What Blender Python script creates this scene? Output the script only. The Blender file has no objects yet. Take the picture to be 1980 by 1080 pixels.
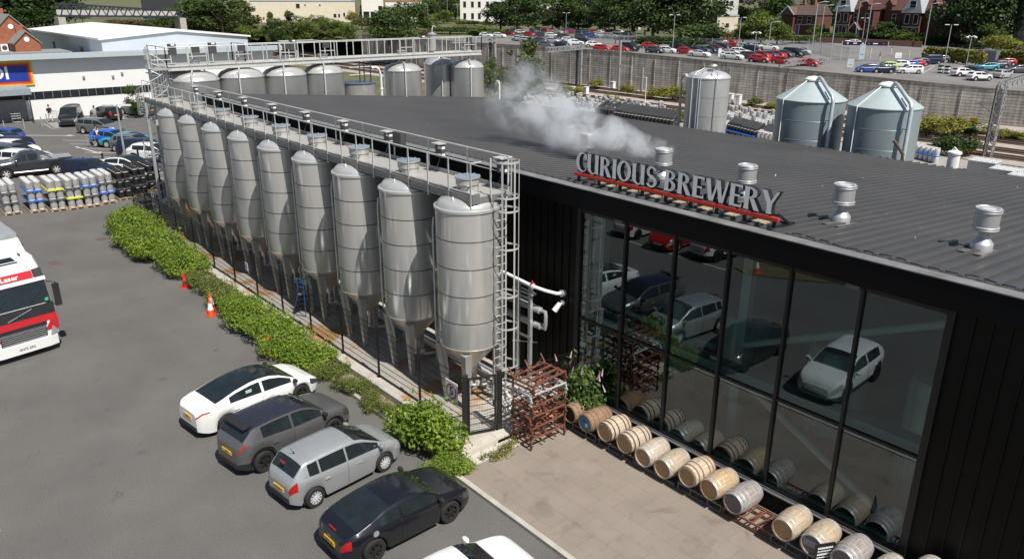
import bpy, bmesh, math, random
import numpy as np
from mathutils import Vector, Matrix
R_ = math.radians
random.seed(7)
scene = bpy.context.scene
C = scene.collection
PI = math.pi

# ------------------------------------------------------------------ camera, sky, sun, exposure
CAM_H = 12.6
FPX = 1504.0
RIGHT = Vector((0.65143586, 0.75869171, 0.00426728))
DOWN = Vector((0.26067726, -0.21853634, -0.94036654))
FWD = Vector((-0.71251574, 0.61370087, -0.34013608))
cam_d = bpy.data.cameras.new('camera')
cam = bpy.data.objects.new('camera', cam_d)
C.objects.link(cam)
mw = Matrix((RIGHT, -DOWN, -FWD)).transposed().to_4x4()
mw.translation = Vector((0, 0, CAM_H))
cam.matrix_world = mw
cam_d.sensor_width = 36.0
cam_d.lens = FPX / 1980.0 * 36.0
cam_d.clip_start = 0.1
cam_d.clip_end = 6000
scene.camera = cam

SUN_AZ, SUN_EL = -5.0, 56.0          # degrees; azimuth measured from +X towards +Y
world = bpy.data.worlds.new("World")
scene.world = world
world.use_nodes = True
wn = world.node_tree.nodes
sky = wn.new('ShaderNodeTexSky')
sky.sky_type = 'NISHITA'
sky.sun_disc = False
sky.sun_elevation = R_(SUN_EL)
sky.sun_rotation = R_(90 - SUN_AZ)
sky.air_density = 1.0
sky.dust_density = 1.2
sky.ozone_density = 1.0
bg = wn['Background']
bg.inputs['Strength'].default_value = 0.06
world.node_tree.links.new(sky.outputs['Color'], bg.inputs['Color'])

sun_d = bpy.data.lights.new('sun', 'SUN')
sun_d.energy = 4.7
sun_d.angle = R_(0.55)
sun_d.color = (1.0, 0.955, 0.88)
sun = bpy.data.objects.new('sun', sun_d)
C.objects.link(sun)
sdir = Vector((math.cos(R_(SUN_EL)) * math.cos(R_(SUN_AZ)), math.cos(R_(SUN_EL)) * math.sin(R_(SUN_AZ)), math.sin(R_(SUN_EL))))
sun.rotation_euler = sdir.to_track_quat('Z', 'Y').to_euler()
sun.location = (30, 0, 60)

vs = scene.view_settings
vs.view_transform = 'Standard'
vs.look = 'None'
vs.exposure = 0.3
vs.gamma = 1.0

# ------------------------------------------------------------------ survey helpers: a pixel of the photo turned into a place
def ray(px, py):
    return RIGHT * (px - 990.0) + DOWN * (py - 540.0) + FWD * FPX
def G(px, py, z=0.0):
    v = ray(px, py); t = (z - CAM_H) / v.z
    return Vector((v.x * t, v.y * t, z))
def OY(px, py, Y):
    v = ray(px, py); t = Y / v.y
    return Vector((v.x * t, Y, CAM_H + v.z * t))
def OX(px, py, X):
    v = ray(px, py); t = X / v.x
    return Vector((X, v.y * t, CAM_H + v.z * t))
RAIL_Z = -3.82          # the railway runs in a cutting below the brewery yard
def terr_z(x):
    return -0.66 + 0.031 * min(max(-32.5 - x, -6.0), 71.5)
def GR(px, py): return G(px, py, RAIL_Z)
def T(px, py):
    z = 3.5
    for _ in range(25):
        p = G(px, py, z); z = terr_z(p.x)
    return Vector((p.x, p.y, z))

# ------------------------------------------------------------------ materials
MATS = {}
def nd(nt, typ, **kw):
    n = nt.nodes.new(typ)
    for k, v in kw.items(): setattr(n, k, v)
    return n
def mat(name, rgb, rough=0.6, metal=0.0, var=0.12, scale=3.0, bump=0.0, bscale=40.0, spec=0.5, rgb2=None, coat=0.0, detail=4.0, stretch=None):
    if name in MATS: return MATS[name]
    m = bpy.data.materials.new(name); m.use_nodes = True
    nt = m.node_tree; b = nt.nodes['Principled BSDF']
    tc = nd(nt, 'ShaderNodeTexCoord')
    src = tc.outputs['Object']
    if stretch:
        mp = nd(nt, 'ShaderNodeMapping'); mp.inputs['Scale'].default_value = stretch
        nt.links.new(src, mp.inputs['Vector']); src = mp.outputs['Vector']
    no = nd(nt, 'ShaderNodeTexNoise'); no.inputs['Scale'].default_value = scale; no.inputs['Detail'].default_value = detail
    no.inputs['Roughness'].default_value = 0.6
    nt.links.new(src, no.inputs['Vector'])
    cr = nd(nt, 'ShaderNodeValToRGB')
    cr.color_ramp.elements[0].position = 0.3; cr.color_ramp.elements[1].position = 0.7
    a = rgb
    bcol = rgb2 if rgb2 else tuple(min(1, c * (1 + var)) for c in rgb)
    if not rgb2: a = tuple(c * (1 - var) for c in rgb)
    cr.color_ramp.elements[0].color = (*a, 1); cr.color_ramp.elements[1].color = (*bcol, 1)
    nt.links.new(no.outputs['Fac'], cr.inputs['Fac'])
    nt.links.new(cr.outputs['Color'], b.inputs['Base Color'])
    b.inputs['Roughness'].default_value = rough
    b.inputs['Metallic'].default_value = metal
    b.inputs['Specular IOR Level'].default_value = spec
    b.inputs['Coat Weight'].default_value = coat
    if bump > 0:
        n2 = nd(nt, 'ShaderNodeTexNoise'); n2.inputs['Scale'].default_value = bscale; n2.inputs['Detail'].default_value = 3
        nt.links.new(src, n2.inputs['Vector'])
        bp = nd(nt, 'ShaderNodeBump'); bp.inputs['Strength'].default_value = bump; bp.inputs['Distance'].default_value = 0.02
        nt.links.new(n2.outputs['Fac'], bp.inputs['Height']); nt.links.new(bp.outputs['Normal'], b.inputs['Normal'])
    MATS[name] = m
    return m

def leafmat(name, c1, c2, trans=0.25, scale=1.3):
    if name in MATS: return MATS[name]
    m = mat(name, c1, rough=0.55, rgb2=c2, scale=scale, spec=0.3)
    nt = m.node_tree; b = nt.nodes['Principled BSDF']; out = nt.nodes['Material Output']
    tr = nd(nt, 'ShaderNodeBsdfTranslucent')
    cr = [n for n in nt.nodes if n.type == 'VALTORGB'][0]
    # per leaf variation by a fine noise
    tc = [n for n in nt.nodes if n.type == 'TEX_COORD'][0]
    wn_ = nd(nt, 'ShaderNodeTexNoise'); wn_.inputs['Scale'].default_value = scale * 9; wn_.inputs['Detail'].default_value = 1
    nt.links.new(tc.outputs['Object'], wn_.inputs['Vector'])
    hs = nd(nt, 'ShaderNodeHueSaturation')
    mr = nd(nt, 'ShaderNodeMapRange'); mr.inputs['From Min'].default_value = 0.3; mr.inputs['From Max'].default_value = 0.7
    mr.inputs['To Min'].default_value = 0.6; mr.inputs['To Max'].default_value = 1.45
    nt.links.new(wn_.outputs['Fac'], mr.inputs['Value']); nt.links.new(mr.outputs['Result'], hs.inputs['Value'])
    nt.links.new(cr.outputs['Color'], hs.inputs['Color'])
    nt.links.new(hs.outputs['Color'], b.inputs['Base Color']); nt.links.new(hs.outputs['Color'], tr.inputs['Color'])
    mx = nd(nt, 'ShaderNodeMixShader'); mx.inputs['Fac'].default_value = trans
    nt.links.new(b.outputs['BSDF'], mx.inputs[1]); nt.links.new(tr.outputs['BSDF'], mx.inputs[2])
    nt.links.new(mx.outputs['Shader'], out.inputs['Surface'])
    return m

# ------------------------------------------------------------------ mesh builder
class MB:
    def __init__(s): s.v = []; s.f = []; s.m = []
    def add(s, vs, fs, m=0):
        o = len(s.v); s.v.extend([tuple(p) for p in vs])
        for f in fs: s.f.append(tuple(i + o for i in f)); s.m.append(m)
        return s
    def box(s, c, d, rz=0.0, m=0, mtx=None):
        hx, hy, hz = d[0] / 2, d[1] / 2, d[2] / 2
        cs, sn = math.cos(rz), math.sin(rz); pts = []
        for z in (-hz, hz):
            for x, y in ((-hx, -hy), (hx, -hy), (hx, hy), (-hx, hy)):
                pts.append((c[0] + x * cs - y * sn, c[1] + x * sn + y * cs, c[2] + z))
        if mtx: pts = [tuple(mtx @ Vector(p)) for p in pts]
        return s.add(pts, [(0, 3, 2, 1), (4, 5, 6, 7), (0, 1, 5, 4), (1, 2, 6, 5), (2, 3, 7, 6), (3, 0, 4, 7)], m)
    def b2(s, x0, x1, y0, y1, z0, z1, m=0):
        return s.box(((x0 + x1) / 2, (y0 + y1) / 2, (z0 + z1) / 2), (abs(x1 - x0), abs(y1 - y0), abs(z1 - z0)), 0, m)
    def bar(s, p0, p1, w, h=None, m=0, up=(0, 0, 1)):
        p0 = Vector(p0); p1 = Vector(p1); d = (p1 - p0)
        L = d.length
        if L < 1e-6: return s
        d.normalize(); u = Vector(up)
        if abs(d.dot(u)) > 0.98: u = Vector((1, 0, 0))
        a = d.cross(u).normalized(); b = a.cross(d).normalized(); h = h or w
        a *= w / 2; b *= h / 2
        pts = [p0 - a - b, p0 + a - b, p0 + a + b, p0 - a + b, p1 - a - b, p1 + a - b, p1 + a + b, p1 - a + b]
        return s.add(pts, [(0, 3, 2, 1), (4, 5, 6, 7), (0, 1, 5, 4), (1, 2, 6, 5), (2, 3, 7, 6), (3, 0, 4, 7)], m)
    def cyl(s, p0, p1, r0, r1=None, seg=12, m=0, cap=True):
        p0 = Vector(p0); p1 = Vector(p1); r1 = r0 if r1 is None else r1
        d = (p1 - p0).normalized(); u = Vector((0, 0, 1)) if abs(d.z) < 0.95 else Vector((1, 0, 0))
        a = d.cross(u).normalized(); b = d.cross(a)
        A = [(a * math.cos(2 * PI * i / seg) + b * math.sin(2 * PI * i / seg)) for i in range(seg)]
        pts = [p0 + q * r0 for q in A] + [p1 + q * r1 for q in A]
        fs = [(i, i + seg, (i + 1) % seg + seg, (i + 1) % seg) for i in range(seg)]
        if cap: fs += [tuple(range(seg)), tuple(range(2 * seg - 1, seg - 1, -1))]
        return s.add(pts, fs, m)
    def tube(s, pts, r, seg=8, m=0, closed=False):
        pts = [Vector(p) for p in pts]; n = len(pts); rings = []
        prev = None
        for i, p in enumerate(pts):
            if closed: d = pts[(i + 1) % n] - pts[i - 1]
            else: d = pts[min(i + 1, n - 1)] - pts[max(i - 1, 0)]
            d.normalize()
            if prev is None:
                u = Vector((0, 0, 1)) if abs(d.z) < 0.9 else Vector((1, 0, 0))
                a = d.cross(u).normalized()
            else:
                a = (prev - d * prev.dot(d)); a = a.normalized() if a.length > 1e-5 else d.orthogonal().normalized()
            prev = a; b = d.cross(a)
            rings.append([p + (a * math.cos(2 * PI * k / seg) + b * math.sin(2 * PI * k / seg)) * r for k in range(seg)])
        vsx = [q for rg in rings for q in rg]; fs = []
        for i in range(n if closed else n - 1):
            j = (i + 1) % n
            for k in range(seg):
                fs.append((i * seg + k, j * seg + k, j * seg + (k + 1) % seg, i * seg + (k + 1) % seg))
        if not closed: fs += [tuple(range(seg - 1, -1, -1)), tuple((n - 1) * seg + k for k in range(seg))]
        return s.add(vsx, fs, m)
    def lathe(s, prof, c=(0, 0, 0), seg=32, m=0, axis='z', ms=None, cap=True):
        # prof: list of (r, h)
        vsx = []; n = len(prof)
        for r, h in prof:
            for k in range(seg):
                a = 2 * PI * k / seg
                x, y = r * math.cos(a), r * math.sin(a)
                if axis == 'z': q = (c[0] + x, c[1] + y, c[2] + h)
                elif axis == 'y': q = (c[0] + x, c[1] + h, c[2] - y)
                else: q = (c[0] + h, c[1] + x, c[2] + y)
                vsx.append(q)
        o = len(s.v); s.v.extend(vsx)
        for i in range(n - 1):
            for k in range(seg):
                s.f.append((o + i * seg + k, o + i * seg + (k + 1) % seg, o + (i + 1) * seg + (k + 1) % seg, o + (i + 1) * seg + k))
                s.m.append(ms[i] if ms else m)
        if cap and prof[0][0] > 1e-6: s.f.append(tuple(o + k for k in range(seg - 1, -1, -1))); s.m.append(ms[0] if ms else m)
        if cap and prof[-1][0] > 1e-6: s.f.append(tuple(o + (n - 1) * seg + k for k in range(seg))); s.m.append(ms[-1] if ms else m)
        return s
    def prism(s, poly, z0, z1, m=0):
        n = len(poly)
        pts = [(x, y, z0) for x, y in poly] + [(x, y, z1) for x, y in poly]
        fs = [tuple(range(n - 1, -1, -1)), tuple(range(n, 2 * n))] + [(i, (i + 1) % n, (i + 1) % n + n, i + n) for i in range(n)]
        return s.add(pts, fs, m)
    def quad(s, a, b, c, d, m=0): return s.add([a, b, c, d], [(0, 1, 2, 3)], m)
    def xf(s, mtx, start=0):
        for i in range(start, len(s.v)): s.v[i] = tuple(mtx @ Vector(s.v[i]))
        return s
    def mesh(s, name, mats, smooth=True, ang=38):
        me = bpy.data.meshes.new(name)
        me.from_pydata(s.v, [], s.f)
        if not isinstance(mats, (list, tuple)): mats = [mats]
        for q in mats: me.materials.append(q)
        if len(mats) > 1: me.polygons.foreach_set('material_index', s.m)
        if smooth and len(s.f):
            me.polygons.foreach_set('use_smooth', [True] * len(s.f))
            me.set_sharp_from_angle(angle=R_(ang))
        me.validate(); me.update()
        return me
    def build(s, name, mats, parent=None, smooth=True, ang=38):
        return link(name, s.mesh(name, mats, smooth, ang), parent)
def link(name, me, parent=None):
    o = bpy.data.objects.new(name, me); C.objects.link(o)
    if parent: o.parent = parent
    return o
def tag(o, label, cat, group=None, kind=None):
    if label: o['label'] = label
    if cat: o['category'] = cat
    if group: o['group'] = group
    if kind: o['kind'] = kind
    return o
def thing(name, label, cat, loc=(0, 0, 0), rz=0.0, group=None):
    o = bpy.data.objects.new(name, None); C.objects.link(o)
    o.empty_display_size = 0.2
    o.location = loc; o.rotation_euler = (0, 0, rz)
    return tag(o, label, cat, group)
def struct(name, mb, m, smooth=False):
    o = mb.build(name, m, None, smooth); o['kind'] = 'structure'; return o
def copy_tree(o, parent=None):
    c = o.copy(); C.objects.link(c)
    if parent: c.parent = parent
    for ch in list(o.children): copy_tree(ch, c)
    return c
def dup(o, loc, rz, label, group=None, sc=None):
    c = copy_tree(o); c.location = loc; c.rotation_euler = (0, 0, rz); c['label'] = label
    if group: c['group'] = group
    if sc: c.scale = sc if isinstance(sc, tuple) else (sc, sc, sc)
    return c
ORD = ['first', 'second', 'third', 'fourth', 'fifth', 'sixth', 'seventh', 'eighth', 'ninth', 'tenth', 'eleventh', 'twelfth', 'thirteenth', 'fourteenth', 'fifteenth', 'sixteenth', 'seventeenth', 'eighteenth', 'nineteenth', 'twentieth']
def textmesh(txt, size, depth=0.005, align='CENTER'):
    cu = bpy.data.curves.new('lettering', 'FONT'); cu.body = txt; cu.size = size; cu.extrude = depth
    cu.offset = size * .02; cu.align_x = align; cu.align_y = 'CENTER'; cu.resolution_u = 3
    o = bpy.data.objects.new('lettering', cu); C.objects.link(o)
    dg = bpy.context.evaluated_depsgraph_get()
    me = bpy.data.meshes.new_from_object(o.evaluated_get(dg))
    bpy.data.objects.remove(o); bpy.data.curves.remove(cu)
    return me
def text(name, txt, size, m, mtx, parent=None, depth=0.005, sx=1.0, align='CENTER'):
    me = textmesh(txt, size, depth, align); me.materials.clear(); me.materials.append(m)
    me.transform(mtx @ Matrix.Diagonal((sx, 1, 1, 1)))
    return link(name, me, parent)

# shared materials
steel = mat('brushed_steel', (0.55, 0.547, 0.53), rough=0.17, metal=0.42, var=0.08, scale=1.2, bump=0.14, bscale=2.2, stretch=(1, 1, 0.12))
steel_dome = mat('dome_steel', (0.64, 0.64, 0.63), rough=0.26, metal=0.5, var=0.05, scale=2)
steel_cone = mat('cone_steel', (0.60, 0.55, 0.48), rough=0.32, metal=0.55, var=0.10, scale=2, bump=0.05, bscale=3)
galv = mat('galvanised_steel', (0.50, 0.52, 0.53), rough=0.5, metal=0.55, var=0.12, scale=5)
galv_lt = mat('galvanised_rail', (0.62, 0.62, 0.60), rough=0.5, metal=0.35, var=0.1, scale=6)
dark_gap = mat('dark_seam', (0.11, 0.11, 0.11), rough=0.45, metal=0.6, var=0.2)
white_p = mat('white_paint', (0.78, 0.78, 0.77), rough=0.45, var=0.05, scale=1.5)
black_p = mat('black_powder_coat', (0.012, 0.012, 0.013), rough=0.5, var=0.15)
rubber = mat('tyre_rubber', (0.018, 0.018, 0.019), rough=0.8, var=0.2, scale=20)
grating = mat('walkway_grating', (0.36, 0.35, 0.33), rough=0.7, metal=0.1, var=0.25, scale=60, bump=0.2, bscale=90)
conc = mat('concrete', (0.42, 0.40, 0.36), rough=0.85, var=0.18, scale=2.5, bump=0.15, bscale=30)
alum = mat('bright_aluminium', (0.56, 0.56, 0.56), rough=0.42, metal=0.6, var=0.06, scale=5)
label_white = mat('label_white', (0.8, 0.81, 0.82), rough=0.5, var=0.03)
label_blue = mat('label_blue', (0.12, 0.27, 0.42), rough=0.5, var=0.05)
rust = mat('rusty_steel', (0.11, 0.042, 0.026), rough=0.8, rgb2=(0.24, 0.085, 0.05), scale=7, bump=0.2, bscale=60)
dkglass = mat('car_glass', (0.016, 0.022, 0.024), rough=0.04, var=0.2, spec=0.6)
chrome = mat('chrome', (0.7, 0.7, 0.7), rough=0.12, metal=1.0, var=0.03)
red_p = mat('red_paint', (0.55, 0.03, 0.025), rough=0.4, var=0.08)
white_mark = mat('road_marking', (0.62, 0.62, 0.60), rough=0.7, rgb2=(0.45, 0.45, 0.44), scale=6)
# ================================================================== GROUND
def ground_mat():
    m = mat('rough_grass_ground', (0.07, 0.085, 0.03), rough=0.95, rgb2=(0.16, 0.14, 0.07), scale=0.15, bump=0.3, bscale=4)
    return m
def asphalt_mat():
    m = mat('asphalt', (0.102, 0.098, 0.093), rough=0.9, rgb2=(0.134, 0.128, 0.121), scale=0.35, bump=0.25, bscale=70, detail=8)
    nt = m.node_tree; b = nt.nodes['Principled BSDF']
    tc = [n for n in nt.nodes if n.type == 'TEX_COORD'][0]
    base = [n for n in nt.nodes if n.type == 'VALTORGB'][0]
    # dark oil spots and pale scuffs
    v = nd(nt, 'ShaderNodeTexNoise'); v.inputs['Scale'].default_value = 1.6; v.inputs['Detail'].default_value = 6; v.inputs['Roughness'].default_value = 0.75
    nt.links.new(tc.outputs['Object'], v.inputs['Vector'])
    cr = nd(nt, 'ShaderNodeValToRGB'); e = cr.color_ramp.elements
    e[0].position = 0.3; e[0].color = (0.55, 0.55, 0.55, 1); e[1].position = 0.38; e[1].color = (1, 1, 1, 1)
    e2 = cr.color_ramp.elements.new(0.69); e2.color = (1, 1, 1, 1); e3 = cr.color_ramp.elements.new(0.76); e3.color = (1.35, 1.3, 1.25, 1)
    nt.links.new(v.outputs['Fac'], cr.inputs['Fac'])
    g = nd(nt, 'ShaderNodeTexNoise'); g.inputs['Scale'].default_value = 28; g.inputs['Detail'].default_value = 2
    nt.links.new(tc.outputs['Object'], g.inputs['Vector'])
    gr = nd(nt, 'ShaderNodeMapRange'); gr.inputs['From Min'].default_value = 0.3; gr.inputs['From Max'].default_value = 0.7; gr.inputs['To Min'].default_value = 0.8; gr.inputs['To Max'].default_value = 1.2
    nt.links.new(g.outputs['Fac'], gr.inputs['Value'])
    mx = nd(nt, 'ShaderNodeMixRGB', blend_type='MULTIPLY'); mx.inputs['Fac'].default_value = 1
    mx2 = nd(nt, 'ShaderNodeMixRGB', blend_type='MULTIPLY'); mx2.inputs['Fac'].default_value = 1
    nt.links.new(base.outputs['Color'], mx.inputs['Color1']); nt.links.new(cr.outputs['Color'], mx.inputs['Color2'])
    nt.links.new(mx.outputs['Color'], mx2.inputs['Color1']); nt.links.new(gr.outputs['Result'], mx2.inputs['Color2'])
    nt.links.new(mx2.outputs['Color'], b.inputs['Base Color'])
    return m
def paving_mat():
    m = mat('forecourt_paving', (0.225, 0.19, 0.157), rough=0.85, rgb2=(0.27, 0.23, 0.193), scale=0.8, bump=0.1, bscale=60, detail=7)
    nt = m.node_tree; b = nt.nodes['Principled BSDF']
    tc = [n for n in nt.nodes if n.type == 'TEX_COORD'][0]; base = [n for n in nt.nodes if n.type == 'VALTORGB'][0]
    mp = nd(nt, 'ShaderNodeMapping'); mp.inputs['Rotation'].default_value = (0, 0, R_(0))
    nt.links.new(tc.outputs['Object'], mp.inputs['Vector'])
    br = nd(nt, 'ShaderNodeTexBrick'); br.inputs['Scale'].default_value = 1.0
    br.inputs['Brick Width'].default_value = 0.9; br.inputs['Row Height'].default_value = 0.6; br.inputs['Mortar Size'].default_value = 0.008
    br.inputs['Color1'].default_value = (0.97, 0.97, 0.97, 1); br.inputs['Color2'].default_value = (1.03, 1.02, 1.02, 1); br.inputs['Mortar'].default_value = (0.78, 0.77, 0.76, 1)
    nt.links.new(mp.outputs['Vector'], br.inputs['Vector'])
    st = nd(nt, 'ShaderNodeTexNoise'); st.inputs['Scale'].default_value = 1.1; st.inputs['Detail'].default_value = 7; st.inputs['Roughness'].default_value = 0.7; st.inputs['Distortion'].default_value = 0.8
    nt.links.new(tc.outputs['Object'], st.inputs['Vector'])
    cr = nd(nt, 'ShaderNodeValToRGB'); e = cr.color_ramp.elements
    e[0].position = 0.27; e[0].color = (0.68, 0.66, 0.64, 1); e[1].position = 0.44; e[1].color = (1, 1, 1, 1)
    nt.links.new(st.outputs['Fac'], cr.inputs['Fac'])
    mx = nd(nt, 'ShaderNodeMixRGB', blend_type='MULTIPLY'); mx.inputs['Fac'].default_value = 1
    mx2 = nd(nt, 'ShaderNodeMixRGB', blend_type='MULTIPLY'); mx2.inputs['Fac'].default_value = 1
    nt.links.new(base.outputs['Color'], mx.inputs['Color1']); nt.links.new(br.outputs['Color'], mx.inputs['Color2'])
    nt.links.new(mx.outputs['Color'], mx2.inputs['Color1']); nt.links.new(cr.outputs['Color'], mx2.inputs['Color2'])
    nt.links.new(mx2.outputs['Color'], b.inputs['Base Color'])
    return m
def pad_mat():
    m = mat('brewery_pad', (0.40, 0.37, 0.33), rough=0.8, rgb2=(0.48, 0.45, 0.41), scale=1.5, bump=0.1, bscale=40)
    nt = m.node_tree; b = nt.nodes['Principled BSDF']
    tc = [n for n in nt.nodes if n.type == 'TEX_COORD'][0]; base = [n for n in nt.nodes if n.type == 'VALTORGB'][0]
    st = nd(nt, 'ShaderNodeTexNoise'); st.inputs['Scale'].default_value = 0.75; st.inputs['Detail'].default_value = 5; st.inputs['Distortion'].default_value = 0.4
    nt.links.new(tc.outputs['Object'], st.inputs['Vector'])
    cr = nd(nt, 'ShaderNodeValToRGB'); e = cr.color_ramp.elements
    e[0].position = 0.50; e[0].color = (0, 0, 0, 1); e[1].position = 0.60; e[1].color = (1, 1, 1, 1)
    nt.links.new(st.outputs['Fac'], cr.inputs['Fac'])
    mx = nd(nt, 'ShaderNodeMixRGB'); mx.inputs['Color2'].default_value = (0.36, 0.20, 0.09, 1)
    nt.links.new(cr.outputs['Color'], mx.inputs['Fac']); nt.links.new(base.outputs['Color'], mx.inputs['Color1'])
    nt.links.new(mx.outputs['Color'], b.inputs['Base Color'])
    return m
asph = asphalt_mat(); paving = paving_mat(); pad_m = pad_mat()
soil = mat('planting_soil', (0.16, 0.12, 0.08), rough=0.95, rgb2=(0.30, 0.24, 0.17), scale=6, bump=0.5, bscale=30)
gravel = mat('rail_ballast', (0.30, 0.25, 0.22), rough=0.95, rgb2=(0.44, 0.38, 0.34), scale=1.2, bump=0.5, bscale=12)
yardc = mat('yard_concrete', (0.27, 0.25, 0.23), rough=0.9, rgb2=(0.35, 0.33, 0.30), scale=0.3, bump=0.1)

g = MB(); YE, YF_ = 71.5, 86.0; zb_ = RAIL_Z - 0.03
g.quad((-3500, -2500, -0.03), (2500, -2500, -0.03), (2500, YE, -0.03), (-3500, YE, -0.03))
g.quad((-3500, YE, -0.03), (2500, YE, -0.03), (2500, YF_, zb_), (-3500, YF_, zb_)); g.quad((-3500, YF_, zb_), (2500, YF_, zb_), (2500, 3500, zb_), (-3500, 3500, zb_)); struct('ground', g, ground_mat())
g = MB(); g.add([(-125, -60, 0), (40, -60, 0), (40, 10.92, 0), (-15.6, 10.95, 0), (-50, 11.2, 0), (-50, 45, 0), (-125, 45, 0)], [(0, 1, 2, 3, 4, 5, 6)]); struct('asphalt_yard', g, asph)
g = MB(); g.b2(-15.55, 30, 11.05, 16.75, -0.02, 0.07); struct('forecourt_pavement', g, paving)
g = MB(); g.b2(-50, -15.6, 12.02, 16.6, -0.02, 0.16); struct('tank_pad', g, pad_m)
g = MB(); g.b2(-49.9, -15.75, 11.32, 12.0, -0.02, 0.07); g.b2(-18, -15.6, 11.1, 11.32, -.02, .06); struct('planting_bed', g, soil)
g = MB()
x = -50.0
while x < 30:       # kerb stones with fine joints
    x1 = x + 0.91
    y = 11.18 if x < -16 else 10.97
    if not (-18.0 < x < -16): g.b2(x + 0.006, x1 - 0.006, y - 0.075, y + 0.075, -0.02, 0.105)
    x = x1
x = 11.2
struct('kerb', g, conc)
g = MB()
x = -50.0
while x < -17:
    g.b2(x, x + 1.5, 11.86, 12.01, 0.0, 0.30); x += 1.51
struct('concrete_kerb_edging', g, conc)
g = MB()
g.b2(-15.98, -15.58, 11.6, 12.9, 0.0, 0.22); g.b2(-15.98, -15.60, 12.91, 14.1, 0.0, 0.22); g.b2(-15.57, -15.1, 11.7, 13.6, 0.0, 0.085)
struct('pad_edge_step', g, mat('pale_step_concrete', (0.5, 0.47, 0.41), rough=0.85, var=0.1))
g = MB(); g.b2(-60, 60, 36.9, 71, -0.02, 0.004); struct('rear_yard', g, yardc)
g = MB(); g.add([(-430, 86.1, RAIL_Z), (260, 86.1, RAIL_Z), (260, 150, RAIL_Z), (-430, 106, RAIL_Z)], [(0, 1, 2, 3)]); g.add([(-60, YE + .05, 0.0), (60, YE + .05, 0.0), (60, YF_ + .05, RAIL_Z + .02), (-60, YF_ + .05, RAIL_Z + .02)], [(0, 1, 2, 3)]); struct('railway_ballast', g, gravel)
railm = mat('rail_steel', (0.10, 0.055, 0.035), rough=0.6, rgb2=(0.16, 0.09, 0.06), scale=3)
slpm = mat('railway_sleepers', (0.085, 0.06, 0.045), rough=0.9, rgb2=(0.14, 0.10, 0.075), scale=0.6)
g = MB(); s_ = MB()
for y0 in (97.5, 102.0, 108.5, 113.2):
    for o in (-0.75, 0.75): g.box((-110, y0 + o, RAIL_Z + 0.16), (430, 0.14, 0.15))
    s_.box((-110, y0, RAIL_Z + 0.045), (430, 2.6, 0.07))
struct('railway_rails', g, railm); struct('railway_track_bed', s_, slpm)

# the raised station car park behind the retaining wall
WALL = [(-546.0, 104.0), (-227.5, 113.4), (-195.0, 113.6), (-153.4, 114.1), (-130.0, 115.4), (-104.0, 117.0), (-78.0, 119.2), (-52.0, 121.5), (-26.0, 124.8), (6.5, 128.7), (78.0, 137.8)]
n = len(WALL); ys = [0, 13, 28, 52, 80, 130, 195, 340, 900]
V_ = {}
for i, (x, y) in enumerate(WALL):
    for j, k in enumerate(ys): V_[i, j] = (x - (k * 0.6 if i == 0 else 0), y + 0.3 + k, terr_z(x))
lot, hill = MB(), MB()
for i in range(n - 1):
    for j in range(len(ys) - 1):
        tgt = lot if (WALL[i][0] >= -196 and ys[j] < 80) or (WALL[i][0] >= -131 and ys[j] < 130 and ys[j] >= 80) else hill
        tgt.add([V_[i, j], V_[i + 1, j], V_[i + 1, j + 1], V_[i, j + 1]], [(0, 1, 2, 3)])
struct('station_car_park', lot, mat('car_park_asphalt', (0.15, 0.145, 0.14), rough=0.9, rgb2=(0.21, 0.2, 0.19), scale=0.12, bump=0.1))
struct('hillside', hill, mat('hillside_grass', (0.055, 0.07, 0.022), rough=0.95, rgb2=(0.14, 0.12, 0.055), scale=0.08, bump=0.3, bscale=2))
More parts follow.
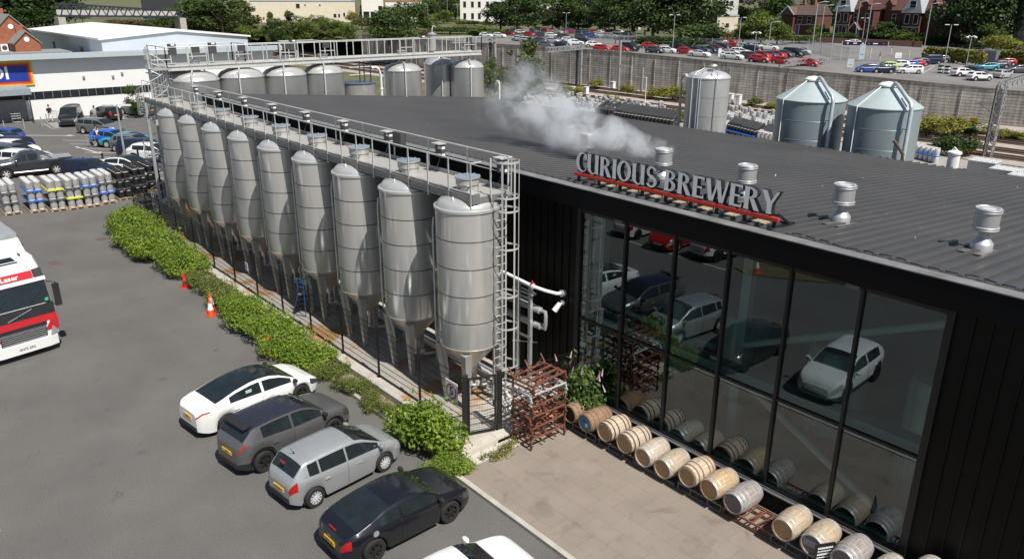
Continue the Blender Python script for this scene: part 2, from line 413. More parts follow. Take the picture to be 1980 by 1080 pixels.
# ------------------------------------------------------------------ retaining wall
def wall_mat():
    m = mat('weathered_concrete_wall', (0.36, 0.345, 0.32), rough=0.95, rgb2=(0.56, 0.54, 0.51), scale=0.55, detail=8, stretch=(1, 1, 1.2))
    nt = m.node_tree; b = nt.nodes['Principled BSDF']
    tc = [n for n in nt.nodes if n.type == 'TEX_COORD'][0]; base = [n for n in nt.nodes if n.type == 'VALTORGB'][0]
    br = nd(nt, 'ShaderNodeTexBrick'); br.inputs['Scale'].default_value = 1
    mp = nd(nt, 'ShaderNodeMapping'); mp.inputs['Rotation'].default_value = (R_(90), 0, 0)
    nt.links.new(tc.outputs['Object'], mp.inputs['Vector']); nt.links.new(mp.outputs['Vector'], br.inputs['Vector'])
    br.inputs['Brick Width'].default_value = 2.4; br.inputs['Row Height'].default_value = 0.42; br.inputs['Mortar Size'].default_value = 0.05
    br.inputs['Color1'].default_value = (0.85, 0.85, 0.85, 1); br.inputs['Color2'].default_value = (1.08, 1.07, 1.05, 1); br.inputs['Mortar'].default_value = (0.55, 0.53, 0.5, 1)
    w = nd(nt, 'ShaderNodeTexNoise'); w.inputs['Scale'].default_value = 1.0; w.inputs['Detail'].default_value = 6
    mp2 = nd(nt, 'ShaderNodeMapping'); mp2.inputs['Scale'].default_value = (1.8, 1.8, 0.12)
    nt.links.new(tc.outputs['Object'], mp2.inputs['Vector']); nt.links.new(mp2.outputs['Vector'], w.inputs['Vector'])
    cr = nd(nt, 'ShaderNodeValToRGB'); e = cr.color_ramp.elements
    e[0].position = 0.32; e[0].color = (0.62, 0.6, 0.58, 1); e[1].position = 0.6; e[1].color = (1.1, 1.1, 1.08, 1)
    nt.links.new(w.outputs['Fac'], cr.inputs['Fac'])
    mx = nd(nt, 'ShaderNodeMixRGB', blend_type='MULTIPLY'); mx.inputs['Fac'].default_value = 1
    mx2 = nd(nt, 'ShaderNodeMixRGB', blend_type='MULTIPLY'); mx2.inputs['Fac'].default_value = 1
    nt.links.new(base.outputs['Color'], mx.inputs['Color1']); nt.links.new(br.outputs['Color'], mx.inputs['Color2'])
    nt.links.new(mx.outputs['Color'], mx2.inputs['Color1']); nt.links.new(cr.outputs['Color'], mx2.inputs['Color2'])
    nt.links.new(mx2.outputs['Color'], b.inputs['Base Color'])
    return m
wallm = wall_mat()
rw = thing('retaining_wall', 'long weathered grey board-marked concrete retaining wall between the railway and the raised car park', 'wall', (0, 0, 0))
g = MB(); cp = MB(); pil = MB()
for (x0, y0), (x1, y1) in zip(WALL[2:-1], WALL[3:]):
    z0, z1 = terr_z(x0) + 1.36, terr_z(x1) + 1.36
    g.add([(x0, y0, RAIL_Z - .1), (x1, y1, RAIL_Z - .1), (x1, y1, z1), (x0, y0, z0), (x0, y0 + .28, RAIL_Z - .1), (x1, y1 + .28, RAIL_Z - .1), (x1, y1 + .28, z1), (x0, y0 + .28, z0)],
          [(0, 1, 2, 3), (5, 4, 7, 6), (3, 2, 6, 7)])
    cp.bar((x0, y0 + 0.13, z0 + 0.06), (x1, y1 + 0.13, z1 + 0.06), 0.42, 0.13)
    L = math.hypot(x1 - x0, y1 - y0); k = int(L // 4.6)
    for i in range(k):
        t = (i + 0.5) / k
        pil.box((x0 + (x1 - x0) * t, y0 + (y1 - y0) * t - 0.02, (RAIL_Z + z0 + (z1 - z0) * t) / 2 - 0.3), (0.28, 0.16, z0 + (z1 - z0) * t - RAIL_Z - 0.6))
g.build('wall_face', wallm, rw, False); cp.build('coping', mat('coping_concrete', (0.16, 0.15, 0.14), rough=0.9, rgb2=(0.3, 0.28, 0.26), scale=1), rw, False)
pil.build('pilaster', wallm, rw, False)

# ================================================================== BREWERY BUILDING
XL, XR = -45.4, 8.0
YF, YG, YB = 15.93, 16.25, 36.4
ZF = 7.405; SL = -0.0835
def roof_z(y): return ZF + SL * (y - YF)
brew = thing('brewery_building', 'low black clad brewery hall with glass front and dark ribbed sloping roof', 'building', (0, 0, 0))
cladm = mat('black_wall_cladding', (0.0045, 0.0041, 0.0037), rough=0.45, rgb2=(0.0085, 0.0075, 0.0065), scale=0.6, spec=0.16)
fasm = mat('black_fascia', (0.0032, 0.0037, 0.0048), rough=0.55, var=0.2, scale=1.0, spec=0.14)
def roof_mat():
    m = mat('dark_roof_sheet', (0.052, 0.051, 0.052), rough=0.42, rgb2=(0.074, 0.072, 0.072), scale=0.25, spec=0.75, detail=7)
    nt = m.node_tree; b = nt.nodes['Principled BSDF']
    tc = [n for n in nt.nodes if n.type == 'TEX_COORD'][0]; base = [n for n in nt.nodes if n.type == 'VALTORGB'][0]
    v = nd(nt, 'ShaderNodeTexVoronoi'); v.inputs['Scale'].default_value = 1.15
    nt.links.new(tc.outputs['Object'], v.inputs['Vector'])
    n2 = nd(nt, 'ShaderNodeTexNoise'); n2.inputs['Scale'].default_value = 1.7
    nt.links.new(tc.outputs['Object'], n2.inputs['Vector'])
    th = nd(nt, 'ShaderNodeMath', operation='MULTIPLY'); th.inputs[1].default_value = 0.075
    nt.links.new(n2.outputs['Fac'], th.inputs[0])
    lt = nd(nt, 'ShaderNodeMath', operation='LESS_THAN'); nt.links.new(v.outputs['Distance'], lt.inputs[0]); nt.links.new(th.outputs[0], lt.inputs[1])
    mx = nd(nt, 'ShaderNodeMixRGB'); mx.inputs['Color2'].default_value = (0.5, 0.5, 0.48, 1)
    nt.links.new(lt.outputs[0], mx.inputs['Fac']); nt.links.new(base.outputs['Color'], mx.inputs['Color1'])
    nt.links.new(mx.outputs['Color'], b.inputs['Base Color'])
    return m
roofm = roof_mat()
# roof with a raised rib every 0.348 m
g = MB()
PIT = 0.348; n = int((XR - XL) / PIT)
g.add([(XL, YF, roof_z(YF)), (XR, YF, roof_z(YF)), (XR, YB, roof_z(YB)), (XL, YB, roof_z(YB))], [(0, 1, 2, 3)])
ya = YF + 0.42
for i in range(n):
    x = XL + 0.1 + i * PIT; h = 0.07
    z0, z1 = roof_z(ya) - 0.003, roof_z(YB) - 0.003
    g.add([(x - 0.062, ya, z0), (x - 0.045, ya + 0.04, z0 + h), (x + 0.045, ya + 0.04, z0 + h), (x + 0.062, ya, z0), (x - 0.062, YB, z1), (x - 0.045, YB, z1 + h), (x + 0.045, YB, z1 + h), (x + 0.062, YB, z1)],
          [(0, 4, 5, 1), (1, 5, 6, 2), (2, 6, 7, 3), (0, 1, 2, 3), (7, 6, 5, 4)])
g.build('roof', roofm, brew, False)
g = MB()
for y in (20.9, 25.7, 30.6):
    for i in range(n):
        x = XL + 0.1 + i * PIT + .17; z = roof_z(y) + .004
        if (i * 7 + int(y)) % 5: g.b2(x - .035, x + .035, y - .02, y + .02, z - .01, z + .006)
o_ = g.build('roof_fixings', mat('fixing_grey', (.20, .20, .195), rough=.5), brew, False); o_['kind'] = 'stuff'
# fascia, front flashing, gutter and side trims
g = MB(); g.b2(XL, XR, YF, YF + 0.30, 6.80, ZF - 0.015); g.build('fascia', fasm, brew, False)
g = MB(); g.b2(XL, XR, YF - 0.012, YF + 0.34, ZF - 0.012, ZF + 0.012); g.build('roof_flashing', mat('flashing_grey', (0.13, 0.13, 0.135), rough=0.5, rgb2=(0.24, 0.24, 0.24), scale=1.5, spec=0.4), brew, False)
g = MB(); g.b2(XL, XR, YB + 0.02, YB + 0.2, roof_z(YB) - 0.2, roof_z(YB) - 0.03); g.bar((XL - 0.03, YF, ZF - 0.03), (XL - 0.03, YB, roof_z(YB) - 0.03), 0.14, 0.16); g.build('gutter', black_p, brew, False)
# walls: left of the glass, right of the glass, rear and both ends
WX0, WX1 = -15.66, -5.25
g = MB()
g.b2(XL, WX0 - 0.12, YG - 0.02, YG + 0.2, 0, 6.82)
g.b2(WX1 + 0.12, XR, YG - 0.02, YG + 0.2, 0, 6.82)
g.b2(WX0 - 0.12, WX1 + 0.12, YG - 0.02, YG + 0.2, 0, 0.72)
g.build('front_wall', cladm, brew, False)
g = MB(); rib = MB(); rib2 = MB()
for i in range(160):
    x = XL + 0.2 + i * 0.334
    if x > XR: break
    if WX0 - 0.4 < x < WX1 + 0.4: continue
    (rib if x < WX0 else rib2).b2(x - 0.022, x + 0.022, YG - 0.055, YG - 0.021, 0, 6.79)
rib.build('cladding_ribs', cladm, brew, False); rib2.build('cladding_ribs', cladm, brew, False)
g.b2(XL, XL + 0.2, YG + 0.2, YB, 0, 5.6); g.b2(XR - 0.2, XR, YG + 0.2, YB, 0, 5.6); g.b2(XL, XR, YB - 0.2, YB, 0, roof_z(YB) - 0.04)
g.add([(XL + 0.001, YG + 0.2, 5.6), (XL + 0.001, YB, 5.6), (XL + 0.001, YB, roof_z(YB) - 0.03), (XL + 0.001, YG + 0.2, roof_z(YG) - 0.05)], [(0, 1, 2, 3)])
g.build('side_wall', cladm, brew, False)
# glazing
glz = bpy.data.materials.new('window_glass'); glz.use_nodes = True
nt = glz.node_tree; nt.nodes.remove(nt.nodes['Principled BSDF'])
tr = nd(nt, 'ShaderNodeBsdfTransparent'); tr.inputs['Color'].default_value = (0.74, 0.90, 0.88, 1)
gl = nd(nt, 'ShaderNodeBsdfGlossy'); gl.inputs['Roughness'].default_value = 0.0; gl.inputs['Color'].default_value = (0.80, 0.93, 1.0, 1)
fr = nd(nt, 'ShaderNodeFresnel'); fr.inputs['IOR'].default_value = 2.1
tcg = nd(nt, 'ShaderNodeTexCoord'); ng = nd(nt, 'ShaderNodeTexNoise'); ng.inputs['Scale'].default_value = 0.35; nt.links.new(tcg.outputs['Object'], ng.inputs['Vector'])
bpg = nd(nt, 'ShaderNodeBump'); bpg.inputs['Strength'].default_value = 0.03; bpg.inputs['Distance'].default_value = 0.05
nt.links.new(ng.outputs['Fac'], bpg.inputs['Height']); nt.links.new(bpg.outputs['Normal'], gl.inputs['Normal'])
mx = nd(nt, 'ShaderNodeMixShader'); nt.links.new(fr.outputs['Fac'], mx.inputs['Fac'])
nt.links.new(tr.outputs['BSDF'], mx.inputs[1]); nt.links.new(gl.outputs['BSDF'], mx.inputs[2]); nt.links.new(mx.outputs['Shader'], nt.nodes['Material Output'].inputs['Surface'])
frm = mat('window_frame_black', (0.010, 0.010, 0.010), rough=0.4, var=0.1, spec=0.4)
sillm = mat('window_sill_grey', (0.20, 0.205, 0.21), rough=0.35, metal=0.4, var=0.1)
mul = [WX0, -13.885, -12.163, -10.48, -8.764, -7.038, WX1]
ZT0, ZT1, ZT2 = 0.76, 3.25, 6.80
for i in range(6):
    w = MB()
    xa, xb = mul[i], mul[i + 1]
    for z0, z1 in ((ZT0, ZT1), (ZT1, ZT2)):
        w.b2(xa - 0.035, xa + 0.035, YG - 0.09, YG + 0.06, z0, z1) if i else w.b2(xa - 0.12, xa + 0.03, YG - 0.09, YG + 0.06, z0, z1)
    w.b2(xa + 0.036, xb - 0.036, YG - 0.06, YG + 0.05, ZT1 - 0.035, ZT1 + 0.035)
    w.b2(xa + 0.036, xb - 0.036, YG - 0.06, YG + 0.05, ZT0 - 0.03, ZT0 + 0.04)
    w.b2(xa + 0.036, xb - 0.036, YG - 0.06, YG + 0.05, ZT2 - 0.18, ZT2)
    if i == 5: w.b2(xb - 0.035, xb + 0.12, YG - 0.09, YG + 0.06, ZT0, ZT2)
    fo = w.build('window', frm, brew, False)
    for z0, z1 in ((ZT0 + 0.04, ZT1 - 0.035), (ZT1 + 0.035, ZT2 - 0.18)):
        p = MB(); p.quad((xa + 0.036, YG - 0.01, z0), (xb - 0.036, YG - 0.01, z0), (xb - 0.036, YG - 0.01, z1), (xa + 0.036, YG - 0.01, z1)); p.build('pane', glz, fo, False)
g = MB(); g.b2(WX0 - 0.1, WX1 + 0.1, YG - 0.19, YG - 0.091, 0.685, 0.715); g.b2(WX0 - 0.1, WX1 + 0.1, YG - 0.11, YG - 0.091, 0.73, 0.76); g.build('window_sill', sillm, brew, False)
# little sensors over the mullions
for x in (-14.1, -7.24):
    g = MB(); g.box((x, YG - 0.13, 6.69), (0.30, 0.10, 0.09)); g.build('sensor_box', mat('sensor_grey', (0.11, 0.11, 0.11), rough=0.5), brew, False)
# interior: floor, rear partition, ceiling, frame columns and braces
flm = mat('hall_floor', (0.085, 0.088, 0.088), rough=0.35, var=0.15, scale=0.8)
prt = mat('hall_partition', (0.05, 0.055, 0.055), rough=0.8, var=0.15)
colm = mat('pale_frame_paint', (0.55, 0.65, 0.62), rough=0.5, var=0.05)
g = MB(); g.b2(-19.5, 6, YG + 0.22, 29, 0.09, 0.12); g.build('hall_floor', flm, brew, False)
g = MB(); g.b2(-20, 6, 29, 29.2, 0.1, 6.0); g.b2(-20.0, -19.8, YG + 0.3, 29, 0.1, 6.0); g.build('hall_partition', prt, brew, False)
for x, y in ((-15.72, 17.3), (-11.55, 19.0), (-11.3, 18.6)):
    g = MB(); g.box((x, y, 3.3), (0.30 if x < -15 else 0.28, 0.28, 6.3)); g.build('hall_column', colm, brew, False)
for a, b in ((OY(1440, 666, 17.3), OY(1850, 624, 17.3)), (OY(1417, 717, 17.2), OY(1775, 1062, 17.2)), (Vector((-19, 17.5, 3.4)), Vector((-11.5, 17.5, 3.3)))):
    g = MB(); g.cyl(a, b, 0.095, seg=12); g.build('brace_tube', colm, brew)
g = MB(); g.b2(-19.8, -4, YG + 0.25, YG + 0.7, 3.12, 3.40); g.b2(WX0, WX1, YG + .12, YG + .2, .80, .87); g.b2(WX0 + .05, WX0 + .13, YG + .12, YG + .2, .871, 6.6); g.build('floor_edge_beam', mat('beam_grey_green', (0.42, 0.54, 0.51), rough=0.6), brew, False)
HT = [(-14.2, 19.6, 0.62, 3.2, 'tall pale cylindrical vessel inside the hall, behind the second glass bay from the left'), (-12.3, 20.4, 0.75, 3.0, 'tall pale cylindrical vessel inside the hall, behind the third glass bay from the left'),
      (-9.3, 20.6, 0.85, 2.9, 'broad pale cylindrical vessel inside the hall, behind the fourth glass bay from the left'), (-6.3, 19.4, 0.55, 3.4, 'slim pale cylindrical vessel inside the hall, behind the rightmost glass bay')]
vesm = mat('vessel_pale_steel', (0.50, 0.56, 0.52), rough=0.45, metal=0.3, var=0.2, scale=2, stretch=(4, 4, 0.2))
for x, y, r, h, lb in HT:
    t = thing('indoor_vessel', lb, 'tank', (x, y, 0.12), 0, 'vessels inside the brewery hall')
    g = MB(); g.lathe([(r, 0.5), (r, h), (r * 0.85, h + 0.18), (0, h + 0.3)], seg=28); g.build('shell', vesm, t)
    for a in (0.8, 2.4, 3.9, 5.5):
        g = MB(); g.cyl((r * 0.8 * math.cos(a), r * 0.8 * math.sin(a), 0), (r * 0.8 * math.cos(a), r * 0.8 * math.sin(a), 0.5), 0.05); g.build('leg', vesm, t)

# roof vents
vent0 = None
VP_ = [(-6.0, 19.61, 'rightmost steel cowl vent on the ribbed roof, nearest the right edge'), (-9.27, 19.26, 'steel cowl vent on the ribbed roof, just right of the sign letters'),
       (-12.35, 19.56, 'steel cowl vent on the roof behind the letters W and E of the sign'), (-15.58, 19.8, 'steaming steel cowl vent on the roof behind the gap in the sign'),
       (-19.4, 20.24, 'steel cowl vent on the roof behind the first letters of the sign')]
for x, y, lb in VP_:
    if vent0 is None:
        t = thing('roof_vent', lb, 'vent', (x, y, roof_z(y)), 0, 'cowl vents along the brewery roof'); t.scale = (.73, .73, .84)
        g = MB(); g.lathe([(0.33, -0.06), (0.33, 0.22), (0.315, 0.24), (0.155, 0.42), (0.15, 0.60)], seg=32); g.build('vent_base', alum, t)
        g = MB(); g.lathe([(0.15, 0.58), (0.35, 0.60), (0.40, 0.63), (0.385, 0.665), (0.40, 0.70), (0.365, 0.72), (0.365, 1.10), (0.40, 1.12), (0.385, 1.155), (0.40, 1.19), (0.385, 1.22), (0.36, 1.20)], seg=36)
        g.build('vent_cowl', alum, t)
        g = MB(); g.lathe([(0.34, 1.13), (0.34, 1.19), (0.0, 1.215)], seg=32); g.tube([(0.33, 0.05, 1.2), (0.30, 0.08, 1.25), (0.22, 0.12, 1.25)], 0.014); g.build('vent_cap', mat('vent_cap_white', (0.75, 0.76, 0.77), rough=0.4, metal=0.4), t)
        g = MB(); g.b2(-0.42, 0.42, -0.95, 0.55, 0.012, 0.03)
        for i, v in enumerate(g.v): g.v[i] = (v[0], v[1], v[2] + SL * v[1])
        g.build('vent_flashing', mat('vent_apron', (0.10, 0.097, 0.092), rough=0.5, rgb2=(0.16, 0.15, 0.14), scale=1.6), t, False)
        vent0 = t
    else: dup(vent0, (x, y, roof_z(y)), 0, lb)
# lightning cable snaking along the eaves
g = MB(); pts = []
for i in range(90):
    x = -9.1 + i * 0.16; pts.append((x, 16.5 + 0.07 * math.sin(i * 0.55) + 0.04 * math.sin(i * 1.3), roof_z(16.5) + 0.055))
tag(g_ := g.tube(pts, 0.014, 5).build('roof_cable', black_p), 'thin black cable snaking along the front edge of the ribbed roof', 'cable')
# ================================================================== ROOF SIGN
letm = mat('sign_letter_face', (0.87, 0.875, 0.87), rough=0.5, var=0.04)
letd = mat('sign_letter_return', (0.015, 0.016, 0.018), rough=0.5, var=0.1)
def ringp(cx, cy, rx, ry, ix, iy, a0, a1, dx=0, n=22):
    out = []
    for i in range(n):
        A = R_(a0 + (a1 - a0) * i / n); B = R_(a0 + (a1 - a0) * (i + 1) / n)
        out.append([(cx + rx * math.cos(A), cy + ry * math.sin(A)), (cx + rx * math.cos(B), cy + ry * math.sin(B)), (cx + dx + ix * math.cos(B), cy + iy * math.sin(B)), (cx + dx + ix * math.cos(A), cy + iy * math.sin(A))])
    return out
def stem(x0, x1, y0=0.0, y1=1.0, f=0.025):
    return [[(x0 - f, y0), (x1 + f, y0), (x1, y0 + 0.12), (x1, y1 - 0.12), (x1 + f, y1), (x0 - f, y1), (x0, y1 - 0.12), (x0, y0 + 0.12)]]
def dia(x0, y0, x1, y1, w0, w1): return [[(x0 - w0 / 2, y0), (x0 + w0 / 2, y0), (x1 + w1 / 2, y1), (x1 - w1 / 2, y1)]]
def glyph(c):
    if c == 'C': return ringp(.40, .5, .40, .52, .27, .45, 48, 318, .06) + [[(.60, .66), (.70, .70), (.70, .93), (.63, .90)]], .72
    if c == 'U': return stem(.02, .22, .30) + ringp(.36, .34, .34, .36, .16, .29, 180, 355, .02) + stem(.52, .72, 0.02), .80
    if c == 'R': return stem(.03, .24) + ringp(.24, .74, .36, .26, .17, .18, -90, 90) + dia(.62, 0, .36, .50, .24, .20), .76
    if c == 'I': return stem(.03, .24), .30
    if c == 'O': return ringp(.42, .5, .42, .52, .22, .44, 0, 360, 0, 36), .88
    if c == 'S': return ringp(.31, .74, .28, .28, .13, .19, 25, 255) + ringp(.31, .27, .31, .29, .14, .19, -155, 88) + dia(.37, .40, .26, .60, .26, .26), .66
    if c == 'B': return stem(.03, .24) + ringp(.24, .765, .33, .235, .15, .16, -90, 90) + ringp(.24, .28, .38, .28, .18, .19, -90, 90), .70
    if c == 'E': return stem(.03, .24) + [[(.24, 0), (.60, 0), (.60, .22), (.53, .10), (.24, .10)], [(.24, .9), (.53, .9), (.59, .80), (.59, 1), (.24, 1)], [(.24, .46), (.50, .46), (.50, .55), (.24, .55)]], .66
    if c == 'W': return dia(.28, 0, .10, 1, .17, .22) + dia(.34, 0, .58, .92, .12, .09) + dia(.78, 0, .60, 1, .17, .22) + dia(.84, 0, 1.06, 1, .12, .10), 1.14
    if c == 'Y': return dia(.38, .42, .12, 1, .22, .22) + dia(.42, .42, .72, 1, .12, .13) + stem(.28, .49, 0, .46, .02), .80
SX0, SX1, SY, SZ, SH = -16.31, -9.50, 16.58, 7.725, 0.562
sg = thing('roof_sign', 'large grey CURIOUS BREWERY letters over a red bar at the roof edge', 'sign', (0, 0, 0))
word = 'CURIOUS BREWERY'
adv = [(0.34 if ch == ' ' else glyph(ch)[1]) for ch in word]
k = (SX1 - SX0) / sum(adv); x = SX0
fr = MB()
for ch, a in zip(word, adv):
    if ch != ' ':
        polys = glyph(ch)[0]; m = MB(); ret = MB()
        kx = k * 0.97
        for i, pg in enumerate(polys):
            pts = [(x + px * kx, SZ + py * SH) for px, py in pg]
            cxm = sum((q[0] - pts[0][0]) * (r[1] - pts[0][1]) - (r[0] - pts[0][0]) * (q[1] - pts[0][1]) for q, r in zip(pts[1:-1], pts[2:]))
            if cxm < 0: pts = pts[::-1]
            n = len(pts); yo = 0.0006 * (i % 7)
            m.add([(px, SY - yo, pz) for px, pz in pts], [tuple(range(n))])
            mx_, mz_ = sum(p[0] for p in pts) / n, sum(p[1] for p in pts) / n
            ret.add([(px, SY + 0.006 + yo, pz) for px, pz in pts] + [(px, SY + 0.16 - yo, pz) for px, pz in pts],
                    [tuple(range(n)), tuple(range(2 * n - 1, n - 1, -1))] + [(j, j + n, (j + 1) % n + n, (j + 1) % n) for j in range(n)])
        lo = m.build('letter', letm, sg, False); ret.build('letter_return', letd, lo, False)
        fr.b2(x + a * k * 0.42, x + a * k * 0.42 + 0.05, SY + 0.06, SY + 0.11, 7.577, SZ + 0.05)
    x += a * k
g = MB(); g.b2(SX0 - 0.06, SX1 + 0.02, SY - 0.03, SY + 0.06, 7.582, 7.662); g.build('red_bar', mat('sign_red_bar', (0.62, 0.035, 0.02), rough=0.4, var=0.06), sg, False)
for i in range(9):
    x = SX0 + 0.1 + i * (SX1 - SX0 - 0.2) / 8
    fr.b2(x - 0.04, x + 0.04, SY + 0.0, SY + 0.06, 7.347, 7.582)
    fr.bar((x + 0.02, SY + 0.13, 7.727), (x + 0.02, SY + 0.75, 7.367), 0.05, 0.05)
    fr.b2(x - 0.05, x + 0.09, SY - 0.2, SY + 0.85, 7.372, 7.417)
fr.b2(SX0 - 0.06, SX1 + 0.1, SY - 0.05, SY + 0.03, 7.317, 7.377); fr.b2(SX0, SX1, SY + 0.5, SY + 0.56, 7.417, 7.467); fr.b2(SX0, SX1, SY + 0.072, SY + 0.132, 7.679, 7.727)
fr.build('support_frame', black_p, sg, False)
slab = mat('ballast_slab', (0.25, 0.20, 0.12), rough=0.9, rgb2=(0.42, 0.36, 0.24), scale=5)
for i in range(7):
    x = SX0 + 0.9 + i * 0.86; zz = roof_z(SY + .5) + .05
    g = MB(); g.b2(x - 0.27, x + 0.27, SY + 0.22, SY + 0.62, zz, zz + .04); g.build('ballast_slab', slab, sg, False)

# ================================================================== FERMENTER TANKS AND WALKWAY
NT = 9; TX0, TDX, TY = -18.2, 3.168, 13.9
def make_tank():
    t = thing('fermenter_tank', 'first', 'tank', (0, 0, 0.16))
    zb, zt = 2.16, 6.5
    bands = [3.05, 3.92, 4.8, 5.66]
    prof = [(0.985, zb)]
    for b in bands: prof += [(1.0, b - 0.05), (1.0, b + 0.05)]
    g = MB(); g.lathe([(0.985, zb), (1.0, zb + 0.05), (1.0, zt)], seg=56)
    g.build('shell', steel, t)
    for b in bands:
        g = MB(); g.lathe([(1.001, b - 0.016), (1.004, b - 0.014), (1.004, b + 0.014), (1.001, b + 0.016)], seg=56); g.build('weld_band', dark_gap, t)
    g = MB(); g.lathe([(1.0, zt), (1.035, zt + 0.02), (1.035, zt + 0.09), (0.985, zt + 0.105), (0.95, zt + 0.08), (0.945, zt + 0.11), (0.93, zt + 0.19), (0.84, zt + 0.28), (0.62, zt + 0.35), (0.34, zt + 0.385)], seg=56)
    g.build('domed_top', steel_dome, t)
    g = MB(); g.lathe([(0.33, zt + 0.36), (0.33, 7.20), (0.36, 7.22), (0.36, 7.40), (0.395, 7.41), (0.395, 7.445), (0.30, 7.455), (0.0, 7.475)], seg=32, ms=[0, 0, 0, 0, 0, 1, 1])
    for a in range(10):
        g.cyl((0.37 * math.cos(a * .628), 0.37 * math.sin(a * .628), 7.40), (0.37 * math.cos(a * .628), 0.37 * math.sin(a * .628), 7.47), 0.02, seg=6)
    g.tube([(0.25, -0.26, 7.25), (0.33, -0.36, 7.25), (0.42, -0.27, 7.25), (0.36, -0.17, 7.25)], 0.014)
    g.build('manway_neck', [steel, mat('lid_film', (0.38, 0.43, 0.48), rough=0.25, metal=0.3, rgb2=(0.22, 0.31, 0.42), scale=3)], t)
    g = MB()
    # lifting lug, a rounded upright plate with a hole
    c = Vector((0.10, -0.62, zt + 0.27)); ax = Vector((0.82, -0.57, 0)); th = Vector((0.57, 0.82, 0)) * 0.02
    ring = []
    for k in range(16):
        a = PI * k / 15; ring.append(c + ax * 0.11 * math.cos(a) + Vector((0, 0, 0.06 + 0.10 * math.sin(a))))
    outl = [c + ax * 0.11 - Vector((0, 0, 0.12))] + ring + [c - ax * 0.11 - Vector((0, 0, 0.12))]
    n = len(outl)
    g.add([p - th for p in outl] + [p + th for p in outl], [tuple(range(n)), tuple(range(2 * n - 1, n - 1, -1))] + [(i, i + n, (i + 1) % n + n, (i + 1) % n) for i in range(n)])
    g.cyl(c + Vector((0, 0, .08)) - th * 1.15, c + Vector((0, 0, .08)) + th * 1.15, 0.025, m=1, seg=10)
    g.build('lifting_lug', [mat('lug_steel', (0.72, 0.72, 0.71), rough=0.4, metal=0.6), dark_gap], t, True)
    g = MB(); g.lathe([(0.99, zb + 0.012), (1.006, zb), (0.985, zb - 0.02), (0.55, zb - 0.52), (0.16, zb - 0.97), (0.13, zb - 1.03), (0.13, zb - 1.2), (0.05, zb - 1.22), (0.05, zb - 1.62)], seg=48); g.build('cone', steel_cone, t)
    legm = mat('leg_steel', (0.44, 0.45, 0.43), rough=0.4, metal=0.4, var=0.10)
    for sx, sy in ((1, -1), (-1, -1), (1, 1), (-1, 1)):
        g = MB(); cx, cy = 0.56 * sx, 0.56 * sy
        for dz0, dz1, w0, w1 in ((0.02, 2.0, 0.085, 0.175),):
            a = Vector((-0.7071 * sy, 0.7071 * sx, 0)); b = Vector((0.7071 * sx, 0.7071 * sy, 0))
            lo = Vector((cx, cy, dz0)); hi = Vector((cx + 0.10 * sx, cy + 0.10 * sy, dz1))
            pts = []
            for o, w in ((lo, w0), (hi, w1)):
                for q in ((-1, -1), (1, -1), (1, 1), (-1, 1)): pts.append(o + Vector((q[0] * w * 0.75, 0, 0)) + Vector((0, q[1] * w * 0.75, 0)))
            g.add(pts, [(0, 3, 2, 1), (4, 5, 6, 7), (0, 1, 5, 4), (1, 2, 6, 5), (2, 3, 7, 6), (3, 0, 4, 7)])
        g.box((cx, cy, 0.012), (0.26, 0.26, 0.024)); g.box((cx + .085 * sx, cy - .112 * 1, 1.25), (0.13, 0.03, 0.26)) if sy < 0 else None
        g.build('leg', legm, t, False)
    # rating plate and the pipe down the far side
    g = MB()
    for z0, z1, mm in ((2.34, 2.62, 0), (2.52, 2.585, 1), (2.38, 2.46, 1)):
        r = 1.004 if mm == 0 else 1.007
        for k in range(4):
            a0 = R_(-118 + k * 4 + (1.5 if mm else 0)); a1 = a0 + R_(4 if not mm else 3)
            g.quad((r * math.cos(a0), r * math.sin(a0), z0), (r * math.cos(a1), r * math.sin(a1), z0), (r * math.cos(a1), r * math.sin(a1), z1), (r * math.cos(a0), r * math.sin(a0), z1), mm)
    for v_ in (0,): pass
    g.build('rating_plate', [label_white, label_blue], t, False)
    g = MB(); g.tube([(-0.62, -0.84, 6.2), (-0.64, -0.87, 5.9), (-0.64, -0.87, 2.3), (-0.5, -0.7, 1.9), (-0.45, -0.55, 1.0)], 0.026); g.build('wash_pipe', galv_lt, t)
    g = MB(); g.tube([(0.05, 0, 0.62), (0.0, 0.0, 0.5), (0.2, 0.35, 0.45), (0.3, 0.7, 0.45)], 0.045); g.cyl((0, 0, 0.5), (0, 0, 0.75), 0.07); g.box((0.12, 0.2, 0.55), (0.12, 0.12, 0.16)); g.build('outlet_valve', galv_lt, t)
    return t
tk = make_tank()
for i in range(NT):
    x = TX0 - TDX * i
    lb = 'steel fermenter tank with conical base, ' + ('nearest the caged ladder' if i == 0 else ('farthest end of the row by the spiral stair' if i == 8 else ORD[i] + ' in the row counting from the caged ladder'))
    if i == 0: tk.location = (x, TY, 0.16); tk['label'] = lb; tk['group'] = 'fermenter tanks in a row under the walkway'
    else: dup(tk, (x, TY, 0.16), 0, lb, 'fermenter tanks in a row under the walkway')

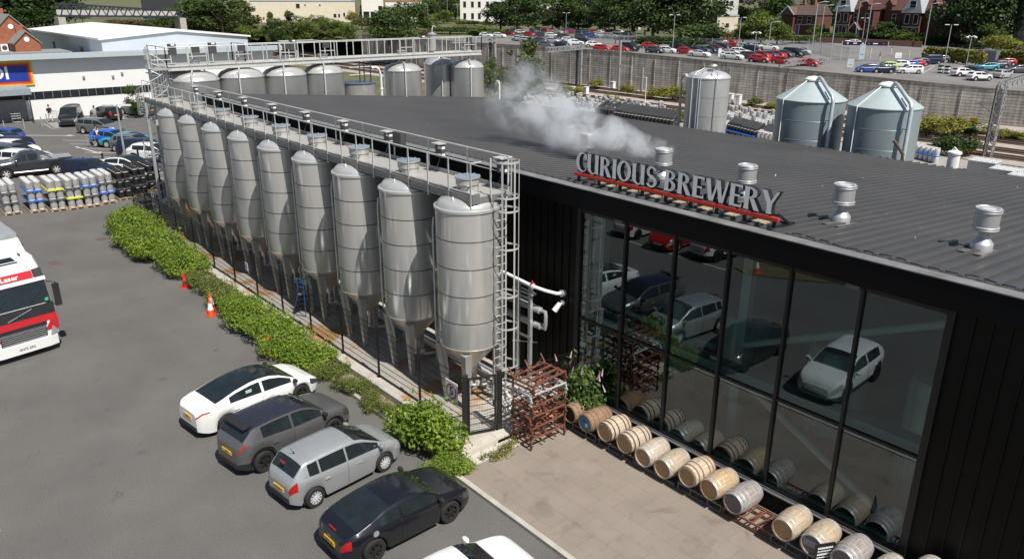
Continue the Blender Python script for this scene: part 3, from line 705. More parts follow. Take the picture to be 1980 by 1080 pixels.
# walkway over the tank tops
DX0, DX1, DY0, DY1, DZ = -47.4, -17.4, 13.42, 14.92, 7.15
ww = thing('tank_walkway', 'long steel walkway with handrails over the nine fermenter tanks', 'walkway', (0, 0, 0))
def ring_deck(m):      # deck plate
    m.b2(DX0, DX1, DY0 + 0.06, DY1 - 0.06, DZ - 0.05, DZ)
g = MB(); ring_deck(g); g.build('deck', grating, ww, False)
g = MB()
g.b2(DX0, DX1, DY0, DY0 + 0.055, DZ - 0.19, DZ + 0.10); g.b2(DX0, DX1, DY0 - 0.05, DY0, DZ - 0.19, DZ - 0.17); g.b2(DX0, DX1, DY0 - 0.05, DY0, DZ + 0.03, DZ + 0.05)
g.b2(DX0, DX1, DY1 - 0.055, DY1, DZ - 0.19, DZ + 0.12)
g.b2(DX1 - 0.002, DX1 + 0.05, DY0, DY0 + 0.28, DZ - 0.19, DZ + 0.10); g.b2(DX1 - 0.002, DX1 + 0.04, DY0 + .28, DY1, DZ - 0.19, DZ - .02)
g.build('edge_channel', mat('channel_steel', (0.34, 0.33, 0.32), rough=0.5, metal=0.6, var=0.1), ww, False)
g = MB(); g.b2(DX0, DX1 + 0.05, DY0 - 0.012, DY0 + 0.045, DZ + 0.101, DZ + 0.125); g.build('kick_plate_trim', galv_lt, ww, False)
ZR = 8.17
g = MB(); g.tube([(DX0, DY0, ZR), (DX1 + 0.05, DY0, ZR), (DX1 + 0.05, DY0 + 0.32, ZR)], 0.024, 8); g.build('handrail', galv_lt, ww)
g = MB(); g.tube([(DX0, DY1, ZR), (DX1 + 0.05, DY1, ZR), (DX1 + 0.05, DY1 - 0.3, ZR)], 0.024, 8); g.tube([(DX0, DY1, DZ + .5), (DX1, DY1, DZ + .5)], 0.012, 6); g.build('handrail', galv_lt, ww)
n = 28
for i in range(n + 1):
    x = DX0 + (DX1 - DX0) * i / n
    g = MB(); g.b2(x - 0.028, x + 0.028, DY0 - 0.034, DY0 - 0.013, DZ - 0.30, ZR); g.build('rail_post', galv_lt, ww, False)
    if i % 2 == 0:
        g = MB(); g.b2(x - 0.022, x + 0.022, DY1 + 0.001, DY1 + 0.03, DZ - 0.1, ZR); g.build('rail_post', galv_lt, ww, False)
cbm = mat('control_box_grey', (0.085, 0.085, 0.082), rough=0.5, metal=0.3, var=0.15)
for i in range(NT):
    x = TX0 - TDX * i + 0.55
    g = MB(); g.box((x, DY1 - 0.12, 7.88), (0.34, 0.16, 0.42)); g.box((x, DY1 - 0.16, 8.125), (0.42, 0.34, 0.03), m=2)
    for dz in (0.11, -0.12): g.box((x + 0.172, DY1 - 0.12, 7.88 + dz), (0.006, 0.13, 0.08), m=1); g.box((x + .06, DY1 - 0.203, 7.88 + dz), (0.16, 0.006, 0.07), m=1)
    g.tube([(x, DY1 - 0.12, 7.68), (x - 0.05, DY1 - 0.2, 7.4), (x - 0.2, DY1 - 0.3, 7.18)], 0.012, 5)
    g.build('control_box', [cbm, label_white, galv_lt], ww, False)
g = MB(); g.box((-23.3, DY1 - 0.1, 7.92), (0.5, 0.22, 0.5)); g.build('junction_box', cbm, ww, False)
for i in range(NT):       # stub legs that carry the deck on the tank tops
    x = TX0 - TDX * i
    for dx in (-0.62, 0.62):
        for y in (DY0 + 0.06, DY1 - 0.1):
            g = MB(); g.b2(x + dx - 0.035, x + dx + 0.035, y - 0.035, y + 0.035, 6.70 if y < 14 else 6.6, DZ - 0.19); g.build('support_stub', galv, ww, False)
# pipes slung below the deck
g = MB(); g.tube([(DX0 + 1, 15.3, 6.9), (DX1 - 0.3, 15.3, 6.9)], 0.05, 8); g.build('service_pipe', galv, ww)

# caged ladder at the walkway end
LX = -17.27
ld = thing('caged_ladder', 'tall caged steel ladder at the near end of the tank walkway', 'ladder', (0, 0, 0))
for y in (14.13, 14.62):
    g = MB(); g.tube([(LX, y, 0.5), (LX, y, 6.9), (LX, y + (-0.09 if y < 14.3 else 0.09), 7.2), (LX, y + (-0.09 if y < 14.3 else 0.09), 8.25)], 0.028, 8); g.build('stile', galv_lt, ld)
for i in range(22):
    z = 0.75 + i * 0.28; g = MB(); g.cyl((LX, 14.14, z), (LX, 14.61, z), 0.014, seg=6); g.build('rung', galv_lt, ld)
for z in (8.18, 7.15, 6.75, 5.6, 4.1, 3.05, 1.75):
    pts = []
    for k in range(15):
        a = R_(-100 + 200 * k / 14); pts.append((LX + 0.33 + 0.36 * math.cos(a), 14.375 + 0.375 * math.sin(a), z))
    pts = [(LX, 14.62 if False else 14.13, z)] + pts + [(LX, 14.62, z)]
    g = MB()
    for p, q in zip(pts[:-1], pts[1:]): g.bar(p, q, 0.012, 0.055)
    g.build('cage_hoop', galv_lt, ld, False)
for a in (-60, 0, 60):
    px, py = LX + 0.33 + 0.352 * math.cos(R_(a)), 14.375 + 0.366 * math.sin(R_(a))
    g = MB(); g.box((px, py, 4.97), (0.014, 0.055, 6.5), rz=R_(a)); g.build('cage_strap', galv_lt, ld, False)
for y in (14.13, 14.62):
    g = MB(); g.bar((LX - 0.03, y, 0.9), (LX - 0.6, y, 0.9), 0.05); g.bar((LX - 0.03, y, 0.52), (LX - .03, y, 0.18), 0.05); g.build('wall_bracket', galv, ld, False)

# support post at the far end
t = thing('support_post', 'tall pale steel post holding up the far end of the tank walkway', 'post', (-47.0, 13.32, 0.16))
g = MB(); g.b2(-0.075, 0.075, -0.075, 0.075, 0, 6.83); g.build('post', galv, t, False)
g = MB(); g.bar((0.08, 0, 6.0), (0.55, 0.1, 6.75), 0.07); g.build('brace', galv, t, False)
g = MB(); g.box((0, 0, 0.015), (0.3, 0.3, 0.03)); g.build('base_plate', galv, t, False)
# spiral stair
sc = Vector((-48.6, 14.25, 0.0))
t = thing('spiral_stair', 'galvanised spiral staircase at the far end of the tank walkway', 'staircase', sc)
g = MB(); g.cyl((0, 0, 0), (0, 0, 9.9), 0.075, seg=12); g.build('centre_pole', galv_lt, t)
NS = 44; rr = 0.92; spir = []; spm = []
for i in range(NS):
    a0 = R_(200 + i * 24); a1 = a0 + R_(26); z = 0.2 + i * 8.4 / NS
    g = MB(); g.add([(0.06 * math.cos(a0), 0.06 * math.sin(a0), z), (rr * math.cos(a0), rr * math.sin(a0), z), (rr * math.cos(a1), rr * math.sin(a1), z), (0.06 * math.cos(a1), 0.06 * math.sin(a1), z)] + [(0.06 * math.cos(a0), 0.06 * math.sin(a0), z - .04), (rr * math.cos(a0), rr * math.sin(a0), z - .04), (rr * math.cos(a1), rr * math.sin(a1), z - .04), (0.06 * math.cos(a1), 0.06 * math.sin(a1), z - .04)],
                    [(0, 1, 2, 3), (7, 6, 5, 4), (0, 4, 5, 1), (1, 5, 6, 2), (2, 6, 7, 3), (3, 7, 4, 0)]); g.build('tread', galv, t, False)
    for q in (0, .5): spir.append((rr * math.cos(a0 + q * R_(24)), rr * math.sin(a0 + q * R_(24)), z + 1.0 + q * 8.4 / NS))
g = MB(); g.tube(spir, 0.024, 6); g.build('handrail', galv_lt, t)
g = MB(); g.tube([(p[0], p[1], p[2] - 0.5) for p in spir], 0.012, 5); g.tube([(p[0], p[1], p[2] - 0.98) for p in spir], 0.02, 5)
for p in spir: g.cyl((p[0], p[1], p[2] - 1.0), p, 0.009, seg=5)
g.build('baluster', galv_lt, t)
g = MB(); g.b2(-0.2, 0.95, -0.1, 0.95, 8.62, 8.68); g.build('landing', galv, t, False)
g = MB()
for z in (9.2, 9.75): g.tube([(-0.2, -.1, z), (0.95, -0.1, z), (0.95, .95, z)], 0.02, 6)
for k in range(9): g.cyl((-0.2 + k * 0.143, -0.1, 8.68), (-0.2 + k * 0.143, -0.1, 9.75), 0.009, seg=5)
g.build('landing_rail', galv_lt, t)
# ================================================================== CARS
def paint(name, rgb, metal=0.0, rough=0.28):
    return mat('paint_' + name, rgb, rough=rough, metal=metal, var=0.04, scale=2, coat=0.6)
obj_paint = bpy.data.materials.new('paint_by_object'); obj_paint.use_nodes = True
_nt = obj_paint.node_tree; _oi = nd(_nt, 'ShaderNodeObjectInfo'); _b = _nt.nodes['Principled BSDF']
_tn = nd(_nt, 'ShaderNodeTexNoise'); _tn.inputs['Scale'].default_value = 2.0
_mr = nd(_nt, 'ShaderNodeMapRange'); _mr.inputs['To Min'].default_value = 0.9; _mr.inputs['To Max'].default_value = 1.1
_hs = nd(_nt, 'ShaderNodeHueSaturation'); _nt.links.new(_tn.outputs['Fac'], _mr.inputs['Value']); _nt.links.new(_mr.outputs['Result'], _hs.inputs['Value'])
_nt.links.new(_oi.outputs['Color'], _hs.inputs['Color']); _nt.links.new(_hs.outputs['Color'], _b.inputs['Base Color'])
_b.inputs['Roughness'].default_value = 0.3; _b.inputs['Coat Weight'].default_value = 0.5
taill = mat('tail_lamp_red', (0.40, 0.01, 0.012), rough=0.2, var=0.1, spec=0.6)
headl = mat('head_lamp_clear', (0.55, 0.57, 0.58), rough=0.12, metal=0.5, var=0.15, scale=20)
darkl = mat('head_lamp_dark', (0.05, 0.052, 0.055), rough=0.1, var=0.2)
plate_y = mat('plate_yellow', (0.72, 0.45, 0.03), rough=0.5, var=0.05)
plate_w = mat('plate_white', (0.7, 0.7, 0.68), rough=0.5, var=0.05)
trimb = mat('black_trim', (0.02, 0.02, 0.021), rough=0.55, var=0.2)
alloy = mat('alloy_silver', (0.75, 0.76, 0.77), rough=0.35, metal=0.4, var=0.05)
alloyd = mat('alloy_dark', (0.05, 0.045, 0.042), rough=0.35, metal=0.6, var=0.1)

SPEC = {
 'saloon': dict(L=4.69, W=1.85, wb=2.87, fo=0.86, rw=0.335,
    top=[(0, .93), (.03, 1.045), (.10, 1.10), (.16, 1.15), (.30, 1.335), (.42, 1.43), (.50, 1.445), (.58, 1.41), (.66, 1.30), (.79, .99), (.88, .90), (.95, .76), (.985, .64), (1, .56)],
    belt=[(0, .80), (.03, .96), (.12, 1.00), (.3, .99), (.55, .94), (.76, .92), (.88, .82), (.95, .69), (.985, .58), (1, .5)],
    tl=(3,), tu=.09, ws=(.60, .79), rs=(.14, .40), roofglass=True, sw=[(.24, .49), (.51, .74)]),
 'crossover': dict(L=4.21, W=1.80, wb=2.636, fo=0.82, rw=0.345,
    top=[(0, .92), (.012, 1.05), (.05, 1.20), (.12, 1.50), (.16, 1.545), (.3, 1.585), (.46, 1.59), (.55, 1.55), (.64, 1.40), (.745, 1.10), (.86, 1.02), (.94, .93), (.98, .80), (1, .66)],
    belt=[(0, .80), (.012, .96), (.05, 1.10), (.15, 1.13), (.3, 1.07), (.5, 1.0), (.73, 1.0), (.86, .94), (.94, .85), (.98, .70), (1, .56)],
    tl=(3,), tu=.075, ws=(.57, .745), rs=(.045, .125), sw=[(.19, .43), (.45, .70)], clad=True, roofdark=True),
 'hatch': dict(L=4.0, W=1.72, wb=2.511, fo=0.80, rw=0.31,
    top=[(0, .80), (.012, .95), (.04, 1.08), (.115, 1.405), (.15, 1.45), (.3, 1.485), (.46, 1.49), (.55, 1.46), (.63, 1.36), (.80, 1.00), (.88, .93), (.95, .80), (.985, .66), (1, .55)],
    belt=[(0, .70), (.012, .86), (.05, .99), (.15, 1.00), (.4, .95), (.6, .93), (.78, .91), (.88, .84), (.95, .73), (.985, .59), (1, .48)],
    ws=(.565, .79), rs=(.042, .112), sw=[(.145, .225), (.24, .455), (.47, .75)]),
 'coupe': dict(L=4.18, W=1.84, wb=2.468, fo=0.88, rw=0.33,
    top=[(0, .78), (.02, .90), (.07, .98), (.14, 1.06), (.30, 1.27), (.40, 1.335), (.48, 1.35), (.55, 1.32), (.62, 1.23), (.73, .97), (.85, .88), (.93, .78), (.98, .66), (1, .55)],
    belt=[(0, .68), (.02, .82), (.08, .92), (.2, .95), (.4, .92), (.6, .90), (.72, .88), (.85, .81), (.93, .71), (.98, .58), (1, .48)],
    tl=(2, 3), tu=.045, ws=(.565, .73), rs=(.10, .345), sw=[(.25, .40), (.42, .685)], tumble=.21),
 'suv': dict(L=4.25, W=1.77, wb=2.55, fo=0.84, rw=0.34,
    top=[(0, .88), (.012, 1.02), (.05, 1.16), (.14, 1.44), (.2, 1.485), (.33, 1.515), (.46, 1.515), (.55, 1.48), (.63, 1.36), (.745, 1.06), (.86, .99), (.94, .91), (.98, .78), (1, .64)],
    belt=[(0, .76), (.012, .92), (.05, 1.03), (.15, 1.05), (.3, 1.01), (.5, .98), (.73, .97), (.86, .90), (.94, .82), (.98, .67), (1, .54)],
    ws=(.56, .745), rs=(.045, .145), sw=[(.18, .42), (.44, .70)], clad=True),
 'estate': dict(L=4.65, W=1.82, wb=2.75, fo=0.88, rw=0.325,
    top=[(0, .85), (.01, 1.0), (.03, 1.13), (.085, 1.42), (.12, 1.47), (.3, 1.50), (.46, 1.50), (.55, 1.46), (.62, 1.36), (.76, 1.02), (.87, .93), (.95, .80), (.985, .66), (1, .55)],
    belt=[(0, .72), (.01, .90), (.04, 1.0), (.15, 1.0), (.4, .96), (.75, .93), (.87, .84), (.95, .73), (.985, .59), (1, .48)],
    ws=(.57, .755), rs=(.032, .085), sw=[(.10, .25), (.265, .46), (.475, .72)]),
 'mpv': dict(L=4.75, W=1.9, wb=2.98, fo=0.92, rw=0.345,
    top=[(0, .95), (.01, 1.2), (.025, 1.35), (.045, 1.82), (.07, 1.88), (.4, 1.9), (.6, 1.88), (.66, 1.82), (.79, 1.22), (.87, 1.10), (.95, .98), (.985, .84), (1, .68)],
    belt=[(0, .85), (.01, 1.05), (.03, 1.14), (.4, 1.12), (.77, 1.08), (.87, 1.0), (.95, .88), (.985, .74), (1, .58)],
    ws=(.665, .785), rs=(.02, .05), sw=[(.08, .27), (.29, .50), (.52, .75)], tumble=.1),
}
def car_geo(sp, nst=64):
    s = SPEC[sp]; L, W, wb, fo, rw = s['L'], s['W'], s['wb'], s['fo'], s['rw']
    xf = L / 2 - fo; xr = xf - wb; ra = rw * 1.16
    us = set(np.linspace(0, 1, nst).round(5)) | {0.004, 0.02, 0.98, 0.995}
    for xc in (xf, xr):
        for q in np.linspace(-1, 1, 15): us.add(round((xc + ra * float(q) * 0.9999 + L / 2) / L, 5))
    for a, b in s['sw'] + [s['ws'], s['rs']]: us.add(a); us.add(b)
    us = sorted(us)
    it = lambda key, u: float(np.interp(u, [k[0] for k in s[key]], [k[1] for k in s[key]]))
    plan = lambda u: float(np.interp(u, [0, .012, .04, .10, .2, .5, .8, .90, .96, .985, 1], [.62, .73, .83, .925, .975, 1, .99, .95, .86, .76, .62]))
    rows = []; tum = s.get('tumble', .17)
    for u in us:
        x = (u - .5) * L; hw = W / 2 * plan(u); zb = it('belt', u); zt = max(it('top', u), zb + .03); gh = zt - zb
        zl = 0.20 + 0.10 * max(0, (u - .93) / .07) * .6 + 0.10 * max(0, (.07 - u) / .07)
        for xc in (xf, xr):
            d = abs(x - xc)
            if d < ra: zl = max(zl, rw + math.sqrt(ra * ra - d * d) - 0.02)
        zl = min(zl, zb - .08)
        ze = zb + gh * .84; k = min(1, gh / .5)
        we = hw * (.90 - tum * k)
        wbelt = hw * (.955 - .01 * k)
        P0 = (hw * .93, zl); P1 = (hw * .985, zl + .30 * (zb - zl)); P2 = (hw, zl + .62 * (zb - zl)); P3 = (hw * .988, zb - .045 if zb - .045 > zl + .66 * (zb - zl) else zl + .7 * (zb - zl)); P4 = (wbelt, zb)
        lerp = lambda t: (wbelt + (we - wbelt) * t + .012 * math.sin(PI * t) * k * 2, zb + (ze - zb) * t)
        half = [P0, P1, P2, P3, P4, lerp(.07), lerp(.90), (we, ze), (we * .93, ze + (zt - ze) * .38), (we * .6, ze + (zt - ze) * .8)]
        ring = [(x, y, z) for y, z in half] + [(x, 0, zt)] + [(x, -y, z) for y, z in half[::-1]]
        rows.append((u, ring))
    n = len(rows[0][1]); parts = {}
    def put(name, pts, f): parts.setdefault(name, MB()).add(pts, f)
    for (u0, A), (u1, B) in zip(rows[:-1], rows[1:]):
        um = (u0 + u1) / 2
        for j in range(n - 1):
            jj = j if j < 10 else n - 2 - j          # mirrored band index 0..9
            nm = 'body'
            side = 'L' if j < 10 else 'R'
            if jj == 0 and s.get('clad'): nm = 'lower_cladding'
            if jj == 5 and any(a < um < b for a, b in s['sw']): nm = 'side_window_%s%d' % (side, [i for i, (a, b) in enumerate(s['sw']) if a < um < b][0])
            if jj >= 7:
                if s['ws'][0] < um < s['ws'][1] and jj >= 8: nm = 'windscreen'
                elif s['rs'][0] < um < s['rs'][1] and jj >= 8: nm = 'rear_window'
                elif s.get('roofglass') and s['rs'][1] <= um <= s['ws'][0] and jj >= 8: nm = 'roof_glass'
            if s.get('roofdark') and jj >= 7 and nm == 'body' and s['rs'][0] < um < s['ws'][1]: nm = 'roof_panel'
            if jj in (2, 3) and um > .905 and um < .99: nm = 'headlight_' + side
            if jj in s.get('tl', (2, 3)) and um < s.get('tu', .05): nm = 'taillight_' + side
            put(nm, [A[j], B[j], B[j + 1], A[j + 1]], [(3, 2, 1, 0)])
    put('body', rows[0][1], [tuple(range(n))]); put('body', rows[-1][1], [tuple(range(n - 1, -1, -1))])
    # floor pan and inner wheel housings, dark
    fl = MB(); fl.b2(-L / 2 + .35, L / 2 - .35, -W * .40, W * .40, .17, .26); fl.b2(xr - ra, xr + ra, -W * .36, W * .36, .26, rw + ra - .06); fl.b2(xf - ra, xf + ra, -W * .36, W * .36, .26, rw + ra - .06)
    return s, parts, fl, xf, xr, rows
def weld(mb):
    d = {}; v = []; mp = []
    for p in mb.v:
        k = (round(p[0], 4), round(p[1], 4), round(p[2], 4))
        if k not in d: d[k] = len(v); v.append(p)
        mp.append(d[k])
    f = []; m = []
    for q, mm in zip(mb.f, mb.m):
        r = []
        for i in q:
            if mp[i] not in r: r.append(mp[i])
        if len(r) > 2: f.append(tuple(r)); m.append(mm)
    mb.v, mb.f, mb.m = v, f, m; return mb
def tyre_mb(r, w=0.21, m=0, mb=None, at=(0, 0, 0), seg=28):
    mb = mb or MB()
    return mb.lathe([(r * .62, -w / 2 + .01), (r * .72, -w / 2), (r * .94, -w / 2 + .005), (r, -w / 2 + .035), (r, w / 2 - .035), (r * .94, w / 2 - .005), (r * .72, w / 2), (r * .62, w / 2 - .01)], at, seg, m, 'y', cap=False)
def rim_mb(r, w, side, spokes=10):
    mb = MB(); yo = side * (w / 2 - .03); R0 = r * .67
    mb.lathe([(R0, yo + side * .012), (R0 * .93, yo + side * .016), (R0 * .90, yo - side * .03), (R0 * .3, yo - side * .05), (0.01, yo - side * .05)], (0, 0, 0), 28, 1, 'y', cap=False)
    mb.lathe([(R0 * 1.0, yo + side * .016), (R0 * .90, yo + side * .02), (R0 * .89, yo)], (0, 0, 0), 28, 0, 'y', cap=False)
    for i in range(spokes):
        a = 2 * PI * i / spokes; c, s_ = math.cos(a), math.sin(a)
        w_ = R0 * (.2 if spokes > 6 else .28)
        mb.bar((c * R0 * .12, yo + side * .005, s_ * R0 * .12), (c * R0 * .93, yo + side * .012, s_ * R0 * .93), w_, .016, 0, up=(0, 1, 0))
    mb.cyl((0, yo - .01, 0), (0, yo + side * .02, 0), R0 * .2, m=0, seg=14)
    return mb
def near_car(name, label, sp, pm, loc, deg, rim=alloy, spokes=10, plate=None, roofm=None, hl=headl, plate_front=False, extras=None):
    s, parts, fl, xf, xr, rows = car_geo(sp, 60)
    t = thing(name, label, 'car', (loc[0], loc[1], 0), R_(deg)); t.scale = (.905, .905, .93)
    L, W, rw = s['L'], s['W'], s['rw']
    for nm, mb in parts.items():
        base = nm.split('_L')[0].split('_R')[0]
        m = {'body': pm, 'lower_cladding': trimb, 'roof_panel': paint('roof_navy', (.03, .032, .045), .2, .25), 'windscreen': dkglass, 'rear_window': dkglass, 'roof_glass': dkglass}.get(base)
        if base.startswith('side_window'): m = dkglass; base = 'side_window'
        if base.startswith('headlight'): m = hl
        if base.startswith('taillight'): m = taill
        weld(mb).build(base, m, t, True, 72)
    fl.build('underbody', trimb, t, False)
    for x in (xf, xr):
        for sd in (1, -1):
            wob = tyre_mb(rw).build('wheel', rubber, t); wob.location = (x, sd * (W / 2 - .135), rw)
            rim_mb(rw, .21, sd, spokes).build('rim', [rim, alloyd if rim is alloy else rubber], wob, True)
    # mirrors, handles, seams, plates, lamps
    um = (s['ws'][1] - .02); xm = (um - .5) * L; zb = float(np.interp(um, [k[0] for k in s['belt']], [k[1] for k in s['belt']]))
    for sd in (1, -1):
        g = MB(); y0 = sd * W / 2 * .95
        g.lathe([(0.001, -.10), (.055, -.085), (.075, -.03), (.075, .03), (.055, .085), (.001, .10)], (xm - .06, y0 + sd * .12, zb + .09), 12, 0, 'y'); g.bar((xm - .05, y0 - sd * .03, zb + .03), (xm - .06, y0 + sd * .06, zb + .07), .05, .04)
        g.build('mirror', trimb if extras and 'dark_mirror' in extras else pm, t)
        for u in ([.40, .68] if len(s['sw']) > 1 and sp != 'coupe' else [.47]):
            x = (u - .12 - .5) * L; g = MB(); g.box((x, sd * (W / 2 * .995), zb - .14), (.17, .035, .028)); g.build('door_handle', pm, t)
        g = MB()
        seams = {'hatch': [.235, .462, .765], 'coupe': [.40, .70], 'saloon': [.25, .50, .75], 'crossover': [.2, .44, .715], 'suv': [.19, .43, .715]}.get(sp, [.25, .46, .74])
        for u in seams:
            i = min(range(len(rows)), key=lambda q: abs(rows[q][0] - u)); ring = rows[i][1]; n = len(ring)
            if ring[0][2] > .4: continue
            idx = [0, 1, 2, 3, 4] if sd > 0 else [n - 1, n - 2, n - 3, n - 4, n - 5]
            for a, b in zip(idx[:-1], idx[1:]):
                g.bar((ring[a][0], ring[a][1] + sd * .001, ring[a][2]), (ring[b][0], ring[b][1] + sd * .001, ring[b][2]), .009, .006)
        if g.v: g.build('door_seam', trimb, t, False)
    pz = {'hatch': .62, 'coupe': .60, 'saloon': .72, 'crossover': .74, 'suv': .62}.get(sp, .65)
    g = MB(); g.box((-L / 2 - .012, 0, pz), (.02, .52, .115)); po = g.build('number_plate', plate_y, t, False)
    if plate:
        text('plate_lettering', plate, .085, trimb, Matrix.Translation((-L / 2 - .0235, 0, pz)) @ Matrix.Rotation(R_(-90), 4, 'Z') @ Matrix.Rotation(R_(90), 4, 'X'), po, .001, .95)
    g = MB(); g.box((L / 2 + .006, 0, .48), (.02, .52, .115)); g.build('number_plate', plate_w, t, False)
    g = MB(); g.box((L / 2 - .02, 0, .36), (.06, W * .55, .13)); g.build('lower_grille', trimb, t, False)
    g = MB(); g.box((-L / 2 + .005, 0, .36), (.05, W * .6, .14)); g.build('rear_diffuser', trimb, t, False)
    return t, s
pw = paint('white', (0.80, 0.80, 0.79)); ps = paint('silver', (0.42, 0.44, 0.45), 0.45, 0.32); pg = paint('grey', (0.13, 0.13, 0.133), 0.4, 0.3); pk = paint('black_blue', (0.012, 0.013, 0.018), 0.1, 0.22)
def park(rear, front, W):
    a = Vector(rear); b = Vector(front); d = (b - a).normalized(); c = (a + b) / 2 + Vector((-d.y, d.x)) * (W / 2 - .02)
    return c, math.degrees(math.atan2(d.y, d.x)), d
def place_on_wheels(sp, rear, front):
    s = SPEC[sp]; c, deg, d = park(rear, front, s['W'])
    off = (s['L'] / 2 - s['fo']) - s['wb'] / 2     # wheel midpoint in front of the centre
    c = c - d * off * .905 + d * .20
    return c, deg
c, a = place_on_wheels('saloon', (-21.30, 6.66), (-21.69, 9.70))
t, s = near_car('parked_car', 'white saloon car with a black glass roof, farthest of the parked row beside the hedge', 'saloon', pw, c, a, alloyd, 5, 'LM21', hl=darkl, extras=['dark_mirror'])
g = MB(); g.box((-.50, -SPEC['saloon']['W'] / 2 * .86, 1.12), (.22, .012, .20), mtx=None); g.build('window_card', mat('card_mint', (0.42, 0.62, 0.56), rough=0.6), t, False)
c, a = place_on_wheels('crossover', (-18.60, 6.72), (-19.0, 9.35))
t, s = near_car('parked_car', 'dark grey crossover car parked between the white saloon and the silver hatchback', 'crossover', pg, c, a, alloyd, 5, 'GJ73', hl=darkl, extras=['dark_mirror'])
g = MB(); g.add([(-1.80, -.55, 1.515), (-1.80, .55, 1.515), (-1.50, .6, 1.575), (-1.50, -.6, 1.575), (-1.80, -.55, 1.485), (-1.80, .55, 1.485), (-1.50, .6, 1.53), (-1.50, -.6, 1.53)], [(0, 3, 2, 1), (4, 5, 6, 7), (0, 1, 5, 4), (1, 2, 6, 5), (3, 0, 4, 7)]); g.build('roof_spoiler', trimb, t, False)
c, a = place_on_wheels('hatch', (-16.22, 7.05), (-16.49, 9.55))
t, s = near_car('parked_car', 'silver five-door hatchback parked between the grey crossover and the black coupe', 'hatch', ps, c, a, alloy, 11, 'LN57 BWC')
g = MB(); g.lathe([(.03, 0), (.012, .05), (.0, .06)], (-1.42, 0, 1.468), 8); g.bar((-1.42, 0, 1.48), (-1.52, 0, 1.66), .012); g.build('aerial', trimb, t)
g = MB(); g.box((-1.80, 0, 1.36), (.05, .22, .035)); g.build('brake_light', taill, t, False)
c, a = place_on_wheels('coupe', (-13.40, 7.18), (-13.45, 9.52))
t, s = near_car('parked_car', 'black two-door coupe with dark alloy wheels, second nearest of the parked row', 'coupe', pk, c, a, alloyd, 7, 'LV07 TTE', hl=darkl, extras=['dark_mirror'])
g = MB(); g.lathe([(.085, 0), (.085, .012), (.0, .016)], (-1.22, -.895, .86), 20, 0, 'y'); g.xf(Matrix.Translation((-1.22, -.895, .86)) @ Matrix.Rotation(PI, 4, 'X') @ Matrix.Translation((1.22, .895, -.86))); g.build('filler_cap', mat('cap_steel', (0.8, 0.8, 0.8), rough=0.25, metal=0.7), t)
g = MB(); g.box((-1.98, 0, .93), (.03, .34, .03)); g.build('brake_light', taill, t, False)
text('badge', 'OOOO', .085, chrome, Matrix.Translation((-2.092, 0, .745)) @ Matrix.Rotation(R_(-90), 4, 'Z') @ Matrix.Rotation(R_(84), 4, 'X'), t, .004, .62)
near_car('parked_car', 'white crossover car nearest the camera, cut off by the bottom edge of the photo', 'suv', pw, (-10.95, 7.95), 88, alloyd, 5, None, hl=headl)
g = MB()
for px, py, w, d in ((105, 508, .75, .45), (197, 462, .7, .5)):
    p = G(px, py); g.box((p.x, p.y, .003), (w, d, .006), .2)
struct('drain_cover', g, mat('drain_rust', (.13, .085, .07), rough=.9, rgb2=(.10, .08, .072), scale=20))
# the cars across the aisle that the glass front mirrors
near_car('parked_car', 'white hatchback reflected in the top left panes of the glass front', 'hatch', pw, (-27.6, -1.0), 266, alloyd, 5)
pr_ = paint('red', (0.42, 0.012, 0.012), 0.0, 0.25)
near_car('parked_car', 'red estate car reflected between two white cars in the glass front', 'estate', pr_, (-24.9, -.95), 84, alloy, 7)
near_car('parked_car', 'white compact car reflected right of the red car in the glass front', 'suv', pw, (-22.2, -1.1), 276, alloyd, 7)
g = MB()
for x0, x1 in ((-40, -20.6),): g.b2(x0, x1, .74, .86, 0.001, 0.008)
g.build('bay_line', white_mark, None, False)['kind'] = 'structure'
g = MB(); g.prism([(-20.6, -6), (-20.5, 0.2), (-19.6, 0.6), (-16.5, -1.2), (-12, -6)], -.01, .06); o = g.build('verge_grass', mat('dry_verge', (0.10, 0.085, 0.035), rough=0.95, rgb2=(0.16, 0.12, 0.06), scale=3), None, False); o['kind'] = 'structure'

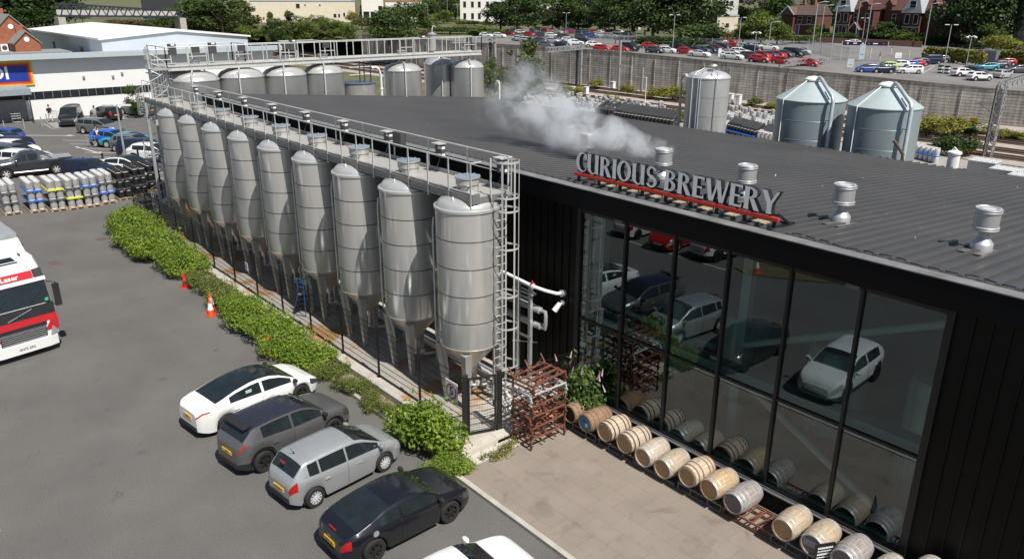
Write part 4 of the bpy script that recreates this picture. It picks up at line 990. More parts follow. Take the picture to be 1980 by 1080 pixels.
# ---- pickup truck in the supermarket car park
def pickup(loc, deg, label):
    t = thing('pickup_truck', label, 'pickup', (loc[0], loc[1], 0), R_(deg)); pm = paint('slate', (0.055, 0.058, 0.07), 0.5, 0.28)
    L, W, rw, xf, xr = 5.35, 1.86, .38, 1.78, -1.44; ra = .44
    def z_l(x):
        z = .42
        for xc in (xf, xr):
            d = abs(x - xc)
            if d < ra: z = max(z, rw + math.sqrt(ra * ra - d * d))
        return z
    xs = sorted(set(np.linspace(-L / 2, L / 2, 70).round(4)) | {round(xc + ra * q * .999, 4) for xc in (xf, xr) for q in np.linspace(-1, 1, 13)})
    topk = [(-2.675, 1.05), (-2.6, 1.22), (-.72, 1.25), (-.7, 1.25), (-.62, 1.3), (-.42, 1.74), (-.2, 1.81), (.3, 1.83), (.62, 1.78), (1.38, 1.20), (2.2, 1.12), (2.5, 1.02), (2.62, .86), (2.675, .7)]
    bk = [(-2.675, 1.0), (-2.6, 1.2), (-.7, 1.2), (1.3, 1.1), (2.2, 1.03), (2.5, .92), (2.675, .6)]
    f = lambda k, x: float(np.interp(x, [q[0] for q in k], [q[1] for q in k])); rows = []
    for x in xs:
        hw = W / 2 * float(np.interp(x, [-2.675, -2.55, 2, 2.45, 2.675], [.96, 1, 1, .93, .74])); zb = f(bk, x); zt = max(zb + .02, f(topk, x)); gh = zt - zb; k = min(1, gh / .5); zl = min(z_l(x), zb - .05)
        we = hw * (.95 - .18 * k); ze = zb + gh * .88
        h = [(hw * .95, zl), (hw, zl + .4 * (zb - zl)), (hw, zl + .75 * (zb - zl)), (hw * .97, zb), (hw * .97 + (we - hw * .97) * .08, zb + (ze - zb) * .08), (hw * .97 + (we - hw * .97) * .9, zb + (ze - zb) * .9), (we, ze), (we * .6, zt - .01)]
        rows.append((x, [(x, y, z) for y, z in h] + [(x, 0, zt)] + [(x, -y, z) for y, z in h[::-1]]))
    n = 17; body = MB(); gls = {}; cov = MB()
    for (x0, A), (x1, B) in zip(rows[:-1], rows[1:]):
        xm = (x0 + x1) / 2
        for j in range(n - 1):
            jj = j if j < 8 else n - 2 - j; tgt = body
            if jj == 4 and (-.38 < xm < .28 or .36 < xm < 1.1): tgt = gls.setdefault('side_window%d%d' % (j < 8, xm < .3), MB())
            if jj >= 6 and .64 < xm < 1.36: tgt = gls.setdefault('windscreen', MB())
            if jj >= 6 and -.6 < xm < -.44: tgt = gls.setdefault('rear_window', MB())
            if jj >= 6 and xm < -.74: tgt = cov
            tgt.add([A[j], B[j], B[j + 1], A[j + 1]], [(3, 2, 1, 0)])
    body.add(rows[0][1], [tuple(range(n))]); body.add(rows[-1][1], [tuple(range(n - 1, -1, -1))])
    weld(body).build('body', pm, t, True, 30)
    for k, m in gls.items(): weld(m).build(k.rstrip('01'), dkglass, t)
    weld(cov).build('bed_cover', mat('bed_cover_grey', (0.26, 0.265, 0.275), rough=0.5), t)
    g = MB(); g.b2(-2.3, 2.3, -.7, .7, .3, .62); g.build('underbody', trimb, t, False)
    for x in (xf, xr):
        for sd in (1, -1):
            w = tyre_mb(rw, .25).build('wheel', rubber, t); w.location = (x, sd * .80, rw); rim_mb(rw, .25, sd, 6).build('rim', [alloy, rubber], w)
    for sd in (1, -1):
        g = MB(); g.box((1.05, sd * 1.03, 1.2), (.12, .2, .2)); g.build('mirror', pm, t)
        g = MB(); g.box((2.45, sd * .72, .86), (.32, .3, .14)); g.build('headlight', headl, t)
        g = MB(); g.box((-2.665, sd * .84, 1.0), (.04, .16, .36)); g.build('taillight', taill, t)
        g = MB(); g.tube([(1.3, sd * .93, .42), (-.9, sd * .93, .42)], .05, 6); g.build('side_step', chrome, t)
        g = MB(); g.tube([(-.45, sd * .7, 1.74), (-.8, sd * .78, 1.55), (-1.25, sd * .83, 1.25)], .04, 6); g.build('sports_bar', pm, t)
    g = MB(); g.box((2.66, 0, .82), (.05, 1.0, .22)); g.build('grille', chrome, t, False)
    g = MB(); g.box((-2.72, 0, .58), (.16, 1.7, .16)); g.build('rear_bumper', trimb, t, False)
    return t
wv = Vector(G(113, 337)[:2]) - Vector(G(28, 345)[:2])
pickup((-67.0, 10.35), 265, 'dark grey pickup truck parked nearest the keg pallets in the supermarket car park')

# ---- distant cars: one mesh per body type, colour carried by the object
FAR = {}
def far_mesh(sp):
    if sp in FAR: return FAR[sp]
    s, parts, fl, xf, xr, rows = car_geo(sp, 26)
    mb = MB()
    for nm, p in parts.items():
        m = 0
        if 'window' in nm or nm in ('windscreen', 'roof_glass'): m = 1
        if nm in ('lower_cladding', 'roof_panel'): m = 2
        if nm.startswith('tail'): m = 3
        if nm.startswith('head'): m = 4
        weld(p); mb.add(p.v, p.f, m)
    mb.add(fl.v, fl.f, 2)
    for x in (xf, xr):
        for sd in (1, -1):
            tyre_mb(s['rw'], .21, 2, mb, (x, sd * (s['W'] / 2 - .135), s['rw']), 14)
            mb.cyl((x, sd * (s['W'] / 2 - .10), s['rw']), (x, sd * (s['W'] / 2 - .035), s['rw']), s['rw'] * .62, m=4, seg=12)
    mb.box((-s['L'] / 2 - .01, 0, .66), (.02, .52, .11), m=5)
    FAR[sp] = mb.mesh('far_' + sp, [obj_paint, dkglass, rubber, taill, headl, plate_y], True, 32)
    return FAR[sp]
COL = dict(white=(.75, .75, .74), silver=(.42, .44, .45), grey=(.13, .135, .14), black=(.014, .014, .016), red=(.45, .02, .02), blue=(.03, .07, .28), navy=(.012, .018, .06), lime=(.42, .58, .10), teal=(.03, .30, .40), darkred=(.16, .015, .02), bright_blue=(.02, .12, .52), slate=(.07, .075, .09))
def far_car(sp, col, p, deg, label, group):
    o = link('parked_car', far_mesh(sp)); o.location = p; o.rotation_euler = (0, 0, R_(deg)); o.color = (*COL[col], 1)
    return tag(o, label, 'car', group)
SN = dict(hatch='hatchback', saloon='saloon', estate='estate car', suv='small suv', crossover='crossover', coupe='coupe', mpv='van')
# ================================================================== LORRY
def lorry():
    t = thing('lorry', 'white and red articulated lorry cab with Laser visor board, cut off by the left edge', 'lorry', (-31.40, 3.48, 0), R_(10.5))
    cw = paint('lorry_white', (0.78, 0.78, 0.77)); cr = paint('lorry_red', (0.50, 0.02, 0.03)); cg = mat('lorry_charcoal', (0.028, 0.029, 0.033), rough=0.4, var=0.1)
    W = 2.48; h = W / 2
    # cab shell: side outline swept across with rounded front corners
    prof = [(-2.2, .9), (-.02, .62), (.02, 1.25), (-.04, 1.9), (-.30, 2.78), (-.52, 3.20), (-.85, 3.45), (-2.2, 3.55)]
    g = MB(); ys = [(-h, -.28), (-h + .10, -.08), (-h + .32, 0), (h - .32, 0), (h - .10, -.08), (h, -.28)]
    n = len(prof); rows = []
    for y, dx in ys: rows.append([(x + (dx if x > -1.5 else 0), y * (1 - .05 * max(0, z - 1.6) / 2), z) for x, z in prof])
    for A, B in zip(rows[:-1], rows[1:]):
        for i in range(n - 1):
            g.add([A[i], A[i + 1], B[i + 1], B[i]], [(0, 1, 2, 3)])
    g.add(rows[0], [tuple(range(n))]); g.add(rows[-1], [tuple(range(n - 1, -1, -1))])
    weld(g).build('cab', cw, t, True, 35)
    def front(z): return float(np.interp(z, [.62, 1.25, 1.9, 2.78, 3.20, 3.45], [-.02, .02, -.04, -.30, -.52, -.85]))
    def face(nm, z0, z1, y0, y1, m, off=.012, par=t, k=5, y0b=None, y1b=None):
        g = MB(); y0b = y0 if y0b is None else y0b; y1b = y1 if y1b is None else y1b
        for i in range(k):
            a, b = z0 + (z1 - z0) * i / k, z0 + (z1 - z0) * (i + 1) / k
            ya0, ya1 = y0 + (y0b - y0) * i / k, y1 + (y1b - y1) * i / k; yb0, yb1 = y0 + (y0b - y0) * (i + 1) / k, y1 + (y1b - y1) * (i + 1) / k
            g.add([(front(a) + off, ya0, a), (front(a) + off, ya1, a), (front(b) + off, yb1, b), (front(b) + off, yb0, b), (front(a) - .05, ya0, a), (front(a) - .05, ya1, a), (front(b) - .05, yb1, b), (front(b) - .05, yb0, b)], [(0, 1, 2, 3), (1, 5, 6, 2), (4, 0, 3, 7), (3, 2, 6, 7), (0, 4, 5, 1)])
        return weld(g).build(nm, m, par, False)
    face('windscreen', 1.93, 2.70, -1.12, 1.12, dkglass, .014)
    face('dash_panel', 1.50, 1.90, -1.18, 1.18, cg, .016)
    face('red_band', 1.24, 1.49, -1.2, 1.2, cr, .012)
    face('red_flash', .86, 1.30, .72, 1.22, cr, .018, y0b=1.0)
    face('red_flash', .86, 1.30, -1.22, -.72, cr, .018, y1b=-1.0)
    face('upper_grille', 1.10, 1.235, -.82, .82, cg, .022)
    gr = face('grille', .66, 1.06, -.78, .78, cg, .022)
    for i in range(5):
        z = .70 + i * .08; g = MB(); g.box((front(z) + .03, 0, z), (.02, 1.5, .018)); g.build('grille_bar', galv, gr, False)
    text('emblem_lettering', 'O', .2, chrome, Matrix.Translation((front(1.68) + .035, 0, 1.68)) @ Matrix.Rotation(R_(90), 4, 'Z') @ Matrix.Rotation(R_(82), 4, 'X'), t, .006)
    g = MB(); g.bar((front(1.55) + .03, -.42, 1.55), (front(1.82) + .03, .42, 1.82), .02, .02); g.build('emblem_bar', galv, t, False)
    for sd in (1, -1):
        g = MB(); g.add([(-.06, sd * .86, .62), (-.10, sd * 1.20, .66), (-.16, sd * 1.22, 1.02), (-.03, sd * .98, .96), (.055, sd * .86, .62), (-.02, sd * 1.19, .66), (-.09, sd * 1.21, 1.02), (.055, sd * .98, .96)], [(0, 1, 2, 3), (7, 6, 5, 4), (0, 4, 5, 1), (1, 5, 6, 2), (2, 6, 7, 3), (3, 7, 4, 0)]); g.build('headlight', headl, t, False)
        g = MB(); g.box((.0, sd * 1.36, 2.25), (.14, .20, .62)); g.box((.0, sd * 1.36, 1.82), (.14, .20, .22)); g.tube([(-.3, sd * 1.2, 2.62), (0, sd * 1.36, 2.62), (0, sd * 1.36, 1.7), (-.3, sd * 1.22, 1.75)], .025, 6); g.build('mirror', cg, t, True)
        g = MB(); g.add([(-.62, sd * (h + .006), 1.95), (-1.75, sd * (h + .006), 1.95), (-1.75, sd * (h - .05), 2.6), (-.85, sd * (h - .05), 2.6)], [(0, 1, 2, 3)] if sd < 0 else [(3, 2, 1, 0)]); g.build('side_window', dkglass, t, False)
    bm = MB(); bm.lathe  # bumper
    g = MB(); g.prism([(-.40, -1.27), (.03, -1.10), (.09, -.8), (.09, .8), (.03, 1.10), (-.40, 1.27)], .26, .62); bo = g.build('bumper', cw, t, True)
    text('plate_lettering', 'GN72 ZFD', .12, cg, Matrix.Translation((.092, 0, .42)) @ Matrix.Rotation(R_(90), 4, 'Z') @ Matrix.Rotation(R_(90), 4, 'X'), bo, .002)
    for y in (-.75, .35):
        g = MB(); g.bar((front(1.95) + .03, y, 1.95), (front(2.35) + .03, y + .5, 2.35), .03, .02); g.build('wiper', cg, t, False)
    g = MB(); g.box((front(2.02) + .02, 1.0, 2.02), (.01, .12, .14)); g.build('sticker', mat('sticker_green', (.1, .42, .2), rough=.5), t, False)
    # sun visor board with the haulier's name
    face('visor_board', 2.74, 2.86, -1.16, 1.16, cw, .07)
    rb = face('name_board', 2.88, 3.12, -1.16, .80, cr, .05)
    face('roof_band', 2.875, 3.14, .82, 1.14, cg, .05)
    text('name_lettering', 'Laser', .24, white_p, Matrix.Translation((front(3.0) + .075, .02, 3.0)) @ Matrix.Rotation(R_(90), 4, 'Z') @ Matrix.Rotation(R_(66), 4, 'X'), rb, .006, 1.15)
    g = MB(); g.add([(-.78, -.55, 3.43), (-.78, .55, 3.43), (-1.25, .5, 3.53), (-1.25, -.5, 3.53), (-.78, -.55, 3.33), (-.78, .55, 3.33), (-1.25, .5, 3.43), (-1.25, -.5, 3.43)], [(0, 1, 2, 3), (1, 0, 4, 5), (2, 1, 5, 6), (3, 2, 6, 7), (0, 3, 7, 4)]); g.build('roof_hatch', dkglass, t, False)
    g = MB(); g.add([(-1.4, -1.1, 3.5), (-1.4, 1.1, 3.5), (-2.2, 1.18, 3.95), (-2.2, -1.18, 3.95), (-2.3, -1.18, 3.5), (-2.3, 1.18, 3.5)], [(0, 1, 2, 3), (1, 5, 2), (0, 3, 4), (3, 2, 5, 4)]); g.build('air_deflector', cw, t, False)
    for sd in (1, -1):
        g = MB(); g.b2(-2.45, -2.1, sd * 1.22 - .05, sd * 1.22 + .05, 1.2, 3.7); g.build('side_fairing', cg, t, False)
    for i in range(3):
        g = MB(); g.cyl((-1.3 - .1 * i, .82, 3.49), (-1.3 - .1 * i, .82, 3.57), .03); g.build('roof_marker', cg, t)
    for x in (-1.35, -4.4):
        for sd in (1, -1):
            w = tyre_mb(.5, .34).build('wheel', rubber, t); w.location = (x, sd * 1.06, .5); rim_mb(.5, .34, sd, 10).build('rim', [alloy, rubber], w)
    g = MB(); g.b2(-6.2, -.6, -.45, .45, .7, 1.0); g.build('chassis', cg, t, False)
    return t
lorry()
tr = thing('trailer', 'grey roofed box trailer with blue front and sides behind the white lorry cab', 'trailer', (-34.35, 3.0, 0), R_(4.5))
tb = mat('trailer_blue', (0.02, 0.045, 0.36), rough=0.4, var=0.08); tg = mat('trailer_roof_grey', (0.36, 0.37, 0.38), rough=0.45, metal=0.2, var=0.08, scale=1, stretch=(.3, 3, 1)); tf = mat('trailer_frame', (0.50, 0.53, 0.56), rough=0.4, metal=0.3)
g = MB(); g.b2(-13.6, 0, -1.25, 1.25, 1.15, 3.92); g.build('box_body', tb, tr, False)
g = MB(); g.b2(-13.62, .02, -1.27, 1.27, 3.921, 3.97); g.build('roof', tg, tr, False)
g = MB(); g.b2(-13.62, .03, 1.262, 1.29, 3.80, 4.0); g.b2(.021, .05, -1.29, 1.29, 3.72, 4.0)
for y in (-1.25, -.1, 1.25): g.b2(.003, .06, y - .07, y + .07, 1.15, 3.72)
g.build('frame_rail', tf, tr, False)
g = MB(); g.b2(.004, .012, .45, .95, 3.25, 3.42); g.build('front_plate', label_white, tr, False)
g = MB(); g.b2(-13.5, -.3, -.5, .5, .85, 1.149); g.build('chassis', black_p, tr, False)
for x in (-9.5, -10.8, -12.1):
    for sd in (1, -1):
        w = tyre_mb(.5, .36).build('wheel', rubber, tr); w.location = (x, sd * 1.03, .5)
# ================================================================== FENCE, GATE, SPEED SIGN
FZ0, FZ1 = 0.16, 2.08
def panel_mesh(L, name):
    g = MB()
    for i in range(9):
        z = 0.10 + i * 0.222
        g.b2(0.04, L - 0.04, -0.009, -0.004, z - 0.006, z + 0.006); g.b2(0.04, L - 0.04, 0.004, 0.009, z - 0.006, z + 0.006)
    n = int(L / 0.055)
    for i in range(n): x = 0.05 + i * (L - .1) / n; g.b2(x - 0.0013, x + 0.0013, -0.0035, 0.0035, 0.03, 1.92)
    return g.mesh(name, black_p, False)
def post_mesh(h=2.0, w=.06):
    g = MB(); g.b2(-w / 2, w / 2, -w / 2 - 0.012, w / 2 - .012, 0, h); g.box((0, -.012, .008), (.14, .14, .016)); g.box((0, -.012, h + .008), (w + .008, w + .008, .016))
    for i in range(5): g.box((0, .012 - w / 2 - .03, .3 + i * .4), (.05, .02, .04))
    return g.mesh('fence_post', black_p, False)
fn = thing('mesh_fence', 'long black wire mesh fence with square posts between the tanks and the shrubs', 'fence', (-16.45, 12.40, FZ0), PI)
PL = 2.52; pmz = panel_mesh(PL, 'mesh_panel'); psm = post_mesh()
for i in range(13):
    o = link('mesh_panel', pmz, fn); o.location = (i * PL, 0, 0)
for i in range(14):
    o = link('post', psm, fn); o.location = (i * PL, 0, 0); 
# far end return and the low black screen behind it
o = link('mesh_panel', pmz, fn); o.location = (13 * PL, 0, 0); o.rotation_euler = (0, 0, R_(-60))
gt = thing('mesh_gate', 'black wire mesh gate on stout square posts at the corner of the tank compound', 'gate', (-16.40, 12.30, FZ0), R_(70))
g = MB(); g.b2(-.07, .07, -.06, .08, -.1, 2.02); g.b2(1.02, 1.16, -.06, .08, -.1, 2.0); g.build('gate_post', black_p, gt, False)
g = MB(); g.b2(.10, .98, -.025, .025, .06, .11); g.b2(.10, .98, -.025, .025, 1.88, 1.93); g.b2(.10, .15, -.025, .025, .112, 1.878); g.b2(.93, .98, -.025, .025, .112, 1.878); g.box((.9, -.06, 1.0), (.06, .06, .2)); g.build('gate_frame', black_p, gt, False)
o = link('mesh_infill', panel_mesh(.86, 'mesh_infill'), gt); o.location = (.10, 0, .06); o.scale = (1, 1, .95)
f2 = thing('mesh_fence', 'short black wire mesh fence running from the gate to the brewery wall', 'fence', (-15.98, 13.42, FZ0), R_(85.5))
pm2 = panel_mesh(1.4, 'short_panel')
for i in range(2): o = link('mesh_panel', pm2, f2); o.location = (i * 1.4, 0, 0)
for i in range(1, 3): o = link('post', psm, f2); o.location = (i * 1.4, 0, 0)
sp = thing('speed_sign', 'white square sign with a red ring and the number 5 hung on the mesh fence', 'sign', (-17.13, 12.36, 1.38))
g = MB(); g.box((0, 0, 0), (.60, .02, .66)); g.build('sign_plate', label_white, sp, False)
g = MB(); g.lathe([(.205, -.014), (.205, -.018), (.255, -.018), (.255, -.014)], (0, 0, 0), 40, 0, 'y', cap=False); g.build('red_ring', mat('sign_red', (0.42, 0.02, 0.035), rough=0.45), sp)
text('numeral', '5', .40, black_p, Matrix.Translation((0, -.0125, 0)) @ Matrix.Rotation(R_(90), 4, 'X'), sp, .002)

# ================================================================== SHRUBS
lf_hedge = leafmat('hedge_leaf', (0.085, 0.165, 0.014), (0.28, 0.37, 0.05), 0.3, 1.1)
lf_olive = leafmat('olive_leaf', (0.09, 0.125, 0.025), (0.22, 0.25, 0.06), 0.3, 1.1)
lf_dark = leafmat('dark_leaf', (0.022, 0.045, 0.010), (0.055, 0.09, 0.020), 0.2, 0.35)
lf_mid = leafmat('mid_leaf', (0.035, 0.066, 0.014), (0.085, 0.13, 0.030), 0.25, 0.3)
lf_lt = leafmat('light_leaf', (0.075, 0.115, 0.018), (0.15, 0.20, 0.035), 0.3, 0.3)
lf_yel = leafmat('yellow_leaf', (0.14, 0.15, 0.025), (0.30, 0.29, 0.06), 0.3, 0.5)
lf_blue = leafmat('cedar_leaf', (0.11, 0.15, 0.12), (0.22, 0.27, 0.23), 0.15, 0.4)
bark = mat('bark', (0.075, 0.055, 0.04), rough=0.9, rgb2=(0.13, 0.10, 0.075), scale=3, stretch=(3, 3, .5), bump=0.4, bscale=12)
def leaf_cloud(mb, blobs, n, size, rng, up=0.35, shell=0.55, m=0, asp=0.62):
    # many small leaves through the volume of overlapping ellipsoid clumps
    w = [b[3] * b[4] * b[5] for b in blobs]; tot = sum(w)
    for b, ww in zip(blobs, w):
        k = max(6, int(n * ww / tot))
        for _ in range(k):
            while True:
                d = Vector((rng.gauss(0, 1), rng.gauss(0, 1), rng.gauss(0, 1)))
                if d.length > .01: break
            d.normalize(); r = (shell + (1 - shell) * rng.random()) * (0.86 + .28 * rng.random())
            p = Vector((b[0] + d.x * b[3] * r, b[1] + d.y * b[4] * r, b[2] + d.z * b[5] * r))
            if p.z < 0.02: p.z = 0.02 + rng.random() * .1
            nrm = (d * .6 + Vector((rng.gauss(0, .5), rng.gauss(0, .5), rng.gauss(0, .5) + up))).normalized()
            a = nrm.orthogonal().normalized(); ang = rng.random() * 2 * PI
            bb = nrm.cross(a); t1 = a * math.cos(ang) + bb * math.sin(ang); t2 = nrm.cross(t1)
            s = size * (.6 + .8 * rng.random()); q = s * asp
            mb.add([p - t1 * s * .5, p + t2 * q * .5 + t1 * .05 * s, p + t1 * s * .5, p - t2 * q * .5 + t1 * .05 * s], [(0, 1, 2, 3)], m)
    return mb
def shrub_meshes(seed, w, d, h, n, size, lf, name):
    rng = random.Random(seed); bl = []
    for i in range(24):
        a = rng.random() * 2 * PI; r = rng.random() ** .5
        x, y = math.cos(a) * r * w * .42, math.sin(a) * r * d * .42; s = .13 + .2 * rng.random()
        z = h * (.25 + .5 * rng.random() * (1.1 - r * .6)); bl.append((x, y, z, w * s, d * s, h * (.20 + .14 * rng.random())))
    for i in range(16):        # stray shoots
        a = rng.random() * 2 * PI; r = .45; bl.append((math.cos(a) * r * w, math.sin(a) * r * d, h * (.2 + .85 * rng.random()), .10, .10, .2))
    mb = leaf_cloud(MB(), bl, n, size, rng); fo = mb.mesh(name, lf, False)
    st = MB()
    for i in range(9):
        a = rng.random() * 2 * PI; st.tube([(rng.gauss(0, .1), rng.gauss(0, .1), 0), (math.cos(a) * w * .15, math.sin(a) * d * .15, h * .4), (math.cos(a) * w * .32, math.sin(a) * d * .32, h * .75)], .012, 5)
    return fo, st.mesh('stems', bark)
def plant(name, ms, label, cat, loc, rz=0, sc=1, group=None):
    t = thing(name, label, cat, loc, rz, group); t.scale = sc if isinstance(sc, tuple) else (sc,) * 3
    link('foliage', ms[0], t); link('stems', ms[1], t); return t
HM = [shrub_meshes(s, 2.0, 1.5, 1.25, 6800, .082, lf_hedge, 'hedge_foliage') for s in (1, 2, 3)]
HO = [shrub_meshes(s, 1.8, 1.2, .8, 3800, .07, lf_olive, 'hedge_foliage_olive') for s in (4, 5)]
# (x, y, scale tuple, kind)
HED = [(-46.6, 11.4, (1.25, 1.35, 1.25), 0), (-45.0, 11.3, (1.2, 1.5, 1.3), 1), (-43.4, 11.1, (1.2, 1.6, 1.25), 2), (-41.7, 11.0, (1.2, 1.55, 1.15), 0), (-40.0, 11.0, (1.2, 1.5, 1.25), 1), (-38.4, 11.1, (1.1, 1.35, 1.15), 2), (-36.9, 11.2, (1.0, 1.2, 1.0), 0),
       (-35.2, 11.3, (.9, .95, 1.0), 3), (-33.6, 11.35, (1, 1.05, 1.1), 4), (-32.1, 11.3, (1, 1.1, 1.1), 3), (-30.5, 11.25, (.9, 1.05, .85), 1), (-28.9, 11.2, (1.0, 1.25, .95), 0), (-27.3, 11.2, (1.0, 1.3, 1.0), 2), (-25.7, 11.25, (1.0, 1.25, 1.0), 1), (-24.2, 11.3, (.95, 1.1, .85), 0),
       (-22.8, 11.4, (.85, .8, .8), 4), (-21.4, 11.5, (.8, .65, .75), 3), (-20.2, 11.5, (.8, .55, .65), 4), (-19.2, 11.6, (.6, .5, .6), 3)]
for i, (x, y, sc, k) in enumerate(HED):
    lb = ('tall bright green shrub in the leafy hedge by the fence, ' if k < 3 else 'low olive green shrub along the kerb by the fence, ') + ('farthest end' if i == 0 else (ORD[i] + ' from the far end'))
    plant('hedge_shrub', HM[k] if k < 3 else HO[k - 3], lb, 'shrub', (x, y - (.22 if i > 6 else 0), .05), random.random() * 6, sc if i < 7 else (sc[0], sc[1] * .98, sc[2] * .92), 'shrubs along the tank fence')
BIG = shrub_meshes(11, 2.2, 1.9, 1.7, 6500, .125, lf_hedge, 'big_shrub_foliage')
plant('large_shrub', BIG, 'large bright leafy shrub at the fence corner in front of the silver hatchback', 'shrub', (-16.75, 10.95, .05), .4, (1.0, .9, .98))
plant('large_shrub', HM[1], 'trailing bright green shrub spilling over the kerb in front of the black coupe', 'shrub', (-15.35, 10.85, .02), 1.0, (.7, .55, .55))
bud = shrub_meshes(21, 1.3, 1.1, 1.75, 3800, .12, leafmat('buddleia_leaf', (0.05, 0.10, 0.022), (0.13, 0.20, 0.05), .25, 1.5), 'buddleia_foliage')
bt = plant('buddleia_bush', bud, 'buddleia bush with pink flower spikes between the rusty racks and the glass', 'shrub', (-15.0, 15.75, .07), 0, (1.15, .8, 1.15))
rng = random.Random(3)
for i in range(9):
    g = MB(); x, y = rng.uniform(-.7, .8), rng.uniform(-.5, .4); z = rng.uniform(1.0, 1.8); g.cyl((x, y, z), (x + rng.uniform(-.1, .15), y + rng.uniform(-.1, .1), z + .2), .035, .008, 7)
    g.build('flower_spike', mat('buddleia_pink', (0.55, 0.30, 0.38), rough=.7, rgb2=(.7, .5, .55), scale=30), bt)
wd = shrub_meshes(31, .9, .5, .22, 420, .06, lf_yel, 'weed_foliage')
plant('weed_tuft', wd, 'small dry yellow weed growing at the foot of the pale step', 'plant', (-15.0, 12.35, .07), 1.2, (1, .8, 1))
plant('weed_tuft', wd, 'small dry weed growing beside the bottom of the rusty racks', 'plant', (-15.15, 12.95, .07), 1.7, (.9, .7, 1))

# ================================================================== TRAFFIC CONES, STEPS
cone_o = mat('cone_orange', (0.62, 0.07, 0.015), rough=.5, var=.08); cone_r = mat('cone_red', (0.55, 0.03, 0.015), rough=.5, var=.08)
def cone(loc, label, body=cone_o, band=True, tilt=0):
    t = thing('traffic_cone', label, 'cone', loc, 0, 'traffic cones by the hedge'); t.rotation_euler = (tilt, tilt * .6, .3)
    g = MB(); g.b2(-.20, .20, -.20, .20, 0, .035); g.build('cone_base', body if band else cone_r, t, False)
    g = MB(); g.lathe([(.155, .035), (.15, .05), (.035, .74), (.028, .75)], (0, 0, 0), 20); co = g.build('cone_body', body, t)
    if band: g = MB(); g.lathe([(.118, .26), (.121, .262), (.072, .555), (.069, .557)], (0, 0, 0), 20, cap=False); g.build('reflective_band', label_white, co)
    return t
cone((-31.15, 10.15, 0), 'orange and white traffic cone standing nearest the parked cars on the asphalt by the hedge')
cone((-31.75, 10.40, 0), 'orange and white traffic cone standing just behind another banded cone by the hedge')
cone((-35.25, 10.55, .02), 'plain red traffic cone leaning against the hedge', cone_r, False, .22)
cone((-25.85, 10.35, .06), 'red and white traffic cone half buried in the hedge behind the white saloon', cone_r, True, .06)
cone((-19.35, .1, .06), 'orange and white traffic cone on the verge, reflected in the glass front')
st = thing('step_ladder', 'blue wheeled warehouse steps with handrails standing beside the fermenter tanks', 'steps', (-28.5, 13.05, .16), R_(20))
bl = mat('steps_blue', (0.03, 0.13, 0.38), rough=.45, var=.08)
g = MB()
for sy in (-.26, .26): g.tube([(-.35, sy, 0), (.05, sy, .95), (.05, sy, 1.65), (.38, sy, 1.65), (.38, sy, 0)], .02, 7); g.tube([(.05, sy, 1.3), (.38, sy, 1.3)], .015, 6); g.tube([(-.35, sy, 0.02), (.38, sy, 0.02)], .018, 6)
g.tube([(.38, -.26, 1.65), (.38, .26, 1.65)], .02, 7); g.build('frame', bl, st)
for i in range(4):
    g = MB(); g.box((-.26 + i * .105, 0, .22 + i * .24), (.2, .5, .03)); g.build('tread', trimb if i < 3 else galv, st, False)
nb = thing('notice', 'white paper notice fixed to the mesh fence', 'sign', (-32.4, 12.36, 1.35)); g = MB(); g.box((0, 0, 0), (.28, .012, .36)); g.build('notice_sheet', label_white, nb, False); g = MB()
for i in range(5): g.box((0, -.0075, .1 - i * .05), (.2, .002, .012))
g.build('print_lines', trimb, nb, False)

# ================================================================== PIPE RACK, PIPE AND LAMP ON THE BLACK WALL
prk = thing('pipe_rack', 'galvanised pipe rack with lagged pipes standing against the black wall', 'pipe rack', (0, 0, 0))
for x in (-17.75, -17.15):
    g = MB(); g.b2(x - .055, x + .055, 15.5, 15.61, .16, 3.98); g.build('rack_post', galv, prk, False)
for z in (3.98, 3.55, 2.2): g = MB(); g.b2(-17.9, -17.05, 15.49, 15.50 if z < 3.9 else 15.63, z, z + .09); g.build('cross_arm', galv, prk, False)
lag = mat('pipe_lagging', (0.42, 0.42, 0.41), rough=.5, metal=.5, rgb2=(.6, .6, .59), scale=6)
for z, r, x1 in ((3.22, .115, -16.85), (2.68, .115, -16.8)):
    g = MB(); g.cyl((-46, 15.72, z), (x1, 15.72, z), r, seg=14); g.build('lagged_pipe', lag, prk)
g = MB(); g.tube([(-16.85, 15.72, 3.22), (-16.62, 15.72, 3.24), (-16.6, 15.72, 3.1), (-16.6, 15.72, 2.8), (-16.62, 15.72, 2.66), (-16.8, 15.72, 2.68)], .06, 8); g.build('pipe_bend', lag, prk)
g = MB(); g.bar((-17.9, 15.45, 1.9), (-17.0, 15.75, 2.05), .03); g.b2(-17.95, -17.0, 15.47, 15.66, 3.72, 3.78); g.build('tie_bar', galv, prk, False)
wp = thing('white_pipe', 'white pipe with a flange curving from the tanks into the black wall', 'pipe', (0, 0, 0))
g = MB(); g.tube([(-19.5, 15.3, 4.32), (-18.0, 15.35, 4.22), (-17.0, 15.5, 4.06), (-16.6, 15.68, 3.98), (-16.33, 15.92, 3.9), (-16.28, 16.2, 3.88)], .055, 10); g.build('pipe', white_p, wp)
g = MB(); g.cyl((-17.02, 15.49, 4.06), (-16.96, 15.52, 4.05), .105, seg=14); g.box((-16.98, 15.46, 4.2), (.05, .05, .1), m=1); g.build('flange', [galv_lt, red_p], wp)
g = MB(); g.cyl((-16.28, 16.05, 3.89), (-16.28, 16.19, 3.88), .11, seg=16); g.build('wall_collar', galv, wp)
fl = thing('wall_floodlight', 'small grey floodlight fixed to the black wall below the white pipe', 'lamp', (-16.3, 16.19, 3.55))
g = MB(); g.cyl((0, .0, 0), (0, -.06, 0), .085, seg=14); g.build('mount', galv_lt, fl)
